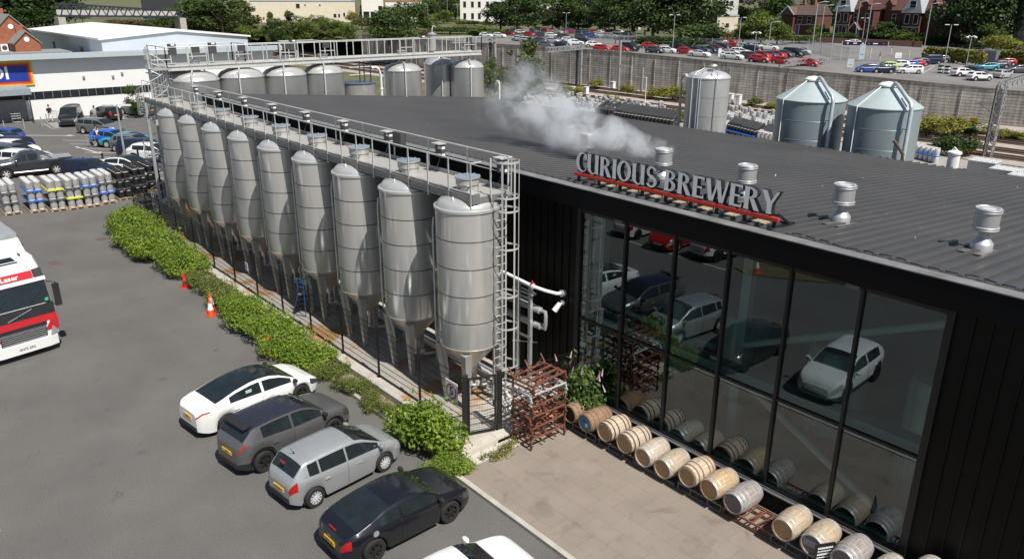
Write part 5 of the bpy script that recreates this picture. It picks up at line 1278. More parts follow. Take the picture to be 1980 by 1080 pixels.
g = MB(); g.bar((0, -.05, 0), (0, -.2, -.04), .03); g.cyl((0.02, -.17, .02), (-.06, -.33, -.22), .075, .095, 12); g.build('lamp_head', white_p, fl)
# pipework on the pad beneath the tanks
pl = thing('floor_pipework', 'long grey pipes on low stands running beneath the row of tanks', 'pipes', (0, 0, 0))
for y, z, r in ((14.75, .62, .06), (14.95, .62, .06), (15.15, .62, .05)):
    g = MB(); g.cyl((-46, y, z), (-18.2, y, z), r, seg=10); g.build('pipe', galv_lt if r > .055 else galv, pl)
for i in range(12):
    x = -45 + i * 2.4; g = MB(); g.b2(x - .03, x + .03, 14.65, 15.25, .52, .56); g.b2(x - .03, x + .03, 14.66, 14.72, .16, .52); g.b2(x - .03, x + .03, 15.18, 15.24, .16, .52); g.build('pipe_stand', galv, pl, False)
hs = thing('hose_bundle', 'tangle of pale hoses and valves beside the foot of the caged ladder', 'hoses', (-17.3, 14.9, .16))
rng = random.Random(5)
for i in range(5):
    g = MB(); y = -.5 + i * .22; z = .16 + .08 * (i % 2); g.tube([(-.8, y, z), (.0, y + .05, z + .1), (.45, y - .1, z), (.6, y - .3, .06)], .05, 8); g.build('hose', white_p if i % 2 else galv_lt, hs)

# ================================================================== RUSTY RACK STACK
def rack_frame(mb, x0, x1, y0, y1, z, h=.30, arms=True):
    for y in (y0, (y0 + y1) / 2, y1): mb.b2(x0, x1, y - .022, y + .022, z, z + .05)
    for x in np.linspace(x0, x1, 4): mb.b2(x - .022, x + .022, y0, y1, z + .051, z + .095)
    for x in (x0, x1):
        for y in (y0, y1): mb.b2(x - .025, x + .025, y - .025, y + .025, z - h, z)
    if arms:
        for x in (x0 + .02, x1 - .02):
            for y in (y0 + .28, y1 - .28): mb.bar((x, y - .13, z + .10), (x, y - .02, z + .19), .035); mb.bar((x, y + .13, z + .10), (x, y + .02, z + .19), .035)
RS = [('rusty steel barrel rack at the very bottom of the leaning rack stack', .30, 0, rust), ('rusty steel barrel rack, second from the bottom of the rack stack', .66, 2, rust), ('rusty steel barrel rack, third from the bottom of the rack stack', 1.02, -3, rust), ('rusty steel barrel rack with drooping corner in the middle of the stack', 1.38, 3, rust), ('pale galvanised barrel rack near the top of the rusty rack stack', 1.74, -2, galv_lt), ('rusty barrel rack with upturned ends on top of the rack stack', 2.08, 4, rust)]
for i, (lb, z, rz, mt) in enumerate(RS):
    t = thing('barrel_rack', lb, 'rack', (-15.05, 14.05, .07), R_(rz), 'empty racks in the stack by the gate')
    g = MB(); rack_frame(g, -.42, .42, -.68, .68, z, .27); g.build('rails', mt, t, False)
    g = MB()
    for y in (-.68, -.2, .25, .68): g.b2(-.5, .5, y - .02, y + .02, z - .14, z - .10)
    g.build('lower_bars', mt, t, False)
    if i == 5:
        g = MB()
        for y in (-.68, .0, .68): g.bar((-.42, y, z + .05), (-.62, y, z + .30), .04); 
        g.build('upturned_ends', rust, t, False)

# ================================================================== BARRELS ON THEIR RACKS
def wood(name, c1, c2, st=13):
    m = mat(name, c1, rough=.8, rgb2=c2, scale=st, stretch=(1.6, .16, 1.6), bump=.3, bscale=12, detail=7)
    return m
W_ = dict(brown=wood('oak_brown', (.17, .10, .065), (.33, .21, .12)), pale=wood('oak_pale', (.34, .26, .19), (.60, .50, .40)), tan=wood('oak_tan', (.30, .21, .13), (.52, .42, .29)), amber=wood('oak_amber', (.32, .20, .09), (.56, .41, .23)), grey=wood('oak_grey', (.17, .145, .13), (.38, .34, .31)), cream=wood('oak_cream', (.33, .26, .20), (.56, .47, .37)))
head_w = mat('barrel_head_oak', (.33, .19, .085), rough=.75, rgb2=(.46, .29, .15), scale=7, stretch=(6, 1, .6)); head_g = mat('barrel_head_grey', (.13, .11, .105), rough=.8, rgb2=(.22, .19, .18), scale=7, stretch=(6, 1, .6))
head_b = mat('barrel_head_blue', (.03, .20, .42), rough=.5, rgb2=(.05, .27, .50), scale=4); head_d = mat('barrel_head_dark', (.03, .022, .018), rough=.9)  # last one: dark disc painted as the shaded hole of the open barrel
hoop_g = mat('hoop_galvanised', (.50, .52, .54), rough=.42, metal=.5, rgb2=(.62, .64, .66), scale=8); hoop_k = mat('hoop_black', (.045, .036, .03), rough=.6, metal=.4, rgb2=(.10, .06, .04), scale=14); hoop_r = mat('hoop_rusty', (.13, .075, .05), rough=.75, rgb2=(.22, .13, .09), scale=10)
BM = {}
def barrel_parts(wd, hd, hp):
    key = (wd, hd, hp)
    if key in BM: return BM[key]
    L, re, rb = .92, .275, .335; n = 14
    R = lambda y: re + (rb - re) * (1 - (2 * abs(y) / L) ** 2)
    g = MB(); prof = [(R(-L / 2) - .03, -L / 2), (R(-L / 2), -L / 2)] + [(R(y), y) for y in np.linspace(-L / 2, L / 2, n)[1:-1]] + [(R(L / 2), L / 2), (R(L / 2) - .03, L / 2), (R(L / 2) - .035, L / 2 - .03), (.001, L / 2 - .03)]
    g.lathe(prof, (0, 0, 0), 40, 0, 'y', cap=False); g.lathe([(R(-L / 2) - .032, -L / 2 + .001), (R(-L / 2) - .036, -L / 2 + .035)], (0, 0, 0), 40, 0, 'y', cap=False)
    staves = g.mesh('staves', W_[wd])
    g = MB(); g.lathe([(.001, -L / 2 + .034), (R(-L / 2) - .034, -L / 2 + .034)], (0, 0, 0), 40, 0, 'y', cap=False); head = g.mesh('head', {'w': head_w, 'g': head_g, 'b': head_b, 'd': head_d}[hd])
    hm = {'g': hoop_g, 'k': hoop_k, 'r': hoop_r}[hp]; hoops = []
    for y, w in ((-.435, .05), (-.30, .042), (-.14, .042), (.14, .042), (.30, .042), (.435, .05)):
        g = MB(); a, b = y - w / 2, y + w / 2
        g.lathe([(R(a) - .002, a), (R(a) + .004, a), (R(b) + .004, b), (R(b) - .002, b)], (0, 0, 0), 40, 0, 'y', cap=False); hoops.append(g.mesh('hoop', hm))
    g = MB(); g.cyl((0, 0, .325), (0, 0, .345), .03, seg=12); bung = g.mesh('bung', head_w)
    BM[key] = (staves, head, hoops, bung); return BM[key]
BAR = [(-14.72, .60, 'brown', 'd', 'r', 'weathered brown barrel with a broken open end, next to the buddleia'), (-14.04, .58, 'brown', 'b', 'r', 'weathered brown barrel with a blue painted end'), (-13.27, .63, 'pale', 'w', 'k', 'pale oak barrel with dark hoops, right of the blue ended barrel'), (-12.50, .60, 'cream', 'w', 'k', 'cream oak barrel with dark hoops, fourth barrel from the buddleia'),
       (-11.82, .50, 'cream', 'w', 'g', 'pale barrel with bright hoops, fifth from the buddleia'), (-11.12, .48, 'tan', 'w', 'g', 'tan barrel with bright hoops, sixth from the buddleia'), (-10.30, .64, 'pale', 'w', 'r', 'pale barrel with thin rusty hoops, seventh from the buddleia'), (-9.58, .63, 'amber', 'w', 'g', 'amber coloured barrel with bright hoops, beside the grey weathered barrel'),
       (-8.86, .60, 'grey', 'g', 'g', 'grey weathered barrel with a grey end, left of the empty rusty rack'), (-7.48, .62, 'tan', 'w', 'g', 'tan barrel with bright hoops, right of the empty rusty rack'), (-6.74, .63, 'tan', 'g', 'g', 'tan barrel with a grey patched end, beside the chalkboard'), (-5.98, .66, 'grey', 'g', 'g', 'grey weathered barrel right of the chalkboard'),
       (-5.18, .60, 'cream', 'g', 'g', 'pale barrel almost hidden at the bottom edge, second from the right'), (-4.42, 1.02, 'cream', 'w', 'g', 'pale barrel raised higher than the rest at the right end of the row')]
YBAR = 15.46
for i, (x, z, wd, hd, hp, lb) in enumerate(BAR):
    t = thing('barrel', lb, 'barrel', (x, YBAR, z + .05), R_(random.uniform(-3, 3)), 'oak barrels along the glass front')
    sv, hd_, hps, bg_ = barrel_parts(wd, hd, hp)
    roll = random.uniform(-.7, .7)
    for me in [sv, hd_] + hps + [bg_]:
        o = link(me.name.split('.')[0], me, t); o.rotation_euler = (0, roll, 0)
    if hd == 'b':
        g = MB(); g.box((.05, -.428, -.05), (.09, .004, .11)); g.build('paper_label', label_white, t, False)
        g = MB()
        for k in range(7): g.box((-.10 + k * .028, -.4275, .04 + .02 * (k % 2)), (.016, .003, .05))
        g.build('stencil_marks', mat('stencil_navy', (.01, .02, .10), rough=.6), t, False)
    if i == 10:
        g = MB(); g.box((0, -.4285, .03), (.42, .004, .17), rz=0); g.build('grey_board', mat('board_grey', (.27, .28, .30), rough=.7, rgb2=(.36, .37, .39), scale=6), t, False)
RK = [(-14.38, 2, galv, 'dark grey barrel rack under the two brown barrels'), (-12.88, 2, galv, 'dark grey barrel rack under the two pale dark hooped barrels'), (-11.47, 2, galv, 'dark grey barrel rack under the two lowest bright hooped barrels'), (-9.94, 2, galv, 'dark grey barrel rack under the amber barrel'), (-8.50, 2, rust, 'rusty barrel rack half empty beside the grey weathered barrel'), (-7.11, 2, galv, 'barrel rack under the barrels left of the chalkboard'), (-5.58, 2, galv, 'barrel rack under the barrels right of the chalkboard'), (-4.42, 1, galv, 'taller barrel rack under the raised barrel at the right end')]
rk_dark = mat('rack_dark_steel', (.10, .105, .11), rough=.55, metal=.4, rgb2=(.17, .17, .17), scale=8)
for x, k, mt, lb in RK:
    t = thing('barrel_rack', lb, 'rack', (x, YBAR, .07), 0, 'racks under the barrels'); m_ = rk_dark if mt is galv else rust
    tall = .34 if k == 1 else 0; hw = .70 if k == 2 else .40
    if x == -11.47: tall = -.12
    zt = .27 + tall
    for sy in (-.33, .33):
        g = MB(); g.b2(-hw, hw, sy - .022, sy + .022, zt - .045, zt); g.b2(-hw, hw, sy - .02, sy + .02, .05, .085)
        for xx in (-hw + .02, -hw * .4, hw * .4, hw - .02): g.b2(xx - .018, xx + .018, sy - .016, sy + .016, 0 if abs(xx) > hw * .5 else .086, zt - .046)
        g.build('side_frame', m_, t, False)
    g = MB()
    for xx in np.linspace(-hw, hw, 6): g.b2(xx - .016, xx + .016, -.308, .308, zt - .04, zt - .012)
    for xx in (-hw, hw): g.b2(xx - .016, xx + .016, -.308, .308, .055, .08)
    g.build('cross_bars', m_, t, False)
    if m_ is rust:
        g = MB()
        for xx in (.05, .30, .55): g.bar((xx, -.3, zt + .01), (xx + .1, .3, zt + .01), .03); g.bar((xx, .0, zt), (xx + .12, .05, zt + .14), .03)
        g.build('loose_bars', rust, t, False)
cb = thing('chalkboard', 'black chalkboard with white lettering leaning between two barrels', 'sign', (-6.42, 15.02, .62), R_(62))
g = MB(); g.box((0, 0, 0), (.50, .03, .62)); g.build('board', black_p, cb, False)
g = MB(); rng = random.Random(9)
for r_ in range(5):
    xx = -.19
    while xx < .17:
        w = rng.uniform(.02, .05); g.box((xx + w / 2, -.0165, .2 - r_ * .085), (w * .8, .002, .05 if r_ in (0, 2) else .03)); xx += w
g.build('chalk_lettering', label_white, cb, False)
# ================================================================== TANKS BEHIND THE HALL
stl2 = mat('tank_steel_plain', (0.55, 0.55, 0.54), rough=0.33, metal=0.75, var=0.07, scale=1.0, stretch=(1, 1, .3))
def round_tank(label, x, y, r, sh, rise=.52, group=None, pipe=1, seams=(), m=stl2, md=steel_dome, flat=False):
    t = thing('storage_tank', label, 'tank', (x, y, 0), 0, group)
    g = MB(); g.lathe([(r, 0), (r, sh)], seg=48); g.build('shell', m, t)
    g = MB()
    if flat: g.lathe([(r + .03, sh), (r + .04, sh + .07), (r, sh + .08), (0, sh + .16)], seg=48)
    else: g.lathe([(r + .03, sh), (r + .035, sh + .06), (r - .02, sh + .08), (r * .95, sh + .17), (r * .82, sh + rise * .62), (r * .55, sh + rise * .88), (r * .26, sh + rise * .97), (r * .24, sh + rise * 1.15), (.001, sh + rise * 1.2)], seg=48)
    g.build('domed_top', md, t)
    for z in seams:
        g = MB(); g.lathe([(r + .001, z - .02), (r + .006, z - .018), (r + .006, z + .018), (r + .001, z + .02)], seg=48, cap=False); g.build('weld_band', dark_gap if m is steel else stl2, t)
    if pipe:
        for q in range(pipe):
            a = R_((-25, -75)[q]); c, s_ = math.cos(a), math.sin(a)
            pts = [(c * r * .55, s_ * r * .55, sh + rise * .9), (c * r * .6, s_ * r * .6, sh + rise * 1.1), (c * (r + .05), s_ * (r + .05), sh + rise * .95), (c * (r + .13), s_ * (r + .13), sh + .2), (c * (r + .13), s_ * (r + .13), .3)]
            g = MB(); g.tube(pts, .045, 7); g.build('down_pipe', galv_lt, t)
    return t
GB = 'large steel tanks behind the far end of the hall'
BT = [(-51.9, 16.6, 1.3, 8.05, 'steel tank half hidden behind the first large tank, beside the spiral stair'), (-49.0, 16.9, 1.40, 7.85, 'large steel tank behind the walkway, nearest the spiral stair'), (-49.0, 19.75, 1.40, 7.9, 'large steel tank behind the hall, second from the spiral stair'), (-49.0, 22.65, 1.38, 7.85, 'large steel tank behind the hall, third from the spiral stair'),
      (-49.0, 25.45, 1.32, 7.85, 'large steel tank behind the hall, fourth from the spiral stair'), (-49.0, 31.7, 1.36, 7.65, 'large steel tank standing alone beneath the bare middle of the high walkway'), (-50.8, 36.2, 1.15, 7.75, 'steel tank half hidden behind the last tank of the back row'), (-49.0, 37.55, 1.27, 7.6, 'last steel tank of the back row, at the end of the high walkway')]
for x, y, r, sh, lb in BT: round_tank(lb, x, y, r, sh, .55, GB, 1, (sh - 1.15, sh - 2.3) if y > 25 else ())
round_tank('short pale tank with a dark flat lid, between the tall back row tanks', -49.2, 28.2, 1.12, 6.95, .3, None, 0, (), mat('short_tank_grey', (0.36, 0.35, 0.33), rough=.5, metal=.3), mat('lid_blue_grey', (.16, .19, .26), rough=.3, metal=.4), True)
t = thing('white_pipe', 'white swan neck pipe rising beside the short tank behind the hall', 'pipe', (-48.4, 29.3, 0))
g = MB(); g.tube([(0, -.5, 8.0), (0, -.2, 8.05), (0, .05, 7.9), (0, .2, 7.5), (0, .22, 6.6), (0, .22, 4)], .085, 9); g.lathe([(.12, 6.5), (.12, 6.6)], (0, .22, 0), 12); g.build('pipe', white_p, t)
t = thing('steel_gantry', 'dark steel gantry with pipes above the short tank behind the hall', 'frame', (-48.9, 28.0, 0))
for y in (-.1, .25, .75): g = MB(); g.cyl((0.4, y, 4), (.4, y, 8.6), .05, seg=8); g.build('upright', dark_gap, t)
g = MB()
for z in (7.6, 8.1): g.tube([(.4, -.9, z), (.4, .9, z)], .035, 6)
g.build('cross_pipe', galv_lt, t)
# the high walkway over them
hw = thing('high_walkway', 'high railed walkway over the large steel tanks behind the hall', 'walkway', (0, 0, 0))
BZ = 8.70
g = MB(); g.b2(-49.6, -48.45, 15.2, 38.5, BZ - .06, BZ); g.b2(-51.6, -49.65, 15.2, 20.4, BZ - .06, BZ); g.b2(-51.2, -49.65, 23.4, 26.0, BZ - .06, BZ); g.build('deck', grating, hw, False)
g = MB(); g.b2(-48.45, -48.38, 15.2, 38.5, BZ - .22, BZ + .12); g.b2(-48.36, -48.33, 15.2, 38.5, BZ - .2, BZ - .15); g.b2(-48.36, -48.33, 15.2, 38.5, BZ + .03, BZ + .08); g.b2(-49.67, -49.6, 20.4, 38.5, BZ - .2, BZ + .1); g.build('edge_channel', galv_lt, hw, False)
def rail(pts, z0, posts, nm=True):
    g = MB(); g.tube([(x, y, z0 + 1.12) for x, y in pts], .026, 6); g.build('handrail', galv_lt, hw)
    for (x0, y0), (x1, y1) in zip(pts[:-1], pts[1:]):
        L = math.hypot(x1 - x0, y1 - y0); n = max(1, round(L / posts))
        for i in range(n + 1):
            x, y = x0 + (x1 - x0) * i / n, y0 + (y1 - y0) * i / n
            g = MB(); g.b2(x - .026, x + .026, y - .026, y + .026, z0 - .2, z0 + 1.1); g.build('rail_post', galv_lt, hw, False)
rail([(-48.4, 15.2), (-48.4, 38.5), (-49.6, 38.5), (-49.6, 20.4)], BZ, 1.22)
rail([(-48.4, 15.2), (-51.6, 15.2), (-51.6, 20.4), (-49.6, 20.4)], BZ, 1.3)
rail([(-49.65, 23.4), (-51.2, 23.4), (-51.2, 26.0), (-49.65, 26.0)], BZ, 1.3)
for y in (17.0, 19.8, 22.7, 25.5, 31.7, 37.4):      # raised gate frames and hatches beside each tank
    g = MB(); g.b2(-48.37, -48.33, y - .55, y - .50, BZ, BZ + 1.14); g.b2(-48.37, -48.33, y + .5, y + .55, BZ, BZ + 1.14); g.b2(-48.36, -48.34, y - .49, y + .49, BZ + .55, BZ + .60); g.build('gate_frame', galv_lt, hw, False)
    g = MB(); g.lathe([(.3, BZ), (.3, BZ + .28), (.36, BZ + .3), (.36, BZ + .34), (0, BZ + .38)], (-49.0, y, 0), 20); g.build('manway_neck', alum, hw)
    if y != 31.7: g = MB(); g.b2(-48.52, -48.40, y - .25, y + .2, BZ + .75, BZ + 1.12); g.build('control_box', cbm, hw, False)
for y in (16.0, 18.4, 23.7, 33.9):
    g = MB(); g.b2(-49.7, -49.5, y - .22, y + .22, BZ + .6, BZ + 1.25); g.box((-49.44, y, BZ + 1.2), (.1, .2, .1), m=1); g.build('control_box', [cbm, label_white], hw, False)
g = MB(); g.lathe([(.28, BZ + .2), (.28, BZ + 1.3), (.33, BZ + 1.32), (.33, BZ + 1.4), (.05, BZ + 1.5), (.05, BZ + 1.75)], (-49.3, 34.6, 0), 20); g.tube([(-49.3, 34.6, BZ + 1.7), (-49.3, 34.7, BZ + 1.95), (-49.3, 34.95, BZ + 1.85)], .05, 8); g.build('vent_drum', alum, hw)
for y in (16.9, 19.7, 25.5, 31.7, 37.5):
    for x in (-49.4, -48.6): g = MB(); g.cyl((x, y + .5, 8.1), (x, y + .5, BZ - .06), .05, seg=8); g.build('support_stub', galv, hw)

# ================================================================== LONE TANK AND GALVANISED SILOS
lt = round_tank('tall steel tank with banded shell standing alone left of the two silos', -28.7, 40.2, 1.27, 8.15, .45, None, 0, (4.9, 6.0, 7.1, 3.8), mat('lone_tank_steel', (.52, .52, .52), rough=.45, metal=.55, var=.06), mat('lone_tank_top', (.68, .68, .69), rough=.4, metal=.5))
g = MB(); g.tube([(-.9, -.95, 8.3), (-1.3, -.75, 8.25), (-1.42, -.7, 8.0), (-1.42, -.7, 3)], .085, 8); g.build('down_pipe', galv_lt, lt)
for a, c_ in ((-98, galv_lt), (-80, galv), (-74, galv)):
    x, y = 1.30 * math.cos(R_(a)), 1.30 * math.sin(R_(a)); g = MB(); g.tube([(x * .3, y * .3, 8.72), (x * .8, y * .8, 8.5), (x, y, 8.15), (x, y, 3)], .03, 6); g.build('conduit', c_, lt)
g = MB(); g.tube([(.5, -.3, 8.5), (.5, -.3, 8.85)], .06, 8); g.lathe([(.20, 8.85), (.24, 8.9), (.2, 8.96), (0, 9.0)], (.5, -.3, 0), 14); g.tube([(.7, -.7, 8.5), (1.0, -.85, 8.7), (1.15, -.75, 8.5), (1.15, -.75, 3)], .03, 6); g.build('relief_valve', alum, lt)
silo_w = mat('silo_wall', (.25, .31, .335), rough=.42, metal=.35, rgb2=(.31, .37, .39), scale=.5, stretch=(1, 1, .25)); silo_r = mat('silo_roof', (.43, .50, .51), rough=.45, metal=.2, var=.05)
for x, r, ev, tp, lb, ppx in ((-21.95, 1.78, 7.55, 8.45, 'galvanised steel silo with a conical roof, left of the pair', 0), (-17.95, 1.72, 7.58, 8.47, 'galvanised steel silo with a conical roof, right of the pair', 1)):
    t = thing('grain_silo', lb, 'silo', (x, 40.2, 0), 0, 'pair of galvanised silos')
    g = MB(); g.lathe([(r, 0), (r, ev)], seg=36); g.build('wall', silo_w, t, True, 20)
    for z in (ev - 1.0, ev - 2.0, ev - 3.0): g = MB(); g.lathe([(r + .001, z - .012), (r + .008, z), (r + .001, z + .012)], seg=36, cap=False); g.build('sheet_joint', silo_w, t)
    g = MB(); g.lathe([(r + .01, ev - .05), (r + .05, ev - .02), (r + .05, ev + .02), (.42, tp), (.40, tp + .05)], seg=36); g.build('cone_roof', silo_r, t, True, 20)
    g = MB(); g.lathe([(.36, tp + .05), (.46, tp + .06), (.46, tp + .13), (.34, tp + .24), (.001, tp + .30)], seg=24); g.build('roof_cap', white_p, t)
    a = R_(-110); c, s_ = math.cos(a), math.sin(a)
    g = MB(); g.tube([(c * .45, s_ * .45, tp + .05), (c * (r + .06), s_ * (r + .06), ev + .05), (c * (r + .06), s_ * (r + .06), 1)], .03, 6); g.build('conduit', white_p, t)
    a = R_(-32); c, s_ = math.cos(a), math.sin(a)
    g = MB(); g.tube([(c * .35, s_ * .35, tp + .1), (c * .55, s_ * .55, tp + .25), (c * .75, s_ * .75, tp + .2), (c * (r + .25), s_ * (r + .25), ev + .35), (c * (r + .38), s_ * (r + .38), ev + .1), (c * (r + .38), s_ * (r + .38), .3)], .10, 10); g.build('fill_pipe', mat('fill_pipe_grey', (.46, .51, .53), rough=.4, metal=.3), t)
    g = MB(); g.bar((c * (r), s_ * r, ev - .9), (c * (r + .38), s_ * (r + .38), ev - .9), .05); g.bar((c * (r * .7), s_ * r * .7, ev + .5), (c * r, s_ * r, ev + .15), .05); g.build('pipe_bracket', galv, t)
fp = thing('rusty_flue', 'bent rusty brown flue pipe standing at the rear edge of the roof', 'pipe', (0, 0, 0))
a = OY(1746, 299, 36.2); b = OY(1728, 272, 36.2); g = MB(); g.tube([(a.x, a.y, a.z - .3), a, (a.x + (b.x - a.x) * .7, 36.2, a.z + (b.z - a.z) * .75), b], .075, 8); g.build('flue', mat('flue_brown', (.09, .05, .035), rough=.7, var=.2), fp)
vb = thing('white_vent_drum', 'small white lidded drum vent at the rear edge of the roof', 'vent', (0, 0, 0))
p = OY(1843, 312, 36.9); g = MB(); g.lathe([(.24, -.8), (.24, .32), (.29, .34), (.29, .42), (.1, .5), (.001, .5)], (p.x, p.y, p.z), 20); g.tube([(p.x - .12, p.y, p.z + .5), (p.x - .05, p.y, p.z + .62), (p.x + .08, p.y, p.z + .5)], .03, 6); g.build('drum', white_p, vb)

# ================================================================== KEGS
def keg_mesh(name, body, band, rim):
    g = MB(); g.lathe([(.17, 0), (.185, .01), (.185, .06), (.175, .065), (.195, .10), (.20, .14), (.20, .42), (.195, .46), (.175, .5), (.185, .505), (.185, .55), (.168, .55), (.168, .51), (.05, .50), (.045, .53), (.001, .53)], seg=16, ms=[2, 2, 2, 0, 0, 0, 1, 0, 0, 2, 2, 2, 0, 0, 0])
    for i, mm in enumerate(g.m): pass
    return g.mesh(name, [body, band, rim], True)
keg_st = mat('keg_steel', (.62, .62, .61), rough=.3, metal=.55, var=.15, scale=4); keg_rim = mat('keg_rim', (.80, .79, .78), rough=.4, metal=.3); keg_k = mat('keg_black', (.02, .02, .022), rough=.4, var=.2)
KM = {'steel': keg_mesh('keg', keg_st, mat('keg_band_grey', (.17, .165, .16), rough=.5), keg_rim), 'black': keg_mesh('keg', keg_k, mat('keg_band_white', (.55, .56, .57), rough=.5), mat('keg_rim_black', (.05, .05, .052), rough=.4, metal=.2)),
      'red': keg_mesh('keg', keg_st, mat('keg_band_red', (.45, .03, .03), rough=.5), keg_rim), 'white': keg_mesh('keg', mat('keg_pale', (.66, .65, .64), rough=.4, metal=.3), mat('keg_band_pale', (.72, .7, .68), rough=.5), keg_rim)}
wdp = mat('pallet_wood', (.30, .21, .14), rough=.85, rgb2=(.42, .32, .22), scale=6)
tray = {'blue': mat('tray_blue', (.02, .13, .55), rough=.5), 'yellow': mat('tray_yellow', (.62, .66, .03), rough=.5), 'grey': mat('tray_grey', (.08, .08, .08), rough=.6)}  # grey tray coloured near black to paint the dark gap between keg layers
NK = 0
def keg(kind, p, label, group):
    global NK; NK += 1
    o = link('keg', KM[kind]); o.location = p; o.rotation_euler = (0, 0, (NK * 2.4) % 6.28)
    return tag(o, label, 'keg', group)
def pallet(x, y, z, lx, ly, rz, label):
    t = thing('pallet', label, 'pallet', (x, y, z), rz, 'wooden pallets under the kegs')
    g = MB()
    for k in np.linspace(-lx / 2 + .06, lx / 2 - .06, 9): g.b2(k - .05, k + .05, -ly / 2, ly / 2, .10, .13)
    for k in (-ly / 2 + .05, 0, ly / 2 - .05): g.b2(-lx / 2, lx / 2, k - .05, k + .05, 0, .099)
    g.build('boards', wdp, t, False)
STK = [(-54.75, 6.95, 'steel', ('grey', 'grey')), (-54.4, 8.25, 'steel', ('blue', 'blue')), (-53.95, 9.30, 'steel', ('grey', 'yellow')), (-53.75, 10.25, 'steel', ('yellow', 'grey')), (-53.7, 11.2, 'steel', ('grey', 'blue')), (-54.0, 12.2, 'steel', ('blue', 'grey')), (-54.4, 13.35, 'black', ('grey', 'grey')), (-54.9, 14.5, 'black', ('grey', 'grey')), (-55.5, 15.6, 'black', ('grey', 'grey'))]
for si, (x, y, kd, trs) in enumerate(STK):
    nm = ('%s keg stack from the yard gate end' % ORD[si]) if False else None
    who = ('leftmost' if si == 0 else ORD[si] + ' from left')
    pallet(x - 1.1, y, 0, 2.3, .92, 0, 'wooden pallet under the %s keg stack beside the car park fence' % who)
    for L in range(3):
        for c in range(5):
            for r in range(2):
                if L < 2 and c > 0 and not (si == 0 and r == 0): continue
                keg(kd, (x - .25 - c * .45, y + (r - .5) * .44, .135 + L * .615), '%s keg, %s layer, keg stack %s by the car park fence' % ('black' if kd == 'black' else 'steel', ('bottom', 'middle', 'top')[L], who), 'kegs stacked on pallets by the car park fence')
    for L, tc in enumerate(trs):
        g = MB(); g.b2(-1.12, 1.12, -.45, .45, 0, .05); o = g.build('keg_tray', tray[tc], None, False); o.location = (x - 1.12, y, .135 + .555 + L * .615); tag(o, '%s plastic keg tray, %s, keg stack %s' % (tc, 'lower' if L == 0 else 'upper', who), 'tray', 'plastic trays between the kegs')
def field(px, kind, lab, grp, step=.46, layers=1, maxn=999, z0=0.02, rows=None):
    a, b, c, d = [G(*q) for q in px]      # near-left, near-right, far-right, far-left on the yard
    nx = max(1, int((b - a).length / step)); ny = max(1, int((d - a).length / step)); out = []
    for j in range(ny):
        for i in range(nx):
            u, v = (i + .5) / nx, (j + .5) / ny
            p = (a * (1 - u) + b * u) * (1 - v) + (d * (1 - u) + c * u) * v
            for L in range(layers): out.append((p.x, p.y, z0 + L * .6))
    return out
# nearest rows as kegs of their own, the far mass as one object
near = field([(1404, 262), (1460, 277), (1478, 262), (1420, 246)], 'black', '', '', .46, 2)
for i, p in enumerate(near[:44]): keg('black', p, 'black keg stacked two high behind the roof edge, left of the silos', 'black kegs in the rear yard by the silos')
red = field([(1462, 278), (1500, 287), (1512, 268), (1484, 262)], 'red', '', '', .46, 2)
for i, p in enumerate(red[:22]): keg('red', p, 'steel keg with a red band, stacked behind the roof edge beside the left silo', 'red banded kegs in the rear yard')
wh = field([(1766, 306), (1812, 317), (1822, 300), (1775, 290)], 'white', '', '', .46, 2)
for i, p in enumerate(wh[:24]): keg('white', p, 'pale keg stacked behind the roof edge right of the silos', 'pale kegs right of the silos')
bk = field([(1185, 236), (1300, 254), (1318, 234), (1205, 219)], 'black', '', '', .47, 2)
for i, p in enumerate(bk[:72]): keg('black', p, 'black keg in the block behind the roof edge left of the lone steel tank', 'black kegs left of the lone tank')
for nm, px, lab, tc in (('keg_tray', [(1404, 262), (1460, 277)], 'blue plastic tray between black kegs left of the silos', 'blue'), ('keg_tray', [(1772, 307), (1812, 317)], 'blue plastic tray between pale kegs right of the silos', 'blue'), ('keg_tray', [(1262, 250), (1300, 256)], 'yellow plastic tray between black kegs left of the lone tank', 'yellow')):
    a, b = G(*px[0]), G(*px[1]); g = MB(); g.bar((a.x, a.y - .12, .6), (b.x, b.y - .12, .6), .35, .06); tag(g.build(nm, tray[tc], None, False), lab, 'tray')
for i, (px, py, tc) in enumerate(((1118, 203, 'blue'), (1058, 206, 'yellow'))):
    p = G(px, py, .62); g = MB(); g.box((p.x, p.y, .645), (2.2, 1.2, .03)); tag(g.build('keg_tray', tray[tc], None, False), '%s plastic tray lying on top of the white kegs behind the steam' % tc, 'tray')
mass = MB(); rngk = random.Random(8); km = KM['white']; kv = [tuple(v.co) for v in km.vertices]; kf = [tuple(p.vertices) for p in km.polygons]; kmi = [p.material_index for p in km.polygons]
simple = MB(); simple.lathe([(.185, 0), (.2, .12), (.2, .44), (.18, .5), (.185, .55), (.165, .55), (.16, .51), (.001, .5)], seg=9, ms=[0, 0, 0, 1, 1, 1, 0], cap=False)
for px in ([(1005, 206), (1190, 232), (1290, 214), (1100, 193)], [(1395, 250), (1520, 280), (1530, 235), (1410, 218)]):
    for p in field(px, '', '', '', .49, 1):
        p = (p[0] + rngk.uniform(-.04, .04), p[1] + rngk.uniform(-.04, .04), p[2] + (.57 if rngk.random() < .12 else 0))
        o = len(mass.v); mass.v.extend([(v[0] + p[0], v[1] + p[1], v[2] + p[2]) for v in simple.v]); mass.f.extend([tuple(i + o for i in f) for f in simple.f]); mass.m.extend(simple.m)
kb_ = field([(1150, 229), (1185, 235), (1240, 222), (1170, 211)], '', '', '', .47, 2) + bk[72:] + near[44:] + red[22:]
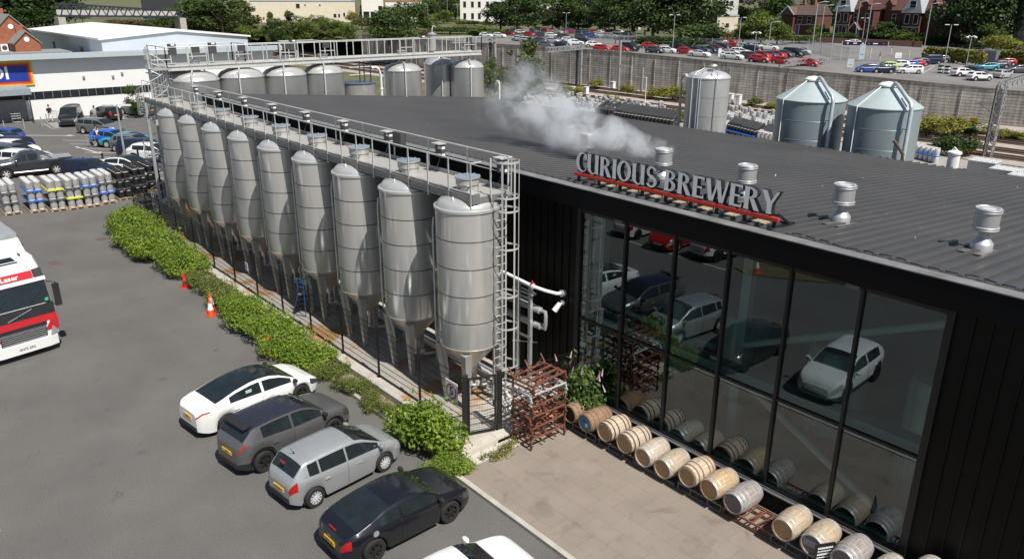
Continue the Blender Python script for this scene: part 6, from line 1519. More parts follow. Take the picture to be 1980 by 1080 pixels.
for p in kb_:
    o = len(mass.v); mass.v.extend([(v[0] + p[0], v[1] + p[1], v[2] + p[2]) for v in simple.v]); mass.f.extend([tuple(i + o for i in f) for f in simple.f]); mass.m.extend([m_ + 2 for m_ in simple.m])
o = mass.build('keg_field', [mat('keg_field_steel', (.33, .32, .31), rough=.45, metal=.3, var=.15), keg_rim, keg_k, mat('keg_rim_dark', (.10, .10, .10), rough=.4)], None, True); tag(o, 'mass of pale and black beer kegs covering the yard behind the hall', 'kegs', None, 'stuff')
# grey keg crates by the right end
cg_ = mat('crate_grey', (.52, .54, .55), rough=.5, var=.06)
for i, (px, py, lb) in enumerate(((1905, 322, 'grey ribbed crate lid behind the roof edge, left of three'), (1948, 338, 'grey ribbed crate lid behind the roof edge, middle of three'), (1985, 350, 'grey ribbed crate lid behind the roof edge, at the frame edge'))):
    p = G(px, py - 12, 1.0); t = thing('crate_stack', lb, 'crate', (p.x, p.y, 0), 0, 'grey crates behind the roof')
    gl_ = MB(); gl_.b2(-1.0, 1.0, -.75, .75, .95, 1.0)
    g = MB(); g.b2(-.95, .95, -.7, .7, 0, .949); g.build('crate_body', mat('crate_side', (.30, .31, .31), rough=.6, rgb2=(.45, .45, .45), scale=9), t, False)
    for a in range(5):
        for b in range(4): cx, cy = -.8 + a * .4, -.55 + b * .36; gl_.tube([(cx - .1, cy, 1.0), (cx - .08, cy, 1.08), (cx + .08, cy, 1.08), (cx + .1, cy, 1.0)], .02, 4, 1)
    gl_.build('lid', [cg_, white_p], t, False)

# ================================================================== RAILWAY MASTS AND CABINETS
gm = mat('mast_grey', (.36, .37, .38), rough=.55, metal=.4, var=.12); gd = mat('mast_dark', (.045, .047, .05), rough=.6, metal=.3)
def lattice(mb, p0, p1, w, h, n, bw=.11):
    p0, p1 = Vector(p0), Vector(p1); d = (p1 - p0).normalized(); s = d.cross(Vector((0, 0, 1))) if abs(d.z) < .9 else Vector((1, 0, 0)); s = s.normalized() * w / 2; u = (Vector((0, 0, 1)) if abs(d.z) < .9 else Vector((0, 1, 0))) * h / 2
    for a in (s + u, s - u, -s + u, -s - u): mb.bar(p0 + a, p1 + a, bw)
    for i in range(n):
        a, b = p0 + (p1 - p0) * i / n, p0 + (p1 - p0) * (i + 1) / n
        for sd in (s, -s): mb.bar(a + sd - u, b + sd + u, bw * .8) if i % 2 else mb.bar(a + sd + u, b + sd - u, bw * .8)
        mb.bar(a + s + u, b - s + u, bw * .7); 
def arms(t, x, y, z, dirn, m=gm):
    g = MB(); e = Vector((x, y, z)); q = e + Vector((dirn * 2.6, .6, -.2)); g.tube([e, q], .05, 5); g.tube([e + Vector((0, 0, -1.3)), q + Vector((-dirn * .3, 0, 0))], .05, 5); g.tube([e + Vector((0, 0, -1.5)), q + Vector((0, 0, -1.1))], .025, 5); g.build('cantilever_arm', m, t)
    g = MB(); g.cyl(e + Vector((.1 * dirn, 0, -.05)), e + Vector((.4 * dirn, 0, -.08)), .07, seg=7); g.build('insulator', gd, t)
def gantry(base, pxtop, pxend, label, dark=False, lat=False, arm=1):
    b = GR(*base); t = thing('overhead_line_mast', label, 'mast', b); top = OY(pxtop[0], pxtop[1], b.y).z - RAIL_Z
    g = MB(); m = gm
    if lat: lattice(g, (0, 0, 0), (0, 0, top), .7, .6, 14, .11)
    else: g.b2(-.2, .2, -.2, .2, 0, top)
    g.build('mast', m, t, False)
    if lat: g = MB(); g.b2(-.62, -.34, -.05, .05, .3, top - .3); g.build('dark_flange', gd, t, False)
    if dark: g = MB(); g.b2(-.95, -.55, -.5, -.2, 0, top * .97); g.build('inner_leg', gd, t, False)
    if pxend:
        e = G(pxend[0], pxend[1], RAIL_Z + top - .25); e = Vector((e.x - b.x, e.y - b.y, top - .25))
        if e.length > 20: e = e * (20 / e.length); e.z = top - .25
        g = MB(); lattice(g, (0, 0, top - .3), e, .7, .75, 12, .11); g.build('lattice_boom', gm, t, False)
        g = MB(); g.bar((0, 0, top - 1.5), Vector((0, 0, top - .5)) + Vector((e.x, e.y, 0)).normalized() * 1.3, .1); g.build('knee_brace', gm, t, False)
    for k in range(arm): arms(t, 0, 0, top * (.72 - .2 * k), (-1, 1)[k % 2])
    return t
gantry((957, 188), (957, 72), (872, 79), 'pale railway mast with a lattice boom at the end of the high walkway', True, False, 1)
gantry((1122, 166), (1122, 88), (1058, 97), 'dark railway mast with a lattice boom, behind the drifting steam', True, False, 2)
gantry((1195, 176), (1195, 78), None, 'slim railway mast with line arms, right of the steam', False, False, 2)
gantry((1583, 172), (1590, 112), (1518, 121), 'railway mast with lattice boom behind the left silo', False, True, 1)
gantry((1910, 303), (1944, 160), (1992, 148), 'tall grey lattice railway mast near the right edge of the photo', False, True, 1)
gantry((1240, 178), (1257, 132), None, 'thin railway pole with line arms left of the lone steel tank', False, False, 1)
gantry((1502, 182), (1510, 125), None, 'thin railway pole with line arms between lone tank and silo', False, False, 1)
for i, (px, py, top, lb) in enumerate(((1247, 205, 150, 'low single headed lamp post beside the railway, left of the lone tank'), (1432, 172, 136, 'low lamp post beside the railway right of the lone tank'))):
    b = GR(px, py); t = thing('lamp_post', lb, 'lamp post', b); h = OY(px, top, b.y).z - RAIL_Z
    g = MB(); g.cyl((0, 0, 0), (0, 0, h), .06, seg=8); g.build('pole', white_p, t); g = MB(); g.box((-.35, 0, h), (.8, .22, .1)); g.build('lamp_head', white_p, t)
for px, py, w, h, lb in ((1411, 202, .7, 1.3, 'white railway relay cabinet, left of two beside the tracks'), (1426, 204, .7, 1.3, 'white railway relay cabinet, right of two beside the tracks'), (1133, 183, .55, 1.0, 'white railway box at the foot of the dark mast'), (1107, 181, .5, .9, 'small grey railway box left of the dark mast'), (1185, 172, .5, 1.0, 'grey railway box at the foot of the slim mast')):
    b = GR(px, py); t = thing('relay_cabinet', lb, 'cabinet', b, .1); t.scale = (1.3, 1.3, 1.3)
    g = MB(); g.b2(-w / 2, w / 2, -.3, .3, .08, h); g.build('housing', white_p, t, False); g = MB(); g.b2(-w / 2 - .04, w / 2 + .04, -.34, .34, h + .001, h + .07); g.build('roof', white_p, t, False); g = MB(); g.b2(-.015, .015, -.31, -.301, .2, h - .1); g.b2(.06, .1, -.315, -.301, h * .5, h * .6); g.build('door_seam', dark_gap, t, False)
b = GR(1878, 257); t = thing('track_sign', 'small yellow square sign on a post beside the tracks', 'sign', b); t.scale = (1.3, 1.3, 1.3); g = MB(); g.cyl((0, 0, 0), (0, 0, 1.0), .04, seg=6); g.build('post', galv, t); g = MB(); g.box((0, 0, 1.2), (.75, .05, .6)); g.build('board', mat('sign_yellow', (.72, .36, .01), rough=.5), t, False)
# standing water pipe loop
b = G(966, 190); t = thing('vent_pipe', 'white hooked vent pipe rising behind the rear corner of the roof', 'pipe', (b.x * .62, b.y * .62, 0)); p = OY(966, 155, b.y * .62); g = MB(); g.tube([(0, 0, 0), (0, 0, p.z - .4), (-.12, 0, p.z - .1), (-.35, 0, p.z - .1), (-.5, 0, p.z - .4)], .06, 8); g.build('pipe', white_p, t)
# ================================================================== TREES
def crown_mesh(seed, lf, n=3200, size=.05, kind='broad'):
    rng = random.Random(seed); bl = []
    if kind == 'broad':
        for i in range(26):
            h = .22 + .74 * rng.random(); rad = .40 * math.sin(PI * min(1, (h - .06) / .98)) ** .7
            a = rng.random() * 2 * PI; r = rad * rng.random() ** .5; s = .10 + .10 * rng.random()
            bl.append((math.cos(a) * r, math.sin(a) * r, h * .93, s * 1.15, s * 1.15, s * .85))
    elif kind == 'cone':
        for i in range(26):
            h = .12 + .84 * i / 25; rad = .30 * (1.02 - h); a = rng.random() * 2 * PI; s = .06 + .10 * (1 - h)
            bl.append((math.cos(a) * rad * .8, math.sin(a) * rad * .8, h, s, s, s * .8))
    elif kind == 'airy':
        for i in range(34):
            h = .15 + .82 * rng.random(); rad = .42 * math.sin(PI * min(1, h * .95)) ** .6
            a = rng.random() * 2 * PI; r = rad * rng.random() ** .4; s = .06 + .09 * rng.random(); bl.append((math.cos(a) * r, math.sin(a) * r, h, s * 1.1, s * 1.1, s))
    else:   # bush
        for i in range(18):
            a = rng.random() * 2 * PI; r = .38 * rng.random() ** .5; s = .13 + .12 * rng.random(); bl.append((math.cos(a) * r, math.sin(a) * r, .30 + .45 * rng.random() * (1.2 - r * 1.6), s * 1.15, s * 1.15, s))
    cm = leaf_cloud(MB(), bl, n, size, rng, .3, .45).mesh('crown', lf, False)
    tk = MB(); top = .75 if kind != 'bush' else .4
    tk.cyl((0, 0, -.05), (0, 0, top * .55), .022, .016, 8); tk.cyl((0, 0, top * .55), (.01, .01, top), .016, .006, 7)
    for i in range(8):
        b = bl[(i * 3) % len(bl)]; z0 = max(.12, b[2] * .5); tk.cyl((0, 0, z0), (b[0] * .85, b[1] * .85, b[2]), .009, .003, 6)
    return cm, tk.mesh('trunk', bark)
TM = {'dark': [crown_mesh(1, lf_dark), crown_mesh(2, lf_dark)], 'mid': [crown_mesh(3, lf_mid), crown_mesh(4, lf_mid), crown_mesh(5, lf_mid)], 'lt': [crown_mesh(6, lf_lt), crown_mesh(7, lf_lt)], 'airy': [crown_mesh(8, leafmat('birch_leaf', (.075, .095, .025), (.15, .17, .05), .3, .3), 4800, .062, 'airy')],
      'cone': [crown_mesh(9, lf_dark, 2600, .055, 'cone')], 'cedar': [crown_mesh(10, lf_blue, 2600, .055, 'cone')], 'bush': [crown_mesh(11, lf_mid, 1800, .075, 'bush'), crown_mesh(12, lf_lt, 1800, .075, 'bush')], 'yel': [crown_mesh(13, lf_yel, 2200, .065, 'bush'), crown_mesh(14, lf_yel, 2200, .065, 'bush')], 'dbush': [crown_mesh(15, lf_dark, 1800, .075, 'bush')],
      'brown': [crown_mesh(16, leafmat('dry_leaf', (.11, .08, .04), (.20, .15, .08), .2, .4), 1800, .07, 'bush')]}
DESC = {'dark': 'dense dark green tree', 'mid': 'mid green broad tree', 'lt': 'bright green tree', 'airy': 'loose olive green birch tree', 'cone': 'dark pointed evergreen tree', 'cedar': 'blue grey cedar tree', 'bush': 'rounded green bush', 'yel': 'yellow green bush', 'dbush': 'dark rounded bush', 'brown': 'dry brownish bush'}
TK = 0
def tree(px, pyb, pyt, wpx, kind, where, ground='T'):
    global TK; TK += 1
    b = T(px, pyb) if ground == 'T' else G(px, pyb, 0)
    if ground == 'G' and b.y > 71: b = GR(px, pyb)
    D = math.hypot(b.x, b.y)
    if D > 430: b = Vector((b.x * 430 / D, b.y * 430 / D, terr_z(b.x * 430 / D))); D = 430
    wpx *= {'dark': 1.3, 'mid': 1.15, 'bush': 1.2}.get(kind, 1.0); h = max(.6, OY(px, pyt, b.y).z - b.z); w = wpx / FPX * math.sqrt(D * D + 80)
    nm = 'bush' if kind in ('bush', 'yel', 'dbush', 'brown') else 'tree'
    t = thing(nm, '%s %s' % (DESC[kind], where), nm, b, (TK * 1.9) % 6.28, 'trees and bushes of the background')
    cm, tm = TM[kind][TK % len(TM[kind])]
    k = w / (.86 if kind in ('broad', 'dark', 'mid', 'lt', 'airy') else .62 if kind in ('cone', 'cedar') else 1.0)
    t.scale = (k, k, h * 1.02)
    link('crown', cm, t); link('trunk', tm, t); return t
TL = [(5, 60, -60, 90, 'dark', 'at the far left behind the brick house'), (48, 60, -50, 90, 'dark', 'left of the pale warehouse ridge, behind the brick gable'), (92, 58, -45, 80, 'dark', 'behind the left slope of the warehouse roof'), (120, 54, -25, 46, 'dark', 'just left of the truss footbridge'), (70, 62, 15, 60, 'dark', 'low behind the warehouse roof left edge'),
      (160, 40, 6, 30, 'lt', 'in front of the left end of the footbridge'), (222, 50, 36, 46, 'brown', 'below the middle of the footbridge'), (255, 52, 36, 46, 'brown', 'below the right half of the footbridge'), (302, 58, 30, 40, 'lt', 'at the right end of the footbridge'), (332, 60, 15, 55, 'lt', 'between the footbridge and the tall willow'), (383, 70, -8, 86, 'mid', 'tall behind the warehouse ridge'), (432, 72, -12, 100, 'mid', 'tall and wide left of the cream building'), (472, 68, 6, 60, 'airy', 'against the left end of the cream building'),
      (482, 82, 50, 52, 'lt', 'behind the far right end of the warehouse'), (524, 84, 28, 26, 'airy', 'slim in front of the cream building'), (540, 86, 34, 34, 'mid', 'behind the railing in front of the cream building'), (568, 84, 26, 40, 'airy', 'before the middle of the cream building'), (588, 84, 32, 46, 'lt', 'below the middle of the cream building'), (612, 52, 28, 40, 'lt', 'by the white wall of the cream building'), (650, 64, 40, 46, 'dbush', 'on the bank right of the cream building'), (632, 84, 50, 40, 'airy', 'left of the small lattice boom'), (672, 84, 46, 46, 'lt', 'behind the high walkway, right of the small boom'), (680, 44, 18, 26, 'yel', 'at the right corner of the cream building'), (700, 58, 30, 46, 'brown', 'on the dry bank'), (735, 62, 34, 46, 'brown', 'on the dry bank, to its right'),
      (752, 84, 18, 92, 'mid', 'big, behind the middle of the high walkway'), (790, 70, 0, 60, 'mid', 'tall right of the big bank tree'), (700, 24, 0, 12, 'cone', 'slim by the white office, left of two'), (712, 24, 2, 12, 'cone', 'slim by the white office, right of two'), (818, 40, -4, 50, 'mid', 'behind the street lamps left'), (832, 60, 30, 50, 'lt', 'on the bank under the street lamps'), (858, 46, 20, 42, 'lt', 'round and bright by the low brick gate'), (850, 30, -8, 44, 'dark', 'behind the bright round tree'), (880, 32, -6, 46, 'mid', 'between two curved street lamps'), (905, 38, 3, 44, 'mid', 'left in front of the white villa'), (932, 38, 6, 40, 'mid', 'centred in front of the white villa'),
      (897, 50, 36, 26, 'bush', 'clipped, leftmost below the white villa'), (918, 50, 36, 26, 'bush', 'clipped, middle below the white villa'), (940, 52, 38, 26, 'bush', 'clipped, rightmost below the white villa'), (870, 66, 46, 70, 'bush', 'low on the grassy bank, left'), (935, 70, 50, 70, 'bush', 'low on the grassy bank, right'), (820, 76, 55, 56, 'brown', 'on the bank beside the walkway drum'),
      (968, 58, 2, 60, 'dark', 'left edge of the dark clump over the car park'), (1000, 60, -12, 80, 'dark', 'centre of the dark clump over the car park'), (1034, 56, -6, 56, 'mid', 'right edge of the clump over the car park'), (1068, 56, 0, 46, 'airy', 'pale, behind the drifting steam'), (1092, 58, -14, 66, 'mid', 'right of the drifting steam'), (1118, 58, -10, 54, 'dark', 'left of the grey villa'), (1104, 58, 42, 22, 'bush', 'clipped, beside the T lamp'), (1127, 58, 42, 24, 'bush', 'round and bright before the grey villa'),
      (1160, 64, 6, 52, 'mid', 'right of the grey villa'), (1188, 66, -22, 66, 'dark', 'tall behind the red and white cars'), (1222, 66, -30, 66, 'dark', 'tall by the curved tall lamp'), (1262, 76, -40, 100, 'dark', 'huge left half of the central dark mass'), (1315, 76, -45, 110, 'dark', 'huge right half of the central dark mass'), (1350, 84, 34, 90, 'bush', 'wide and low before the dark mass'), (1390, 48, 2, 40, 'cone', 'before the cream gable'), (1418, 40, -20, 50, 'cedar', 'beside the cream gable'), (1436, 84, 40, 60, 'lt', 'left of the three bright trees by the car park'), (1470, 86, 20, 66, 'lt', 'middle of the three bright trees by the car park'), (1502, 86, 36, 56, 'lt', 'right of the three bright trees by the car park'), (1470, 44, -30, 80, 'dark', 'behind the three bright trees'), (1522, 66, 22, 46, 'mid', 'round left of the cottage'), (1516, 30, -40, 50, 'dark', 'behind the cottage roof'),
      (1580, 72, 46, 34, 'bush', 'beside the purple door cottage'), (1612, 76, 58, 60, 'bush', 'in the garden of the first gabled house'), (1698, 74, 16, 46, 'lt', 'climbing the wall between the gabled houses'), (1712, 78, 40, 56, 'mid', 'in front of the second gabled house'), (1742, 80, 56, 40, 'bush', 'by the second gabled house porch'), (1800, 74, 20, 40, 'lt', 'against the round turret'), (1770, 84, 62, 60, 'bush', 'below the second gabled house window'), (1826, 88, 64, 50, 'dbush', 'behind the long hedge, left'), (1852, 90, 70, 46, 'dbush', 'behind the long hedge, right'),
      (1848, 90, -40, 70, 'dark', 'dark mass right of the turret, left part'), (1885, 92, -50, 80, 'dark', 'dark mass right of the turret, middle part'), (1925, 92, -45, 70, 'dark', 'dark mass left of the grey tower'), (1900, 96, 44, 44, 'mid', 'before the dark mass right of the turret'), (1935, 106, 62, 66, 'yel', 'big and golden left of the grey tower')]
TL += [(1610, 50, -30, 90, 'dark', 'behind the first gabled house roof'), (1690, 50, -30, 90, 'dark', 'behind the roofs between the gabled houses'), (1780, 50, -30, 90, 'dark', 'behind the turret of the gabled house'), (1340, 62, -20, 70, 'dark', 'filling the gap right of the central dark mass'), (1150, 50, -10, 50, 'mid', 'behind the grey villa'), (640, 70, 36, 60, 'lt', 'on the bank behind the high walkway'), (555, 70, 44, 60, 'mid', 'low below the cream wall, left'), (600, 74, 48, 60, 'bush', 'low below the cream wall, right'), (760, 60, 10, 60, 'mid', 'behind the big bank tree'), (1265, 92, 66, 90, 'dbush', 'low hedge beneath the central dark trees, left'), (1330, 94, 70, 90, 'dbush', 'low hedge beneath the central dark trees, right'), (1545, 84, 64, 50, 'bush', 'before the cottage garden')]
for i, a in enumerate(TL): tree(*a)
RL = [(1012, 196, 84, 92, 'airy', 'by the railway behind the steam'), (948, 192, 110, 36, 'lt', 'behind the last tank of the back row'), (975, 188, 150, 30, 'lt', 'near the hooked vent pipe'), (1088, 186, 160, 40, 'yel', 'left of the dark railway mast'), (1112, 188, 164, 40, 'yel', 'at the foot of the dark railway mast'), (1152, 172, 150, 36, 'yel', 'right of the dark railway mast'), (1182, 200, 180, 46, 'yel', 'before the tracks right of the steam'), (1214, 184, 160, 36, 'yel', 'left of the low railway lamp'), (1262, 192, 164, 40, 'yel', 'along the wall, left of two near the lone tank'), (1300, 194, 162, 66, 'yel', 'along the wall, right of two near the lone tank'), (1322, 236, 208, 36, 'yel', 'just left of the lone tank'), (1410, 224, 204, 26, 'lt', 'between the lone tank and the cabinets'), (1460, 206, 186, 26, 'bush', 'against the wall left of the silo'), (1495, 210, 198, 40, 'yel', 'low along the wall left of the silo'),
      (1790, 264, 214, 70, 'yel', 'big beside the right silo'), (1830, 262, 216, 70, 'yel', 'big along the wall right of the silo'), (1880, 258, 232, 60, 'bush', 'by the yellow track sign'), (1846, 302, 246, 60, 'bush', 'before the tracks, nearest the roof edge'), (1862, 300, 268, 40, 'yel', 'small, beside the nearest trackside bush'), (1935, 268, 246, 50, 'yel', 'along the wall at the right edge'), (1975, 270, 250, 44, 'yel', 'at the right frame edge by the tracks')]
for a in RL: tree(*a, ground='G')
tree(263, 228, 166, 30, 'mid', 'slim by the supermarket wall near the spiral stair', 'G')
# long clipped hedges at the back of the car park
hm = [leaf_cloud(MB(), [(x * .9, 0, .85 + .1 * (x % 2), .8, .55, .85) for x in range(-4, 5)], 3600, .34, random.Random(4), .3, .6).mesh('foliage', lf_yel, False)]
for px, py, L, lb in ((1840, 122, 1.7, 'long clipped yellow green hedge behind the car park, left of the metal store'), (1962, 126, 1.3, 'clipped yellow green hedge right of the metal store')):
    b = T(px, py); t = thing('hedge', lb, 'hedge', b, R_(-18)); t.scale = (L, 1.2, 1.7); link('foliage', hm[0], t)
b = T(1912, 121); t = thing('metal_store', 'ribbed grey metal store standing between the two clipped hedges', 'shed', b, R_(-14))
g = MB(); g.b2(-1.9, 1.9, -1, 1, 0, 2.5); g.build('walls', mat('store_grey', (.17, .18, .19), rough=.5), t, False)
for i in range(13): g = MB(); g.b2(-1.85 + i * .3, -1.72 + i * .3, -1.04, -1.001, .05, 2.45); g.build('rib', mat('store_rib', (.32, .34, .36), rough=.5), t, False)

# ================================================================== BUILDINGS OF THE BACKGROUND
glassd = mat('far_window_dark', (.02, .022, .026), rough=.15, var=.2); wfr = mat('far_window_frame', (.7, .7, .68), rough=.5)
brickr = mat('red_brick', (.075, .03, .023), rough=.9, rgb2=(.125, .052, .038), scale=2.0); bricko = mat('orange_brick', (.25, .085, .045), rough=.9, rgb2=(.34, .125, .07), scale=1.5)
tiler = mat('roof_tile_brown', (.085, .055, .045), rough=.9, rgb2=(.14, .10, .085), scale=2); tiled = mat('roof_tile_red', (.085, .036, .03), rough=.9, rgb2=(.13, .062, .05), scale=2); slateg = mat('slate_hung', (.30, .33, .36), rough=.8, rgb2=(.40, .43, .46), scale=3)
cream = mat('cream_render', (.62, .55, .43), rough=.85, rgb2=(.70, .64, .52), scale=.4); whr = mat('white_render', (.74, .72, .67), rough=.8, rgb2=(.8, .78, .74), scale=.5)
def win(par, x, z, w, h, y=0, bars=1, fm=wfr):
    g = MB(); t_ = .09
    g.b2(x - w / 2, x + w / 2, y - .07, y - .005, z, z + t_); g.b2(x - w / 2, x + w / 2, y - .07, y - .005, z + h - t_, z + h); g.b2(x - w / 2, x - w / 2 + t_, y - .07, y - .005, z + t_, z + h - t_); g.b2(x + w / 2 - t_, x + w / 2, y - .07, y - .005, z + t_, z + h - t_)
    if bars: g.b2(x - w / 2 + t_, x + w / 2 - t_, y - .06, y - .01, z + h * .5 - .04, z + h * .5 + .04)
    f = g.build('window', fm, par, False)
    p = MB(); p.b2(x - w / 2 + t_, x + w / 2 - t_, y - .03, y - .006, z + t_, z + h - t_); p.build('pane', glassd, f, False)
def gable(mb, x0, x1, y0, y1, z0, z1, along='x', over=.3):
    if along == 'x':
        ym = (y0 + y1) / 2; mb.add([(x0 - over, y0 - over, z0), (x1 + over, y0 - over, z0), (x1 + over, ym, z1), (x0 - over, ym, z1), (x0 - over, y1 + over, z0), (x1 + over, y1 + over, z0)], [(0, 1, 2, 3), (3, 2, 5, 4), (0, 3, 4), (1, 5, 2), (0, 4, 5, 1)])
    else:
        xm = (x0 + x1) / 2; mb.add([(x0 - over, y0 - over, z0), (xm, y0 - over, z1), (x1 + over, y0 - over, z0), (x0 - over, y1 + over, z0), (xm, y1 + over, z1), (x1 + over, y1 + over, z0)], [(0, 1, 4, 3), (1, 2, 5, 4), (0, 2, 1), (3, 4, 5), (0, 3, 5, 2)])
def place(px, py, deg, name, label, cat='house', g0='T'):
    b = T(px, py) if g0 == 'T' else G(px, py, 0); return thing(name, label, cat, b, R_(deg)), b
# cottage with the purple door
t, b = place(1548, 68, -8, 'brick_cottage', 'small red brick cottage with a purple door and brown hipped roof')
k = 1.0
g = MB(); g.b2(-5.5, 5, 0, 8, 0, 6.2); g.build('wall', brickr, t, False); g = MB(); gable(g, -5.5, 5, 0, 8, 6.2, 9.6); g.build('roof', tiler, t, False)
g = MB(); gable(g, -7.5, -2.5, -1.5, 5, 6.2, 8.8, 'y'); g.build('roof_wing', tiler, t, False); g = MB(); g.b2(-7.3, -2.7, -1.3, 5, 0, 6.199); g.build('wing_wall', brickr, t, False)
g = MB(); g.bar((-7.8, -1.85, 6.2), (-5, -1.85, 8.9), .12, .35); g.bar((-2.2, -1.85, 6.2), (-5, -1.85, 8.9), .12, .35); g.build('bargeboard', white_p, t, False)
for x in (-1, 2.7): win(t, x, 3.6, 1.7, 2.2)
g = MB(); g.b2(-2.3, -1.0, -.09, -.005, .2, 2.9); d = g.build('door', mat('purple_door', (.20, .05, .30), rough=.4), t, False); g = MB(); g.b2(-2.5, -2.301, -.12, -.005, .2, 3.1); g.b2(-.999, -.8, -.12, -.005, .2, 3.1); g.build('door_frame', wfr, t, False)
for x in (-3.5, 0.5): g = MB(); g.b2(x, x + .9, 3.5, 4.4, 8.6, 11.2); g.build('chimney', bricko, t, False)
g = MB(); g.b2(-2.5, 5, -.12, -.005, 3.15, 3.3); g.build('string_course', wfr, t, False)
def gabled_house(px, py, w, label, ivy=False, turret=False):
    t, b = place(px, py, -10, 'gabled_house', label)
    g = MB(); g.b2(-w, w, 0, 10, 0, 8.2); g.build('wall', brickr, t, False); g = MB(); gable(g, -w, w, 0, 10, 8.2, 13.2); g.build('roof', tiled, t, False)
    x = -w + 3.4 if not ivy else .6
    g = MB(); g.b2(x - 2.6, x + 2.6, -1.4, -.002, 0, 7.6); g.build('bay_wall', brickr, t, False)
    g = MB(); g.add([(x - 3.2, -1.9, 7.6), (x + 3.2, -1.9, 7.6), (x + 1.4, -1.2, 11.6), (x - 1.4, -1.2, 11.6), (x - 3.2, 3, 7.6), (x + 3.2, 3, 7.6), (x + 1.4, 3, 11.6), (x - 1.4, 3, 11.6)], [(0, 1, 2, 3), (1, 5, 6, 2), (4, 0, 3, 7), (3, 2, 6, 7)]); g.build('slate_gable', slateg, t, False)
    win(t, x, 8.6, 1.9, 2.2, -1.62); 
    for dx in (-1.3, 1.3): win(t, x + dx, 4.6, 1.5, 2.6, -1.4, 0); win(t, x + dx, .8, 1.5, 2.6, -1.4, 0)
    g = MB(); g.b2(x - 2.7, x + 2.7, -1.5, -1.401, 3.7, 4.0); g.build('string_course', mat('stone_band', (.5, .42, .34), rough=.8), t, False)
    xp = x + 5.0 if not ivy else x - 5
    g = MB(); gable(g, xp - 1.6, xp + 1.6, -1.8, 0, 2.6, 4.6, 'y', .2); g.build('porch_roof', tiled, t, False)
    g = MB(); g.bar((xp - 1.9, -2.05, 2.6), (xp, -2.05, 4.7), .12, .25); g.bar((xp + 1.9, -2.05, 2.6), (xp, -2.05, 4.7), .12, .25); g.build('bargeboard', white_p, t, False)
    g = MB(); g.b2(xp - .6, xp + .6, -.1, -.003, .1, 2.5); g.build('door', mat('pale_door', (.3, .35, .4), rough=.5), t, False)
    for q in ((xp - 1.4, 4.9), (xp + 2.4, 4.9)):
        if abs(q[0]) < w - 1: win(t, q[0], q[1], 1.3, 2.3)
    for q in (-w + 1.2, w - 3): g = MB(); gable(g, q - 1, q + 1.2, -.3, 3, 9.6, 11.2, 'y', .2); g.b2(q - .9, q + 1.1, -.2, 3, 8.3, 9.6); dm = g.build('dormer', tiled, t, False)
    for q in (-w + .5, w - 1.3): g = MB(); g.b2(q, q + 1, 4.5, 5.6, 11, 15); g.build('chimney', brickr, t, False)
    if turret:
        g = MB(); g.cyl((w + 1, 1, 0), (w + 1, 1, 8.2), 1.7, seg=16); g.build('turret_wall', brickr, t); g = MB(); g.lathe([(1.75, 8.0), (2.3, 8.2), (2.1, 8.7), (1.5, 10.5), (.3, 14), (0, 14.2)], (w + 1, 1, 0), 16); g.build('turret_roof', tiler, t, False)
        win(t, w + .6, 5, .9, 2.2, -.6, 0)
gabled_house(1645, 75, 6.4, 'red brick gabled house with slate hung gable, next to the purple door cottage')
gabled_house(1757, 80, 9.0, 'red brick gabled house with ivy and a round turret, left of the dark trees', True, True)
g = MB(); a, b_ = T(1560, 82), T(1782, 92); g.bar((a.x, a.y, a.z + .75), (b_.x, b_.y, b_.z + .75), .3, 1.5); tag(g.build('garden_wall', mat('garden_wall_brown', (.09, .045, .03), rough=.9, rgb2=(.13, .07, .05), scale=2), None, False), 'long low dark brown garden wall in front of the gabled houses', 'wall')
b = T(1968, 96); t = thing('grey_tower', 'tall pale grey panelled tower block cut off by the right edge', 'tower', b, R_(-35))
g = MB(); g.b2(-3.3, 6, 0, 8, 3.5, 30); g.build('panel_wall', mat('tower_panel', (.36, .37, .40), rough=.6, rgb2=(.43, .44, .47), scale=.6), t, False); g = MB(); g.b2(-3.0, 6, .1, 8, 0, 3.499); g.build('base_wall', mat('tower_base', (.27, .26, .25), rough=.8), t, False)
for x in (-1.6, .2, 2): g = MB(); g.b2(x - .06, x + .06, -.03, -.001, 3.5, 30); g.build('panel_joint', dark_gap, t, False)
# pale buildings along the top of the photo
def block(px0, px1, pyb, hgt, X_or, label, m, wins, deg=0, name='pale_building', depth=12, roofm=None):
    a, b = T(px0, pyb), T(px1, pyb)
    for v in (a, b):
        D = math.hypot(v.x, v.y)
        if D > 390: s_ = 390 / D; v.x *= s_; v.y *= s_; v.z = terr_z(v.x)
    d = b - a; L = d.length; ang = math.atan2(d.y, d.x); t = thing(name, label, 'building', (a.x, a.y, min(a.z, b.z)), ang)
    hgt *= 1.3; g = MB(); g.b2(0, L, 0, depth, -3, hgt); g.build('wall', m, t, False)
    g = MB(); g.b2(-.2, L + .2, -.2, depth + .2, hgt + .001, hgt + .5); g.build('roof', roofm or slateg, t, False)
    for fx, z, w, h in wins: win(t, fx * L, z * 1.3, w * 1.15, h * 1.2, 0, 0)
    return t, L
t, L = block(486, 688, 42, 7.0, 0, 'long cream rendered building with small dark windows behind the railway', cream, [(.45, 4.6, 1.6, 1.8), (.52, 5.4, .8, .7), (.66, 5.4, .8, .7), (.80, 1.5, 1.3, 1.5), (.84, 1.5, .9, 1.5), (.89, 1.8, .9, 1.6), (.96, 2.0, 1.5, 1.5), (.03, .4, 1.4, .5), (.3, .4, .8, .5)], depth=4)
g = MB(); g.b2(-3, L * .97, 4.002, 16, 0, 20); g.build('upper_wall', cream, t, False)
for i in range(9): win(t, -1 + i * L * .105, 12, 1.5, 2.0, 4.0, 0)
block(700, 742, 26, 9, 0, 'white and red fronted modern building left of the street lamps', whr, [(.2, 0, 2.5, 4), (.5, 0, 2, 4), (.85, 1, 1.6, 5)])
b = T(735, 24); 
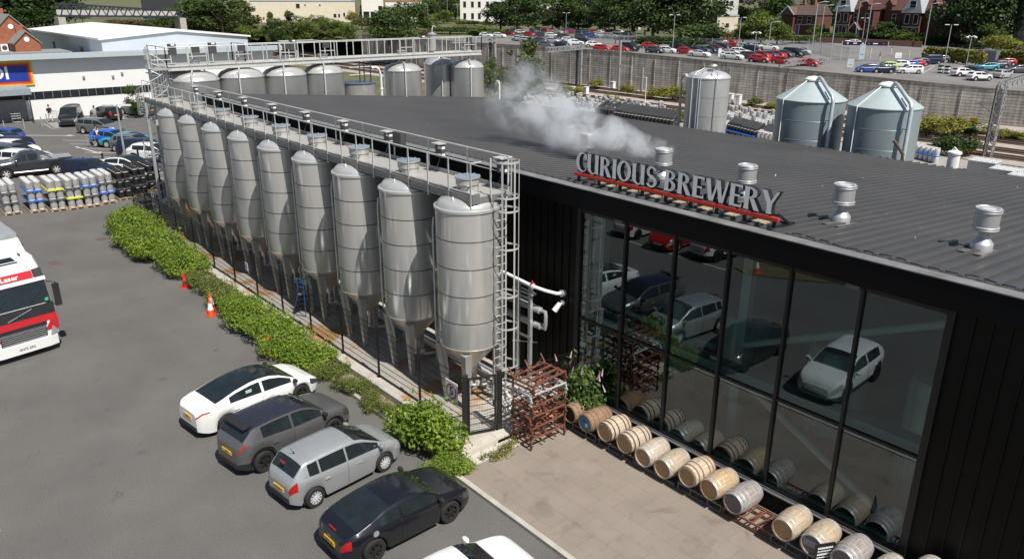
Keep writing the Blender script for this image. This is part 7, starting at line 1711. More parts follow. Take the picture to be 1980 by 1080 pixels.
t, L = block(890, 978, 36, 14, 0, 'white stucco villa with tall sash windows behind the clipped bushes', whr, [(q, z, 1.3, 2.4) for z in (1, 5, 9) for q in (.1, .27, .42, .6, .78, .93)])
block(1044, 1076, 44, 16, 0, 'bright white building glimpsed behind the steam', white_p, [(.3, 8, 1.4, 2.2), (.3, 4, 1.4, 2.2)])
block(1130, 1164, 46, 14, 0, 'grey stucco villa with two stacked sash windows between trees', mat('grey_stucco', (.47, .47, .44), rough=.8), [(.3, z, 1.6, 2.6) for z in (.8, 5, 9)] + [(.8, z, 1.5, 2.6) for z in (.8, 5, 9)])
block(1360, 1425, 40, 15, 0, 'cream gable end rising behind the dark conifer', whr, [(.8, 6, 1.4, 2)])
block(1385, 1425, 62, 4, 0, 'low pale rendered wall house below the cedar', cream, [(.5, 1, 1.2, 1.4)])
block(275, 350, 22, 8, 0, 'dark glazed building at the top left behind the footbridge', mat('dark_cladding', (.03, .033, .038), rough=.5), [(q, 1.2, 3.2, 2.4) for q in (.1, .3, .5, .7, .9)], name='glazed_building')
block(745, 815, 8, 7, 0, 'orange roofed house at the top behind the street lamps', whr, [], roofm=mat('orange_roof', (.42, .22, .12), rough=.8))

# ================================================================== SUPERMARKET, WAREHOUSE, BRICK HOUSES ON THE LEFT
sm = thing('supermarket', 'long white supermarket with a strip of dark windows and a grey eave', 'building', (-98, 0, 0))
swm = mat('supermarket_white', (.76, .76, .75), rough=.55, var=.03, scale=.5)
g = MB(); g.b2(-.24, 0, -12, 15.7, 3.001, 6.26); g.b2(-.24, 0, 15.701, 44, 2.90, 6.26); g.b2(-.24, 0, 15.701, 44, 0, 2.05); g.b2(-30, -.25, -12, 44, 0, 4.89); g.build('wall', swm, sm, False)
g = MB(); g.b2(-.24, -.12, -12, 15.69, 0, 3.0); g.build('shopfront', mat('shutter_grey', (.34, .35, .35), rough=.6), sm, False)
g = MB(); g.b2(-.6, -.1, -12, 15.5, 2.2, 2.99); g.build('shopfront_glass', glassd, sm, False)
fo = None
for i in range(16):
    y = 15.75 + i * .87; m_ = MB(); m_.b2(-.2, .03, y, y + .07, 2.06, 2.89); f = m_.build('window', mat('frame_grey', (.14, .15, .16), rough=.5), sm, False)
    p = MB(); p.b2(-.2, -.05, y + .071, y + .869, 2.06, 2.89); p.build('pane', glassd, f, False)
g = MB(); g.b2(-.2, 1.05, -12, 45, 6.27, 6.78); g.build('eave', mat('eave_grey', (.42, .48, .52), rough=.5, var=.05), sm, False)
g = MB(); g.b2(-29.5, -.25, -12, 44, 4.9, 5.0); g.build('roof', mat('supermarket_roof', (.5, .52, .54), rough=.6), sm, False)
g = MB(); g.add([(0, -12, 3.0), (3.0, -12, 2.95), (3.0, 15.9, 2.95), (0, 15.9, 3.0), (0, -12, 3.7), (3.0, -12, 3.55), (3.0, 15.9, 3.55), (0, 15.9, 3.7)], [(0, 3, 2, 1), (4, 5, 6, 7), (1, 2, 6, 5), (2, 3, 7, 6)]); g.build('canopy', mat('canopy_grey', (.26, .31, .34), rough=.5), sm, False)
for y in (15.6, 5, -4): g = MB(); g.b2(2.7, 2.82, y, y + .12, 0, 2.94); g.build('canopy_post', dark_gap, sm, False)
for y, z in ((21.6, 4.1), (24.6, 4.0), (25.6, 4.3)): g = MB(); g.b2(.001, .22, y, y + .25, z, z + .22); g.build('wall_lamp', galv, sm, False)
sg2 = thing('shop_sign', 'blue shop sign with white letters framed in red, orange and yellow', 'sign', (-97.93, 0, 0))
for i, (in_, m_) in enumerate(((0, mat('sign_yellow_edge', (.75, .47, .02), rough=.4)), (.16, mat('sign_orange', (.68, .17, .02), rough=.4)), (.30, mat('sign_scarlet', (.50, .03, .02), rough=.4)), (.46, mat('sign_blue', (.015, .04, .26), rough=.4)))):
    g = MB(); g.b2(0, .06 + i * .015, 10.9 + in_, 16.9 - in_, 3.62 + in_, 6.14 - in_); g.build('sign_panel', m_, sg2, False)
text('lettering', 'ALDI', 1.78, white_p, Matrix.Translation((.115, 14.72, 4.92)) @ Matrix.Rotation(R_(90), 4, 'Z') @ Matrix.Rotation(R_(90), 4, 'X'), sg2, .012, 1.0, 'RIGHT')
# warehouse
zc = 7.0; c0 = G(195, 76, zc); c1 = G(56, 57, zc); c2 = G(478, 70, zc); dl = (c1 - c0); dr = (c2 - c0); c3 = c1 + dr
rz0 = (c0 + c2) / 2; rise = OX(341, 59, rz0.x).z - zc; rise = max(.8, min(2.2, rise))
whs = thing('warehouse', 'pale blue grey warehouse with a shallow white gabled roof behind the supermarket', 'building', (0, 0, 0)); wm = mat('warehouse_wall', (.47, .52, .58), rough=.55, rgb2=(.53, .58, .63), scale=.5)
r0 = rz0 + Vector((0, 0, rise)); r1 = (c1 + c3) / 2 + Vector((0, 0, rise)); lo = lambda v: Vector((v.x, v.y, 0))
g = MB(); g.add([lo(c0), lo(c1), c1, c0], [(0, 3, 2, 1)]); g.add([lo(c0), lo(c2), c2, r0, c0], [(0, 1, 2, 3, 4)]); g.add([lo(c1), lo(c3), c3, r1, c1], [(4, 3, 2, 1, 0)]); g.add([lo(c2), lo(c3), c3, c2], [(0, 1, 2, 3)]); g.build('wall', wm, whs, False)
up = Vector((0, 0, .12)); ov = -dr.normalized() * .4; of = -dl.normalized() * .3
g = MB(); g.add([c0 + up + ov + of, c1 + up + ov, r1 + up, r0 + up + of, c2 + up - ov + of, c3 + up - ov] , [(0, 3, 2, 1), (3, 4, 5, 2)]); g.add([c0 + ov + of - up, c1 + ov - up, r0 - up + of, c2 - ov + of - up, c0 + up + ov + of, c1 + up + ov, r0 + up + of, c2 + up - ov + of], [(0, 1, 5, 4), (0, 4, 6, 2), (2, 6, 7, 3)]); g.build('roof', mat('warehouse_roof', (.70, .71, .70), rough=.6, rgb2=(.78, .78, .77), scale=.25, stretch=(1, 1, 1)), whs, False)
for f_, z0, z1, m_, w_ in ((.36, 3.5, 5.6, mat('door_navy', (.01, .012, .05), rough=.5), .03), (.73, 4.0, 5.6, glassd, .04)):
    p = c1 - dl * f_; n_ = Vector((dl.y, -dl.x, 0)).normalized(); n_ = n_ if n_.dot(-c0) > 0 else -n_; u = -dl * w_; q = n_ * .05
    g = MB(); g.add([p + q + Vector((0, 0, z0 - zc)), p + u + q + Vector((0, 0, z0 - zc)), p + u + q + Vector((0, 0, z1 - zc)), p + q + Vector((0, 0, z1 - zc)), p - q + Vector((0, 0, z0 - zc)), p + u - q + Vector((0, 0, z0 - zc)), p + u - q + Vector((0, 0, z1 - zc)), p - q + Vector((0, 0, z1 - zc))], [(0, 1, 2, 3), (3, 2, 6, 7), (0, 3, 7, 4), (1, 5, 6, 2)]); g.build('door', m_, whs, False)
def brick_house(px, py, X, w, d, eave, ridge, deg, label):
    p = OX(px, py, X); t = thing('brick_house', label, 'house', (X, p.y, 0), R_(deg))
    g = MB(); g.b2(-d, 0, -w / 2, w / 2, 0, eave); g.add([(0, -w / 2, eave), (0, w / 2, eave), (0, 0, ridge), (-d, -w / 2, eave), (-d, w / 2, eave), (-d, 0, ridge)], [(0, 1, 2), (4, 3, 5)]); g.build('wall', bricko, t, False)
    g = MB(); o = .25
    for s_ in (1, -1):
        pts = [(.2, s_ * (w / 2 + o), eave - .2), (.2, 0, ridge + .12), (-d, 0, ridge + .12), (-d, s_ * (w / 2 + o), eave - .2)]
        g.add([Vector(q) for q in pts] + [Vector(q) + Vector((0, 0, .18)) for q in pts], [(0, 1, 2, 3), (7, 6, 5, 4), (0, 4, 5, 1), (3, 2, 6, 7), (0, 3, 7, 4)])
    g.build('roof', mat('slate_roof_grey', (.17, .165, .155), rough=.8, rgb2=(.25, .24, .22), scale=2), t, False)
    g = MB(); g.cyl((0.0, 0, eave + (ridge - eave) * .35), (.06, 0, eave + (ridge - eave) * .35), .35, seg=16); g.build('round_vent', white_p, t)
    g = MB(); g.b2(-d * .6, -d * .6 + .9, -.5, .5, ridge - .3, ridge + 1.0); g.build('chimney', bricko, t, False)
    return t
t = brick_house(22, 60, -137, 4.6, 9, 7.6, 9.8, 4, 'orange brick house with a gable and round vent at the left edge')
for y in (-1.4, -.2): g = MB(); g.b2(.02, .5, y - .45, y + .45, 5.0, 6.0); u_ = g.build('air_conditioner', white_p, t, False); g = MB(); g.cyl((.501, y, 5.5), (.53, y, 5.5), .33, seg=14); g.build('fan_grille', dark_gap, u_)
brick_house(-12, 60, -139, 4.2, 9, 7.0, 9.2, 4, 'orange brick house partly cut off by the left edge'); brick_house(50, 70, -134, 3.2, 6, 6.2, 7.6, 4, 'low brick outbuilding beside the warehouse')
g = MB(); p = OX(60, 95, -132); g.b2(-8, 0, -5, 6, 4.6, 5.0); t = thing('low_roof', 'low grey slate roof in front of the brick houses', 'roof', (-131, p.y - 1, 0)); g.build('roof', mat('slate_low', (.2, .21, .21), rough=.8, rgb2=(.3, .31, .31), scale=3), t, False); g = MB(); g.b2(-7.8, -.2, -4.8, 5.8, 0, 4.599); g.build('wall', bricko, t, False)
# truss footbridge
tb_ = thing('truss_bridge', 'dark blue steel truss footbridge at the top left behind the warehouse', 'bridge', (0, 0, 0)); navy = mat('bridge_navy', (.025, .03, .06), rough=.5)
A, B = OX(118, 31, -222), OX(352, 33, -222); zt0 = OX(118, 7, -222).z; zt1 = OX(352, 22, -222).z
for off in (0, -4.5):
    o = Vector((off, 0, 0)); ta, tb2 = Vector((A.x, A.y, zt0)) + o, Vector((B.x, B.y, zt1)) + o
    g = MB(); g.bar(ta, tb2, .35, .35); g.build('top_chord', navy, tb_, False); g = MB(); g.bar(A + o, B + o, .35, .4); g.build('bottom_chord', navy, tb_, False)
    n = 14
    for i in range(n):
        p0 = A + o + (B - A) * i / n; p1 = ta + (tb2 - ta) * (i + .5) / n; p2 = A + o + (B - A) * (i + 1) / n
        g = MB(); g.bar(p0, p1, .26, .26); g.build('diagonal', navy, tb_, False); g = MB(); g.bar(p1, p2, .18, .18); g.build('diagonal', navy, tb_, False)
g = MB(); m_ = (A + B) / 2; g.bar(A + Vector((-2.2, 0, .1)), B + Vector((-2.2, 0, .1)), 4, .25); g.build('deck', mat('bridge_deck', (.35, .34, .31), rough=.8), tb_, False)
g = MB(); g.bar(A + Vector((-4.2, 0, .8)), B + Vector((-4.2, 0, .8)), .2, 1.1); g.build('parapet', mat('bridge_parapet', (.42, .41, .38), rough=.8), tb_, False)
for v in (A, B): g = MB(); g.b2(v.x - 4, v.x + .4, v.y - .8, v.y + .8, 0, v.z - .3); g.build('pier', conc, tb_, False)
# ================================================================== CARS OF THE STATION CAR PARK
# (photo x, photo y of the tyres, body, colour, heading)
ROWS = {
 'nearest the retaining wall': [(1164, 99, 'hatch', 'red', 20), (1200, 101, 'hatch', 'red', 20), (1217, 99, 'mpv', 'black', 0), (1256, 94, 'hatch', 'red', 28), (1266, 103, 'suv', 'slate', 10), (1290, 103, 'hatch', 'white', 20), (1313, 97, 'estate', 'black', 5), (1326, 105, 'hatch', 'red', 8), (1345, 104, 'hatch', 'black', 0), (1359, 103, 'suv', 'slate', 0), (1372, 103, 'suv', 'black', 0), (1384, 100, 'hatch', 'darkred', 0), (1397, 97, 'suv', 'black', 0), (1409, 108, 'saloon', 'silver', 40), (1432, 106, 'estate', 'white', 20), (1455, 101, 'estate', 'black', 5), (1452, 114, 'estate', 'slate', 10), (1474, 113, 'hatch', 'red', -5), (1488, 113, 'hatch', 'slate', -5), (1503, 112, 'hatch', 'red', -5), (1517, 111, 'suv', 'slate', -5), (1534, 110, 'mpv', 'black', 0), (1548, 105, 'saloon', 'silver', 5), (1352, 110, 'saloon', 'white', 10), (1415, 115, 'saloon', 'white', 10), (1468, 121, 'suv', 'red', 10), (1512, 124, 'hatch', 'red', 10), (1562, 128, 'hatch', 'red', 10)],
 'in the middle rows': [(1332, 88, 'suv', 'white', 180), (1343, 83, 'hatch', 'red', 190), (1375, 83, 'estate', 'silver', 20), (1392, 86, 'suv', 'white', 30), (1410, 85, 'hatch', 'red', 15), (1440, 96, 'suv', 'silver', 10), (1485, 97, 'saloon', 'white', 20), (1318, 88, 'hatch', 'red', 180), (1424, 95, 'hatch', 'red', 10), (1466, 94, 'saloon', 'silver', 10), (1045, 84, 'suv', 'slate', 20), (1068, 84, 'hatch', 'silver', 20), (1100, 83, 'suv', 'white', 20), (1113, 88, 'suv', 'white', 40), (1148, 92, 'suv', 'white', 40), (1128, 84, 'estate', 'navy', 20), (1020, 82, 'estate', 'silver', 20), (1004, 80, 'suv', 'silver', 20), (1056, 92, 'hatch', 'grey', 20), (1084, 92, 'saloon', 'navy', 20), (1030, 90, 'hatch', 'slate', 20)],
 'in the farthest row by the trees': [(940, 73, 'suv', 'white', 20), (966, 73, 'hatch', 'white', 20), (984, 69, 'saloon', 'darkred', 20), (1007, 67, 'suv', 'white', 15), (1021, 63, 'hatch', 'white', 10), (1024, 71, 'hatch', 'red', 10), (1033, 64, 'suv', 'slate', -5), (1044, 61, 'suv', 'black', -5), (1056, 62, 'hatch', 'red', -5), (1068, 73, 'estate', 'white', 20), (1078, 66, 'suv', 'silver', 5), (1089, 66, 'hatch', 'red', -5), (1099, 62, 'suv', 'blue', -5), (1108, 66, 'saloon', 'red', 20), (1121, 68, 'suv', 'navy', -5), (1133, 68, 'suv', 'slate', -5), (1146, 66, 'hatch', 'red', 190), (1158, 68, 'suv', 'white', 180), (1166, 73, 'hatch', 'black', 180), (1178, 66, 'suv', 'black', 180), (1196, 67, 'suv', 'white', 190), (1212, 69, 'suv', 'black', 190), (1162, 73, 'saloon', 'white', 20), (1142, 74, 'estate', 'blue', 20), (1182, 74, 'estate', 'silver', 20), (1124, 76, 'hatch', 'slate', 20), (1092, 75, 'estate', 'slate', 20), (1048, 72, 'hatch', 'slate', 20)],
 'by the car park exit lane': [(1712, 135, 'hatch', 'lime', 222), (1735, 132, 'suv', 'white', 215), (1753, 131, 'hatch', 'bright_blue', 225), (1766, 130, 'hatch', 'red', 222), (1774, 127, 'suv', 'navy', 222), (1796, 124, 'mpv', 'navy', 226), (1814, 121, 'suv', 'slate', 222), (1757, 142, 'estate', 'white', 225), (1705, 141, 'suv', 'navy', 225), (1676, 140, 'hatch', 'blue', 225)],
 'before the long hedge': [(1861, 148, 'suv', 'white', 60), (1884, 145, 'suv', 'slate', -10), (1906, 137, 'crossover', 'teal', 225), (1928, 132, 'suv', 'slate', 222), (1942, 127, 'suv', 'red', 222), (1955, 122, 'suv', 'black', 222), (1970, 126, 'suv', 'white', 225), (1968, 141, 'estate', 'slate', 226), (1938, 151, 'hatch', 'silver', 80), (1892, 156, 'suv', 'white', 60)],
}
for row, lst in ROWS.items():
    cnt = {}
    for px, py, sp, col, hd in lst: cnt[(col, sp)] = cnt.get((col, sp), 0) + 1
    seen = {}
    for px, py, sp, col, hd in sorted(lst):
        kk = (col, sp); seen[kk] = seen.get(kk, 0) + 1
        nm = '%s %s %s' % (col.replace('_', ' ').replace('darkred', 'dark red'), SN[sp], row)
        if cnt[kk] > 1: nm += ', ' + (('leftmost' if seen[kk] == 1 else ORD[seen[kk] - 1] + ' from left') + ' of its colour')
        p = T(px, py); far_car(sp, col, p, hd, nm, 'cars in the station car park')
b = T(1651, 87); far_car('saloon', 'white', b, 40, 'white saloon driving past the garden wall of the gabled houses', 'cars on the far road')
# supermarket car park
AL = [(140, 240, 'mpv', 'black', -22, 'dark grey van with its side door open, facing out from the supermarket wall'), (207, 231, 'suv', 'black', 195, 'black suv with a yellow plate parked beside the supermarket wall'), (268, 222, 'saloon', 'slate', 200, 'dark saloon half hidden behind the small tree by the supermarket'), (196, 258, 'estate', 'grey', 35, 'dark grey estate car with its tail lamps toward the aisle'), (222, 283, 'suv', 'bright_blue', 35, 'bright blue suv with its boot open, beside the shoppers'), (243, 284, 'coupe', 'teal', 222, 'turquoise blue coupe parked next to the bright blue suv'), (262, 292, 'hatch', 'grey', 40, 'dark grey hatchback right of the turquoise coupe'), (282, 302, 'estate', 'navy', 40, 'navy estate car right of the dark hatchback'), (300, 312, 'suv', 'white', 40, 'white suv half hidden by the support post'),
      (8, 278, 'hatch', 'blue', 215, 'blue hatchback at the back of the left parked row'), (14, 288, 'saloon', 'white', 35, 'white saloon second in the left parked row'), (18, 296, 'estate', 'navy', 215, 'navy estate car third in the left parked row'), (34, 304, 'hatch', 'white', 35, 'white hatchback fourth in the left parked row'), (34, 314, 'estate', 'slate', 35, 'slate estate car fifth in the left parked row'), (22, 324, 'estate', 'white', 215, 'white estate car beside the dark pickup truck'), (176, 345, 'hatch', 'navy', 35, 'dark car roof showing behind the silver keg stacks'), (248, 337, 'saloon', 'white', 35, 'white car roof showing behind the black keg stacks')]
for px, py, sp, col, hd, lb in AL: far_car(sp, col, G(px, py), hd, lb, 'cars in the supermarket car park')
def arrow(px, py, L, deg):
    p = G(px, py); g = MB(); w = .09
    g.b2(-L / 2, L / 2 - .8, -w, w, 0, .004); g.add([(L / 2 - .85, -.42, .004), (L / 2, 0, .004), (L / 2 - .85, .42, .004)], [(0, 1, 2)])
    g.xf(Matrix.Translation((p.x, p.y, .004)) @ Matrix.Rotation(R_(deg), 4, 'Z')); struct('road_arrow', g, white_mark)
arrow(55, 262, 9, 50); arrow(170, 290, 5, 10); arrow(102, 298, 4.5, 190)
g = MB()
for x0, y0 in ((-94.5, 17.8), (-97, 24.6)):
    for i in range(6): g.bar((x0 + i * .7, y0 - 1.6, .006), (x0 + i * .7 + .9, y0 + 1.4, .006), .12, .004); g.bar((x0 + i * .7 + .9, y0 - 1.6, .006), (x0 + i * .7, y0 + 1.4, .006), .12, .004)
for i in range(9): x = -82 + i * 2.6; g.bar((x, 15.5, .006), (x + 4.0, 19.6, .006), .1, .004)
for i in range(7): x = -88 + i * 2.6; g.bar((x, 8.5, .006), (x + 2.8, 12.2, .006), .1, .004)
struct('bay_markings', g, white_mark)
g = MB(); 
for i in range(9):
    a, b = T(1700 + i * 28, 146 - i * 1), T(1722 + i * 28, 132 - i); g.bar((a.x, a.y, a.z + .03), (b.x, b.y, b.z + .03), .14, .01)
a, b = T(1772, 134), T(1840, 120); g.bar((a.x, a.y, a.z + .03), (b.x, b.y, b.z + .03), .18, .01)
struct('station_bay_markings', g, white_mark)
# fence between the supermarket car park and the yard
vf = thing('wire_fence', 'low dark wire fence between the supermarket car park and the keg stacks', 'fence', (0, 0, 0)); a, b = G(130, 352), G(270, 318)
g = MB()
for z in (.3, .6, .9, 1.2): g.bar((a.x, a.y, z), (b.x, b.y, z), .02)
g.build('wires', black_p, vf, False)
for i in range(5): p = a + (b - a) * i / 4; g = MB(); g.b2(p.x - .06, p.x + .06, p.y - .06, p.y + .06, 0, 1.5); g.build('post', black_p, vf, False)

# ================================================================== LAMP POSTS
def lamp(px, pyb, pxt, pyt, kind, label, g0='T'):
    b = T(px, pyb) if g0 == 'T' else G(px, pyb, 0)
    D = math.hypot(b.x, b.y)
    if D > 420: b = Vector((b.x * 420 / D, b.y * 420 / D, terr_z(b.x * 420 / D)))
    t = thing('lamp_post', label, 'lamp post', b, 0, 'lamp posts of the background'); h = max(3.5, OY(pxt, pyt, b.y).z - b.z)
    m = galv; g = MB()
    if kind == 'curve': g.tube([(0, 0, 0), (0, 0, h * .8), (-.1, -.1, h * .92), (-.5, -.4, h * .99), (-1.3, -1.0, h)], .09, 6)
    elif kind == 'arm': g.tube([(0, 0, 0), (0, 0, h), (.9, .9, h + .25), (1.2, 1.2, h + .25)], .09, 6)
    else: g.cyl((0, 0, 0), (0, 0, h), .09, .06, 7)
    g.build('pole', m, t)
    if kind == 'T':
        for s_ in (1, -1): g = MB(); g.box((s_ * .55, s_ * .5, h), (.75, .28, .12), R_(42)); g.build('lamp_head', white_p, t, False)
    elif kind == 'globe':
        for s_ in (1, -1):
            g = MB(); g.tube([(0, 0, h - .2), (s_ * .3, s_ * .3, h + .05), (s_ * .55, s_ * .5, h - .1)], .05, 6); o = g.build('bracket', m, t); g = MB(); g.lathe([(.05, 0), (.3, -.12), (.26, -.3), (0, -.36)], (s_ * .55, s_ * .5, h - .05), 10); g.build('lamp_head', white_p, t)
    else:
        g = MB(); q = (-1.4, -1.05, h) if kind == 'curve' else (1.3, 1.3, h + .25); g.box(q, (.8, .25, .12), R_(42)); g.build('lamp_head', galv_lt, t, False)
LP = [(1300, 100, 1304, 29, 'T', 'double headed lamp beside the white hatchback by the wall'), (1426, 106, 1432, 34, 'T', 'double headed lamp before the bright green trees'), (1458, 108, 1460, 62, 'globe', 'short twin globe lamp among the parked cars'), (1486, 90, 1491, 44, 'arm', 'single headed lamp behind the middle car park rows'), (1192, 60, 1194, 26, 'T', 'double headed lamp in front of the dark trees'), (1187, 58, 1187, 22, 'curve', 'curved lamp left of the central double headed lamp'), (1224, 62, 1221, -6, 'arm', 'very tall lamp before the central dark trees'), (1568, 110, 1582, 6, 'arm', 'tall lamp in front of the purple door cottage'), (1585, 86, 1595, 12, 'arm', 'tall lamp right of the purple door cottage'), (1604, 123, 1617, 14, 'arm', 'tall lamp left of the navy station sign'), (1653, 77, 1661, 4, 'arm', 'tall lamp before the first gabled house porch'), (1666, 85, 1671, 35, 'T', 'double headed lamp behind the navy station sign'), (1674, 87, 1686, 9, 'arm', 'tall lamp between the two gabled houses'), (1787, 93, 1801, 8, 'arm', 'tall lamp before the ivy clad gabled house'), (1823, 140, 1837, 48, 'T', 'double headed lamp with signs at the exit lane'), (1867, 132, 1878, 70, 'globe', 'twin globe lamp in front of the long hedge'),
      (775, 26, 772, 4, 'curve', 'curved street lamp farthest left above the bank'), (828, 42, 824, 7, 'curve', 'curved street lamp, second from left above the bank'), (885, 28, 882, 9, 'curve', 'curved street lamp by the brick gate'), (865, 20, 860, -8, 'curve', 'curved street lamp cut by the top edge'), (1005, 58, 1006, 24, 'T', 'double headed lamp at the far left of the car park'), (1056, 46, 1056, -8, 'arm', 'tall pole lamp behind the steam'), (1094, 70, 1094, 25, 'T', 'double headed lamp right of the steam'), (1100, 46, 1098, 18, 'curve', 'curved street lamp right of the steam'), (1362, 70, 1378, 8, 'arm', 'slim tall lamp before the cream gable'), (1470, 40, 1474, 2, 'arm', 'lamp behind the three bright trees')]
for a in LP: lamp(*a)
lamp(245, 322, 228, 204, 'T', 'slim lamp post in the supermarket car park beside the blue cars', 'G')

# ================================================================== FENCES, SIGNS AND BOXES OF THE STATION
def pale_fence(p, q, h, label):
    a, b = T(*p), T(*q); t = thing('palisade_fence', label, 'fence', a, math.atan2(b.y - a.y, b.x - a.x)); L = (b - a).to_2d().length; dz = (b.z - a.z)
    g = MB(); n = int(L / .32)
    for i in range(n): x = L * i / n; g.b2(x - .02, x + .02, -.01, .01, dz * i / n, dz * i / n + h)
    g.build('pales', mat('fence_grey', (.20, .22, .24), rough=.6), t, False)
    g = MB()
    for z in (.3, h - .2): g.bar((0, 0, z), (L, 0, z + dz), .05)
    g.build('rails', MATS['fence_grey'], t, False)
    n = max(1, int(L / 3))
    for i in range(n + 1): x = L * i / n; g = MB(); g.b2(x - .05, x + .05, -.05, .05, dz * i / n, dz * i / n + h + .1); g.build('post', galv, t, False)
pale_fence((1160, 86), (1560, 98), 2.2, 'grey palisade fence across the station car park, right of the steam')
pale_fence((985, 66), (1230, 80), 2.2, 'grey palisade fence behind the left cars of the station car park')
pale_fence((1562, 100), (1640, 118), 2.6, 'tall grey mesh fence left of the navy station sign')
t = thing('station_sign', 'long navy station entrance board on posts at the car park exit', 'sign', T(1664, 118), R_(4)); k = 1.0
a, b = T(1624, 117), T(1712, 121); L = (b - a).to_2d().length; t.location = a; t.rotation_euler = (0, 0, math.atan2(b.y - a.y, b.x - a.x))
g = MB(); g.b2(.1, L - .1, -.06, .06, 3.0, 3.75); bo = g.build('board', mat('station_navy', (.008, .010, .05), rough=.4), t, False)
g = MB()
for f_, w, m_ in ((.12, .35, 0), (.28, .7, 0), (.45, .35, 0), (.58, .35, 1), (.72, .9, 0), (.9, .35, 1)): g.b2(L * f_ - w / 2, L * f_ + w / 2, -.075, -.061, 3.28, 3.48, m_)
g.build('board_lettering', [label_white, red_p], bo, False)
for x in (0, L * .5, L): g = MB(); g.b2(x - .08, x + .08, -.08, .08, 0, 3.8); g.build('post', galv, t, False)
def slab(px, pyb, pyt, w, m, name, label, cat):
    b = T(px, pyb); t = thing(name, label, cat, b, R_(40)); h = OY(px, pyt, b.y).z - b.z; g = MB(); g.b2(-w / 2, w / 2, -.1, .1, h * .12, h); g.build('panel', m, t, False); g = MB(); g.b2(-w * .4, -w * .3, -.06, .06, 0, h * .119); g.b2(w * .3, w * .4, -.06, .06, 0, h * .119); g.build('feet', galv, t, False); g = MB(); g.b2(-w * .25, w * .25, -.115, -.101, h * .4, h * .43); g.build('print', trimb, t, False)
slab(1664, 119, 86, 1.1, mat('totem_blue_grey', (.42, .52, .58), rough=.4), 'totem_sign', 'tall pale blue totem in front of the navy station board', 'sign')
slab(1643, 133, 114, 1.2, mat('totem_pale', (.5, .55, .58), rough=.4), 'totem_sign', 'pale leaning information totem behind the retaining wall', 'sign')
slab(1736, 114, 102, 1.3, label_white, 'white_board', 'white notice board near the lime hatchback', 'sign'); slab(1850, 122, 104, .8, label_white, 'white_board', 'white narrow sign in front of the long hedge', 'sign')
slab(1391, 112, 94, .6, label_white, 'ticket_machine', 'white ticket machine between the red and silver cars', 'machine'); slab(1103, 91, 76, .6, label_white, 'white_board', 'white sign beside the dark railway mast', 'sign'); slab(1246, 74, 58, .6, label_white, 'white_board', 'white sign before the central dark trees', 'sign'); slab(1236, 60, 40, .8, label_white, 'white_board', 'small white road sign on the dark tree background', 'sign')
for i, (px, py) in enumerate(((1817, 142), (1830, 143))):
    b = T(px, py); t = thing('striped_block', 'black and white striped block, %s of two at the exit lamp' % ('left' if i == 0 else 'right'), 'barrier', b)
    for r in range(5): g = MB(); g.b2(-.35, .35, -.35, .35, r * .28, r * .28 + .279); g.build('band', label_white if r % 2 else black_p, t, False)
for i, (px, yb, yt) in enumerate(((1682, 112, 94), (1757, 112, 98))):
    b = T(px, yb); t = thing('cream_post', 'tall cream post, %s of two at the car park exit' % ('left' if i == 0 else 'right'), 'post', b); g = MB(); g.cyl((0, 0, 0), (0, 0, OY(px, yt, b.y).z - b.z), .12, seg=8); g.build('post', mat('cream_post', (.6, .56, .42), rough=.6), t)

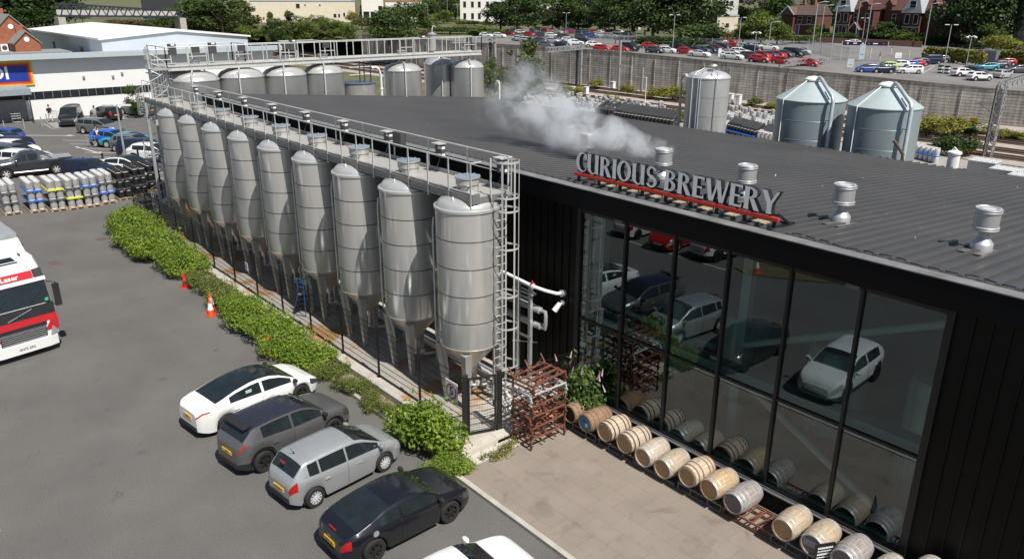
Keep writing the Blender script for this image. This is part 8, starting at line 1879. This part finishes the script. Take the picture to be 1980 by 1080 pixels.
# ================================================================== PEOPLE
skin = mat('skin', (.45, .27, .19), rough=.6); hairm = mat('hair', (.03, .02, .015), rough=.8)
def figure(name_pose, top, legs, lean=0.0, arm=0.0, stride=.12):
    bm = bmesh.new(); V = {}
    pts = dict(pel=(0, 0, .95, .15), wst=(lean * .3, 0, 1.12, .14), chest=(lean * .7, 0, 1.36, .16), neck=(lean, 0, 1.50, .06), head=(lean * 1.1 + .02, 0, 1.60, .085), top=(lean * 1.1, 0, 1.72, .09))
    for s_, y in (('l', 1), ('r', -1)):
        f_ = stride * y
        pts.update({s_ + 'hip': (0, .09 * y, .88, .095), s_ + 'kn': (f_ * .6 + .03, .10 * y, .48, .065), s_ + 'an': (f_, .10 * y, .08, .045), s_ + 'toe': (f_ + .16, .11 * y, .04, .04),
                    s_ + 'sh': (lean * .8, .19 * y, 1.40, .065), s_ + 'el': (lean * .6 + arm * .16 - .03, .25 * y, 1.14, .045), s_ + 'wr': (lean * .6 + arm * .38, .24 * y, .95 + arm * .15, .032), s_ + 'ha': (lean * .6 + arm * .46, .23 * y, .88 + arm * .18, .04)})
    ed = [('pel', 'wst'), ('wst', 'chest'), ('chest', 'neck'), ('neck', 'head'), ('head', 'top')]
    for s_ in 'lr': ed += [('pel', s_ + 'hip'), (s_ + 'hip', s_ + 'kn'), (s_ + 'kn', s_ + 'an'), (s_ + 'an', s_ + 'toe'), ('chest', s_ + 'sh'), (s_ + 'sh', s_ + 'el'), (s_ + 'el', s_ + 'wr'), (s_ + 'wr', s_ + 'ha')]
    for k, p in pts.items(): V[k] = bm.verts.new(p[:3])
    for a, b in ed: bm.edges.new((V[a], V[b]))
    me = bpy.data.meshes.new('person_skeleton'); bm.verts.index_update(); idx = {k: v.index for k, v in V.items()}; bm.to_mesh(me); bm.free()
    o = bpy.data.objects.new('person_skeleton', me); C.objects.link(o); o.modifiers.new('skin', 'SKIN'); o.modifiers.new('sub', 'SUBSURF').levels = 1
    for k, p in pts.items(): sv = me.skin_vertices[0].data[idx[k]]; sv.radius = (p[3], p[3] * (1.25 if k in ('chest', 'pel', 'wst') else 1)); sv.use_root = k == 'pel'
    out = bpy.data.meshes.new_from_object(o.evaluated_get(bpy.context.evaluated_depsgraph_get())); bpy.data.objects.remove(o); bpy.data.meshes.remove(me)
    out.materials.clear()
    for m_ in (skin, top, legs, rubber): out.materials.append(m_)
    for p in out.polygons:
        z = p.center.z; y = abs(p.center.y)
        p.material_index = 0 if z > 1.47 or (y > .2 and z < 1.16) else 1 if z > .93 else 2 if z > .1 else 3
        p.use_smooth = True
    return out
cl = dict(black=mat('cloth_black', (.015, .015, .017), rough=.9), white=mat('cloth_white', (.6, .6, .58), rough=.9), grey=mat('cloth_grey', (.32, .31, .30), rough=.9), navy=mat('cloth_navy', (.02, .025, .06), rough=.9), blue=mat('cloth_blue', (.03, .06, .30), rough=.9), pink=mat('cloth_pink', (.5, .3, .3), rough=.9))
hmesh = MB().lathe([(.001, -.06), (.09, -.04), (.105, .03), (.09, .09), (.05, .13), (.001, .14)], seg=10)
def person(p, deg, top, legs, label, lean=0, arm=0, stride=.12):
    o = link('person', figure('p', cl[top], cl[legs], lean, arm, stride)); o.location = p; o.rotation_euler = (0, 0, R_(deg)); tag(o, label, 'person')
    h = hmesh.build('hair', hairm, o); h.location = (lean * 1.1 - .025, 0, 1.70); return o
person(G(99, 236), 10, 'black', 'white', 'person in a black top and pale shorts walking past the supermarket van', .03, .4, .22)
person(G(186, 238), 200, 'grey', 'grey', 'person in grey standing between the van and the black suv', 0, .3, .08)
person(G(186, 281), 40, 'grey', 'grey', 'person in pale grey leaning into the boot of the bright blue suv', .22, .9, .06)
person(G(193, 284), 30, 'white', 'grey', 'person in a white top at the trolley by the bright blue suv', .12, .8, .1)
person(T(1722, 108), 200, 'white', 'white', 'person in white walking near the car park exit on the right', 0, .2, .25)
person(T(1700, 118), 20, 'navy', 'white', 'person in a dark top and pale trousers beside the navy station board', 0, .2, .2)
person(T(1532, 82), 200, 'blue', 'navy', 'person in blue walking below the purple door cottage', 0, .2, .2)
person(T(1190, 86), 220, 'blue', 'navy', 'person in blue by the left palisade fence of the car park', 0, .2, .1)
# shopping trolleys and bollards by the supermarket
def trolley(p, deg, label):
    t = thing('shopping_trolley', label, 'trolley', p, R_(deg), 'shopping trolleys')
    g = MB()
    for z in (.5, .75, 1.0): g.tube([(-.4, -.28, z), (.4, -.22, z), (.4, .22, z), (-.4, .28, z)], .014, 4, closed=True)
    for x in (-.4, -.13, .13, .4):
        for y in (-.25, .25): g.cyl((x, y, .5), (x, y, 1.0), .012, seg=4)
    g.build('basket', galv, t, False)
    g = MB(); g.tube([(-.4, -.25, .5), (-.4, -.25, .12), (.45, -.2, .12)], .016, 4); g.tube([(-.4, .25, .5), (-.4, .25, .12), (.45, .2, .12)], .016, 4); g.tube([(-.42, -.25, 1.0), (-.55, -.25, 1.05), (-.55, .25, 1.05), (-.42, .25, 1.0)], .02, 5); g.build('frame', galv, t, False)
    for x, y in ((-.35, .24), (-.35, -.24), (.4, .19), (.4, -.19)): g = MB(); g.cyl((x, y - .02, .06), (x, y + .02, .06), .06, seg=8); g.build('wheel', rubber, t)
for i, (px, py) in enumerate(((4, 238), (14, 237), (24, 236), (34, 238), (44, 235), (54, 233))): trolley(G(px, py), 80, 'grey wire shopping trolley by the supermarket shopfront, ' + ('leftmost' if i == 0 else ORD[i] + ' from left'))
trolley(G(112, 234), 20, 'shopping trolley beside the person in black near the van'); trolley(G(182, 284), 40, 'shopping trolley beside the open boot of the bright blue suv')
bolm = MB().cyl((0, 0, 0), (0, 0, 1.05), .05, seg=8).mesh('bollard', galv)
for i, (px, py) in enumerate(((10, 254), (48, 250), (82, 246), (92, 240), (116, 222), (130, 220), (234, 212), (176, 220))):
    o = link('bollard', bolm); o.location = G(px, py); tag(o, 'slim steel bollard along the supermarket frontage, ' + ('leftmost' if i == 0 else ORD[i] + ' in the row'), 'bollard', 'bollards by the supermarket')

# ================================================================== STEAM FROM THE VENT
sx, sy, sz = -15.75, 19.95, 8.05
sv_ = MB(); L0 = 9.6
sv_.b2(-.5, L0, -1.6, 3.4, -1.2, 3.9)
so = sv_.build('steam', None, None, False); so.data.materials.clear(); so.location = (sx, sy, sz); so.rotation_euler = (0, 0, R_(179)); so['kind'] = 'stuff'; so['label'] = 'white steam plume drifting left from the vent behind the sign'; so['category'] = 'steam'
so.scale = (1, -1, 1)
stm = bpy.data.materials.new('steam_volume'); stm.use_nodes = True; nt = stm.node_tree; nt.nodes.remove(nt.nodes['Principled BSDF'])
pv = nd(nt, 'ShaderNodeVolumePrincipled'); pv.inputs['Color'].default_value = (.93, .95, .97, 1); pv.inputs['Anisotropy'].default_value = .2
tc = nd(nt, 'ShaderNodeTexCoord'); sep = nd(nt, 'ShaderNodeSeparateXYZ'); nt.links.new(tc.outputs['Object'], sep.inputs[0])
def M2(op, a, b=None, c=None):
    n = nd(nt, 'ShaderNodeMath', operation=op)
    for i, v in enumerate((a, b, c)):
        if v is None: continue
        if isinstance(v, (int, float)): n.inputs[i].default_value = v
        else: nt.links.new(v, n.inputs[i])
    return n.outputs[0]
X, Y, Z = sep.outputs
wn1 = nd(nt, 'ShaderNodeTexNoise'); wn1.inputs['Scale'].default_value = .55; wn1.inputs['Detail'].default_value = 3; nt.links.new(tc.outputs['Object'], wn1.inputs['Vector'])
ws = nd(nt, 'ShaderNodeSeparateXYZ'); nt.links.new(wn1.outputs['Color'], ws.inputs[0])
xx = M2('MAXIMUM', X, 0.0)
cy = M2('MULTIPLY', M2('POWER', xx, 1.6), .030); cz = M2('ADD', M2('MULTIPLY', xx, .02), M2('MULTIPLY', M2('POWER', xx, 3.0), .0017))
dy = M2('SUBTRACT', M2('SUBTRACT', Y, cy), M2('MULTIPLY', M2('MULTIPLY', M2('SUBTRACT', ws.outputs[0], .5), 1.5), M2('MULTIPLY', xx, .3)))
dz_ = M2('SUBTRACT', M2('SUBTRACT', Z, cz), M2('MULTIPLY', M2('MULTIPLY', M2('SUBTRACT', ws.outputs[1], .5), 1.5), M2('MULTIPLY', xx, .3)))
rr_ = M2('SQRT', M2('ADD', M2('MULTIPLY', dy, dy), M2('MULTIPLY', dz_, dz_)))
RR = M2('ADD', .32, M2('MULTIPLY', xx, .15))
core = M2('SUBTRACT', 1.0, M2('DIVIDE', rr_, RR)); core = M2('MAXIMUM', core, 0.0)
n2 = nd(nt, 'ShaderNodeTexNoise'); n2.inputs['Scale'].default_value = 1.35; n2.inputs['Detail'].default_value = 6; n2.inputs['Roughness'].default_value = .62; n2.inputs['Distortion'].default_value = .5; nt.links.new(tc.outputs['Object'], n2.inputs['Vector'])
nz = nd(nt, 'ShaderNodeMapRange'); nz.inputs['From Min'].default_value = .45; nz.inputs['From Max'].default_value = .66; nt.links.new(n2.outputs['Fac'], nz.inputs['Value'])
fade = nd(nt, 'ShaderNodeMapRange'); fade.inputs['From Min'].default_value = 1.0; fade.inputs['From Max'].default_value = 9.2; fade.inputs['To Min'].default_value = 19.0; fade.inputs['To Max'].default_value = 0.0; nt.links.new(X, fade.inputs['Value'])
st_ = nd(nt, 'ShaderNodeMapRange'); st_.inputs['From Min'].default_value = -.4; st_.inputs['From Max'].default_value = .1; nt.links.new(X, st_.inputs['Value'])
den = M2('MULTIPLY', M2('MULTIPLY', M2('MULTIPLY', M2('POWER', core, 1.1), M2('ADD', M2('MULTIPLY', nz.outputs[0], .97), .03)), fade.outputs[0]), st_.outputs[0])
nt.links.new(den, pv.inputs['Density']); nt.links.new(pv.outputs[0], nt.nodes['Material Output'].inputs['Volume'])
so.data.materials.append(stm)
scene.cycles.volume_bounces = 4
scene.cycles.volume_step_rate = 1.5
scene.cycles.volume_max_steps = 256
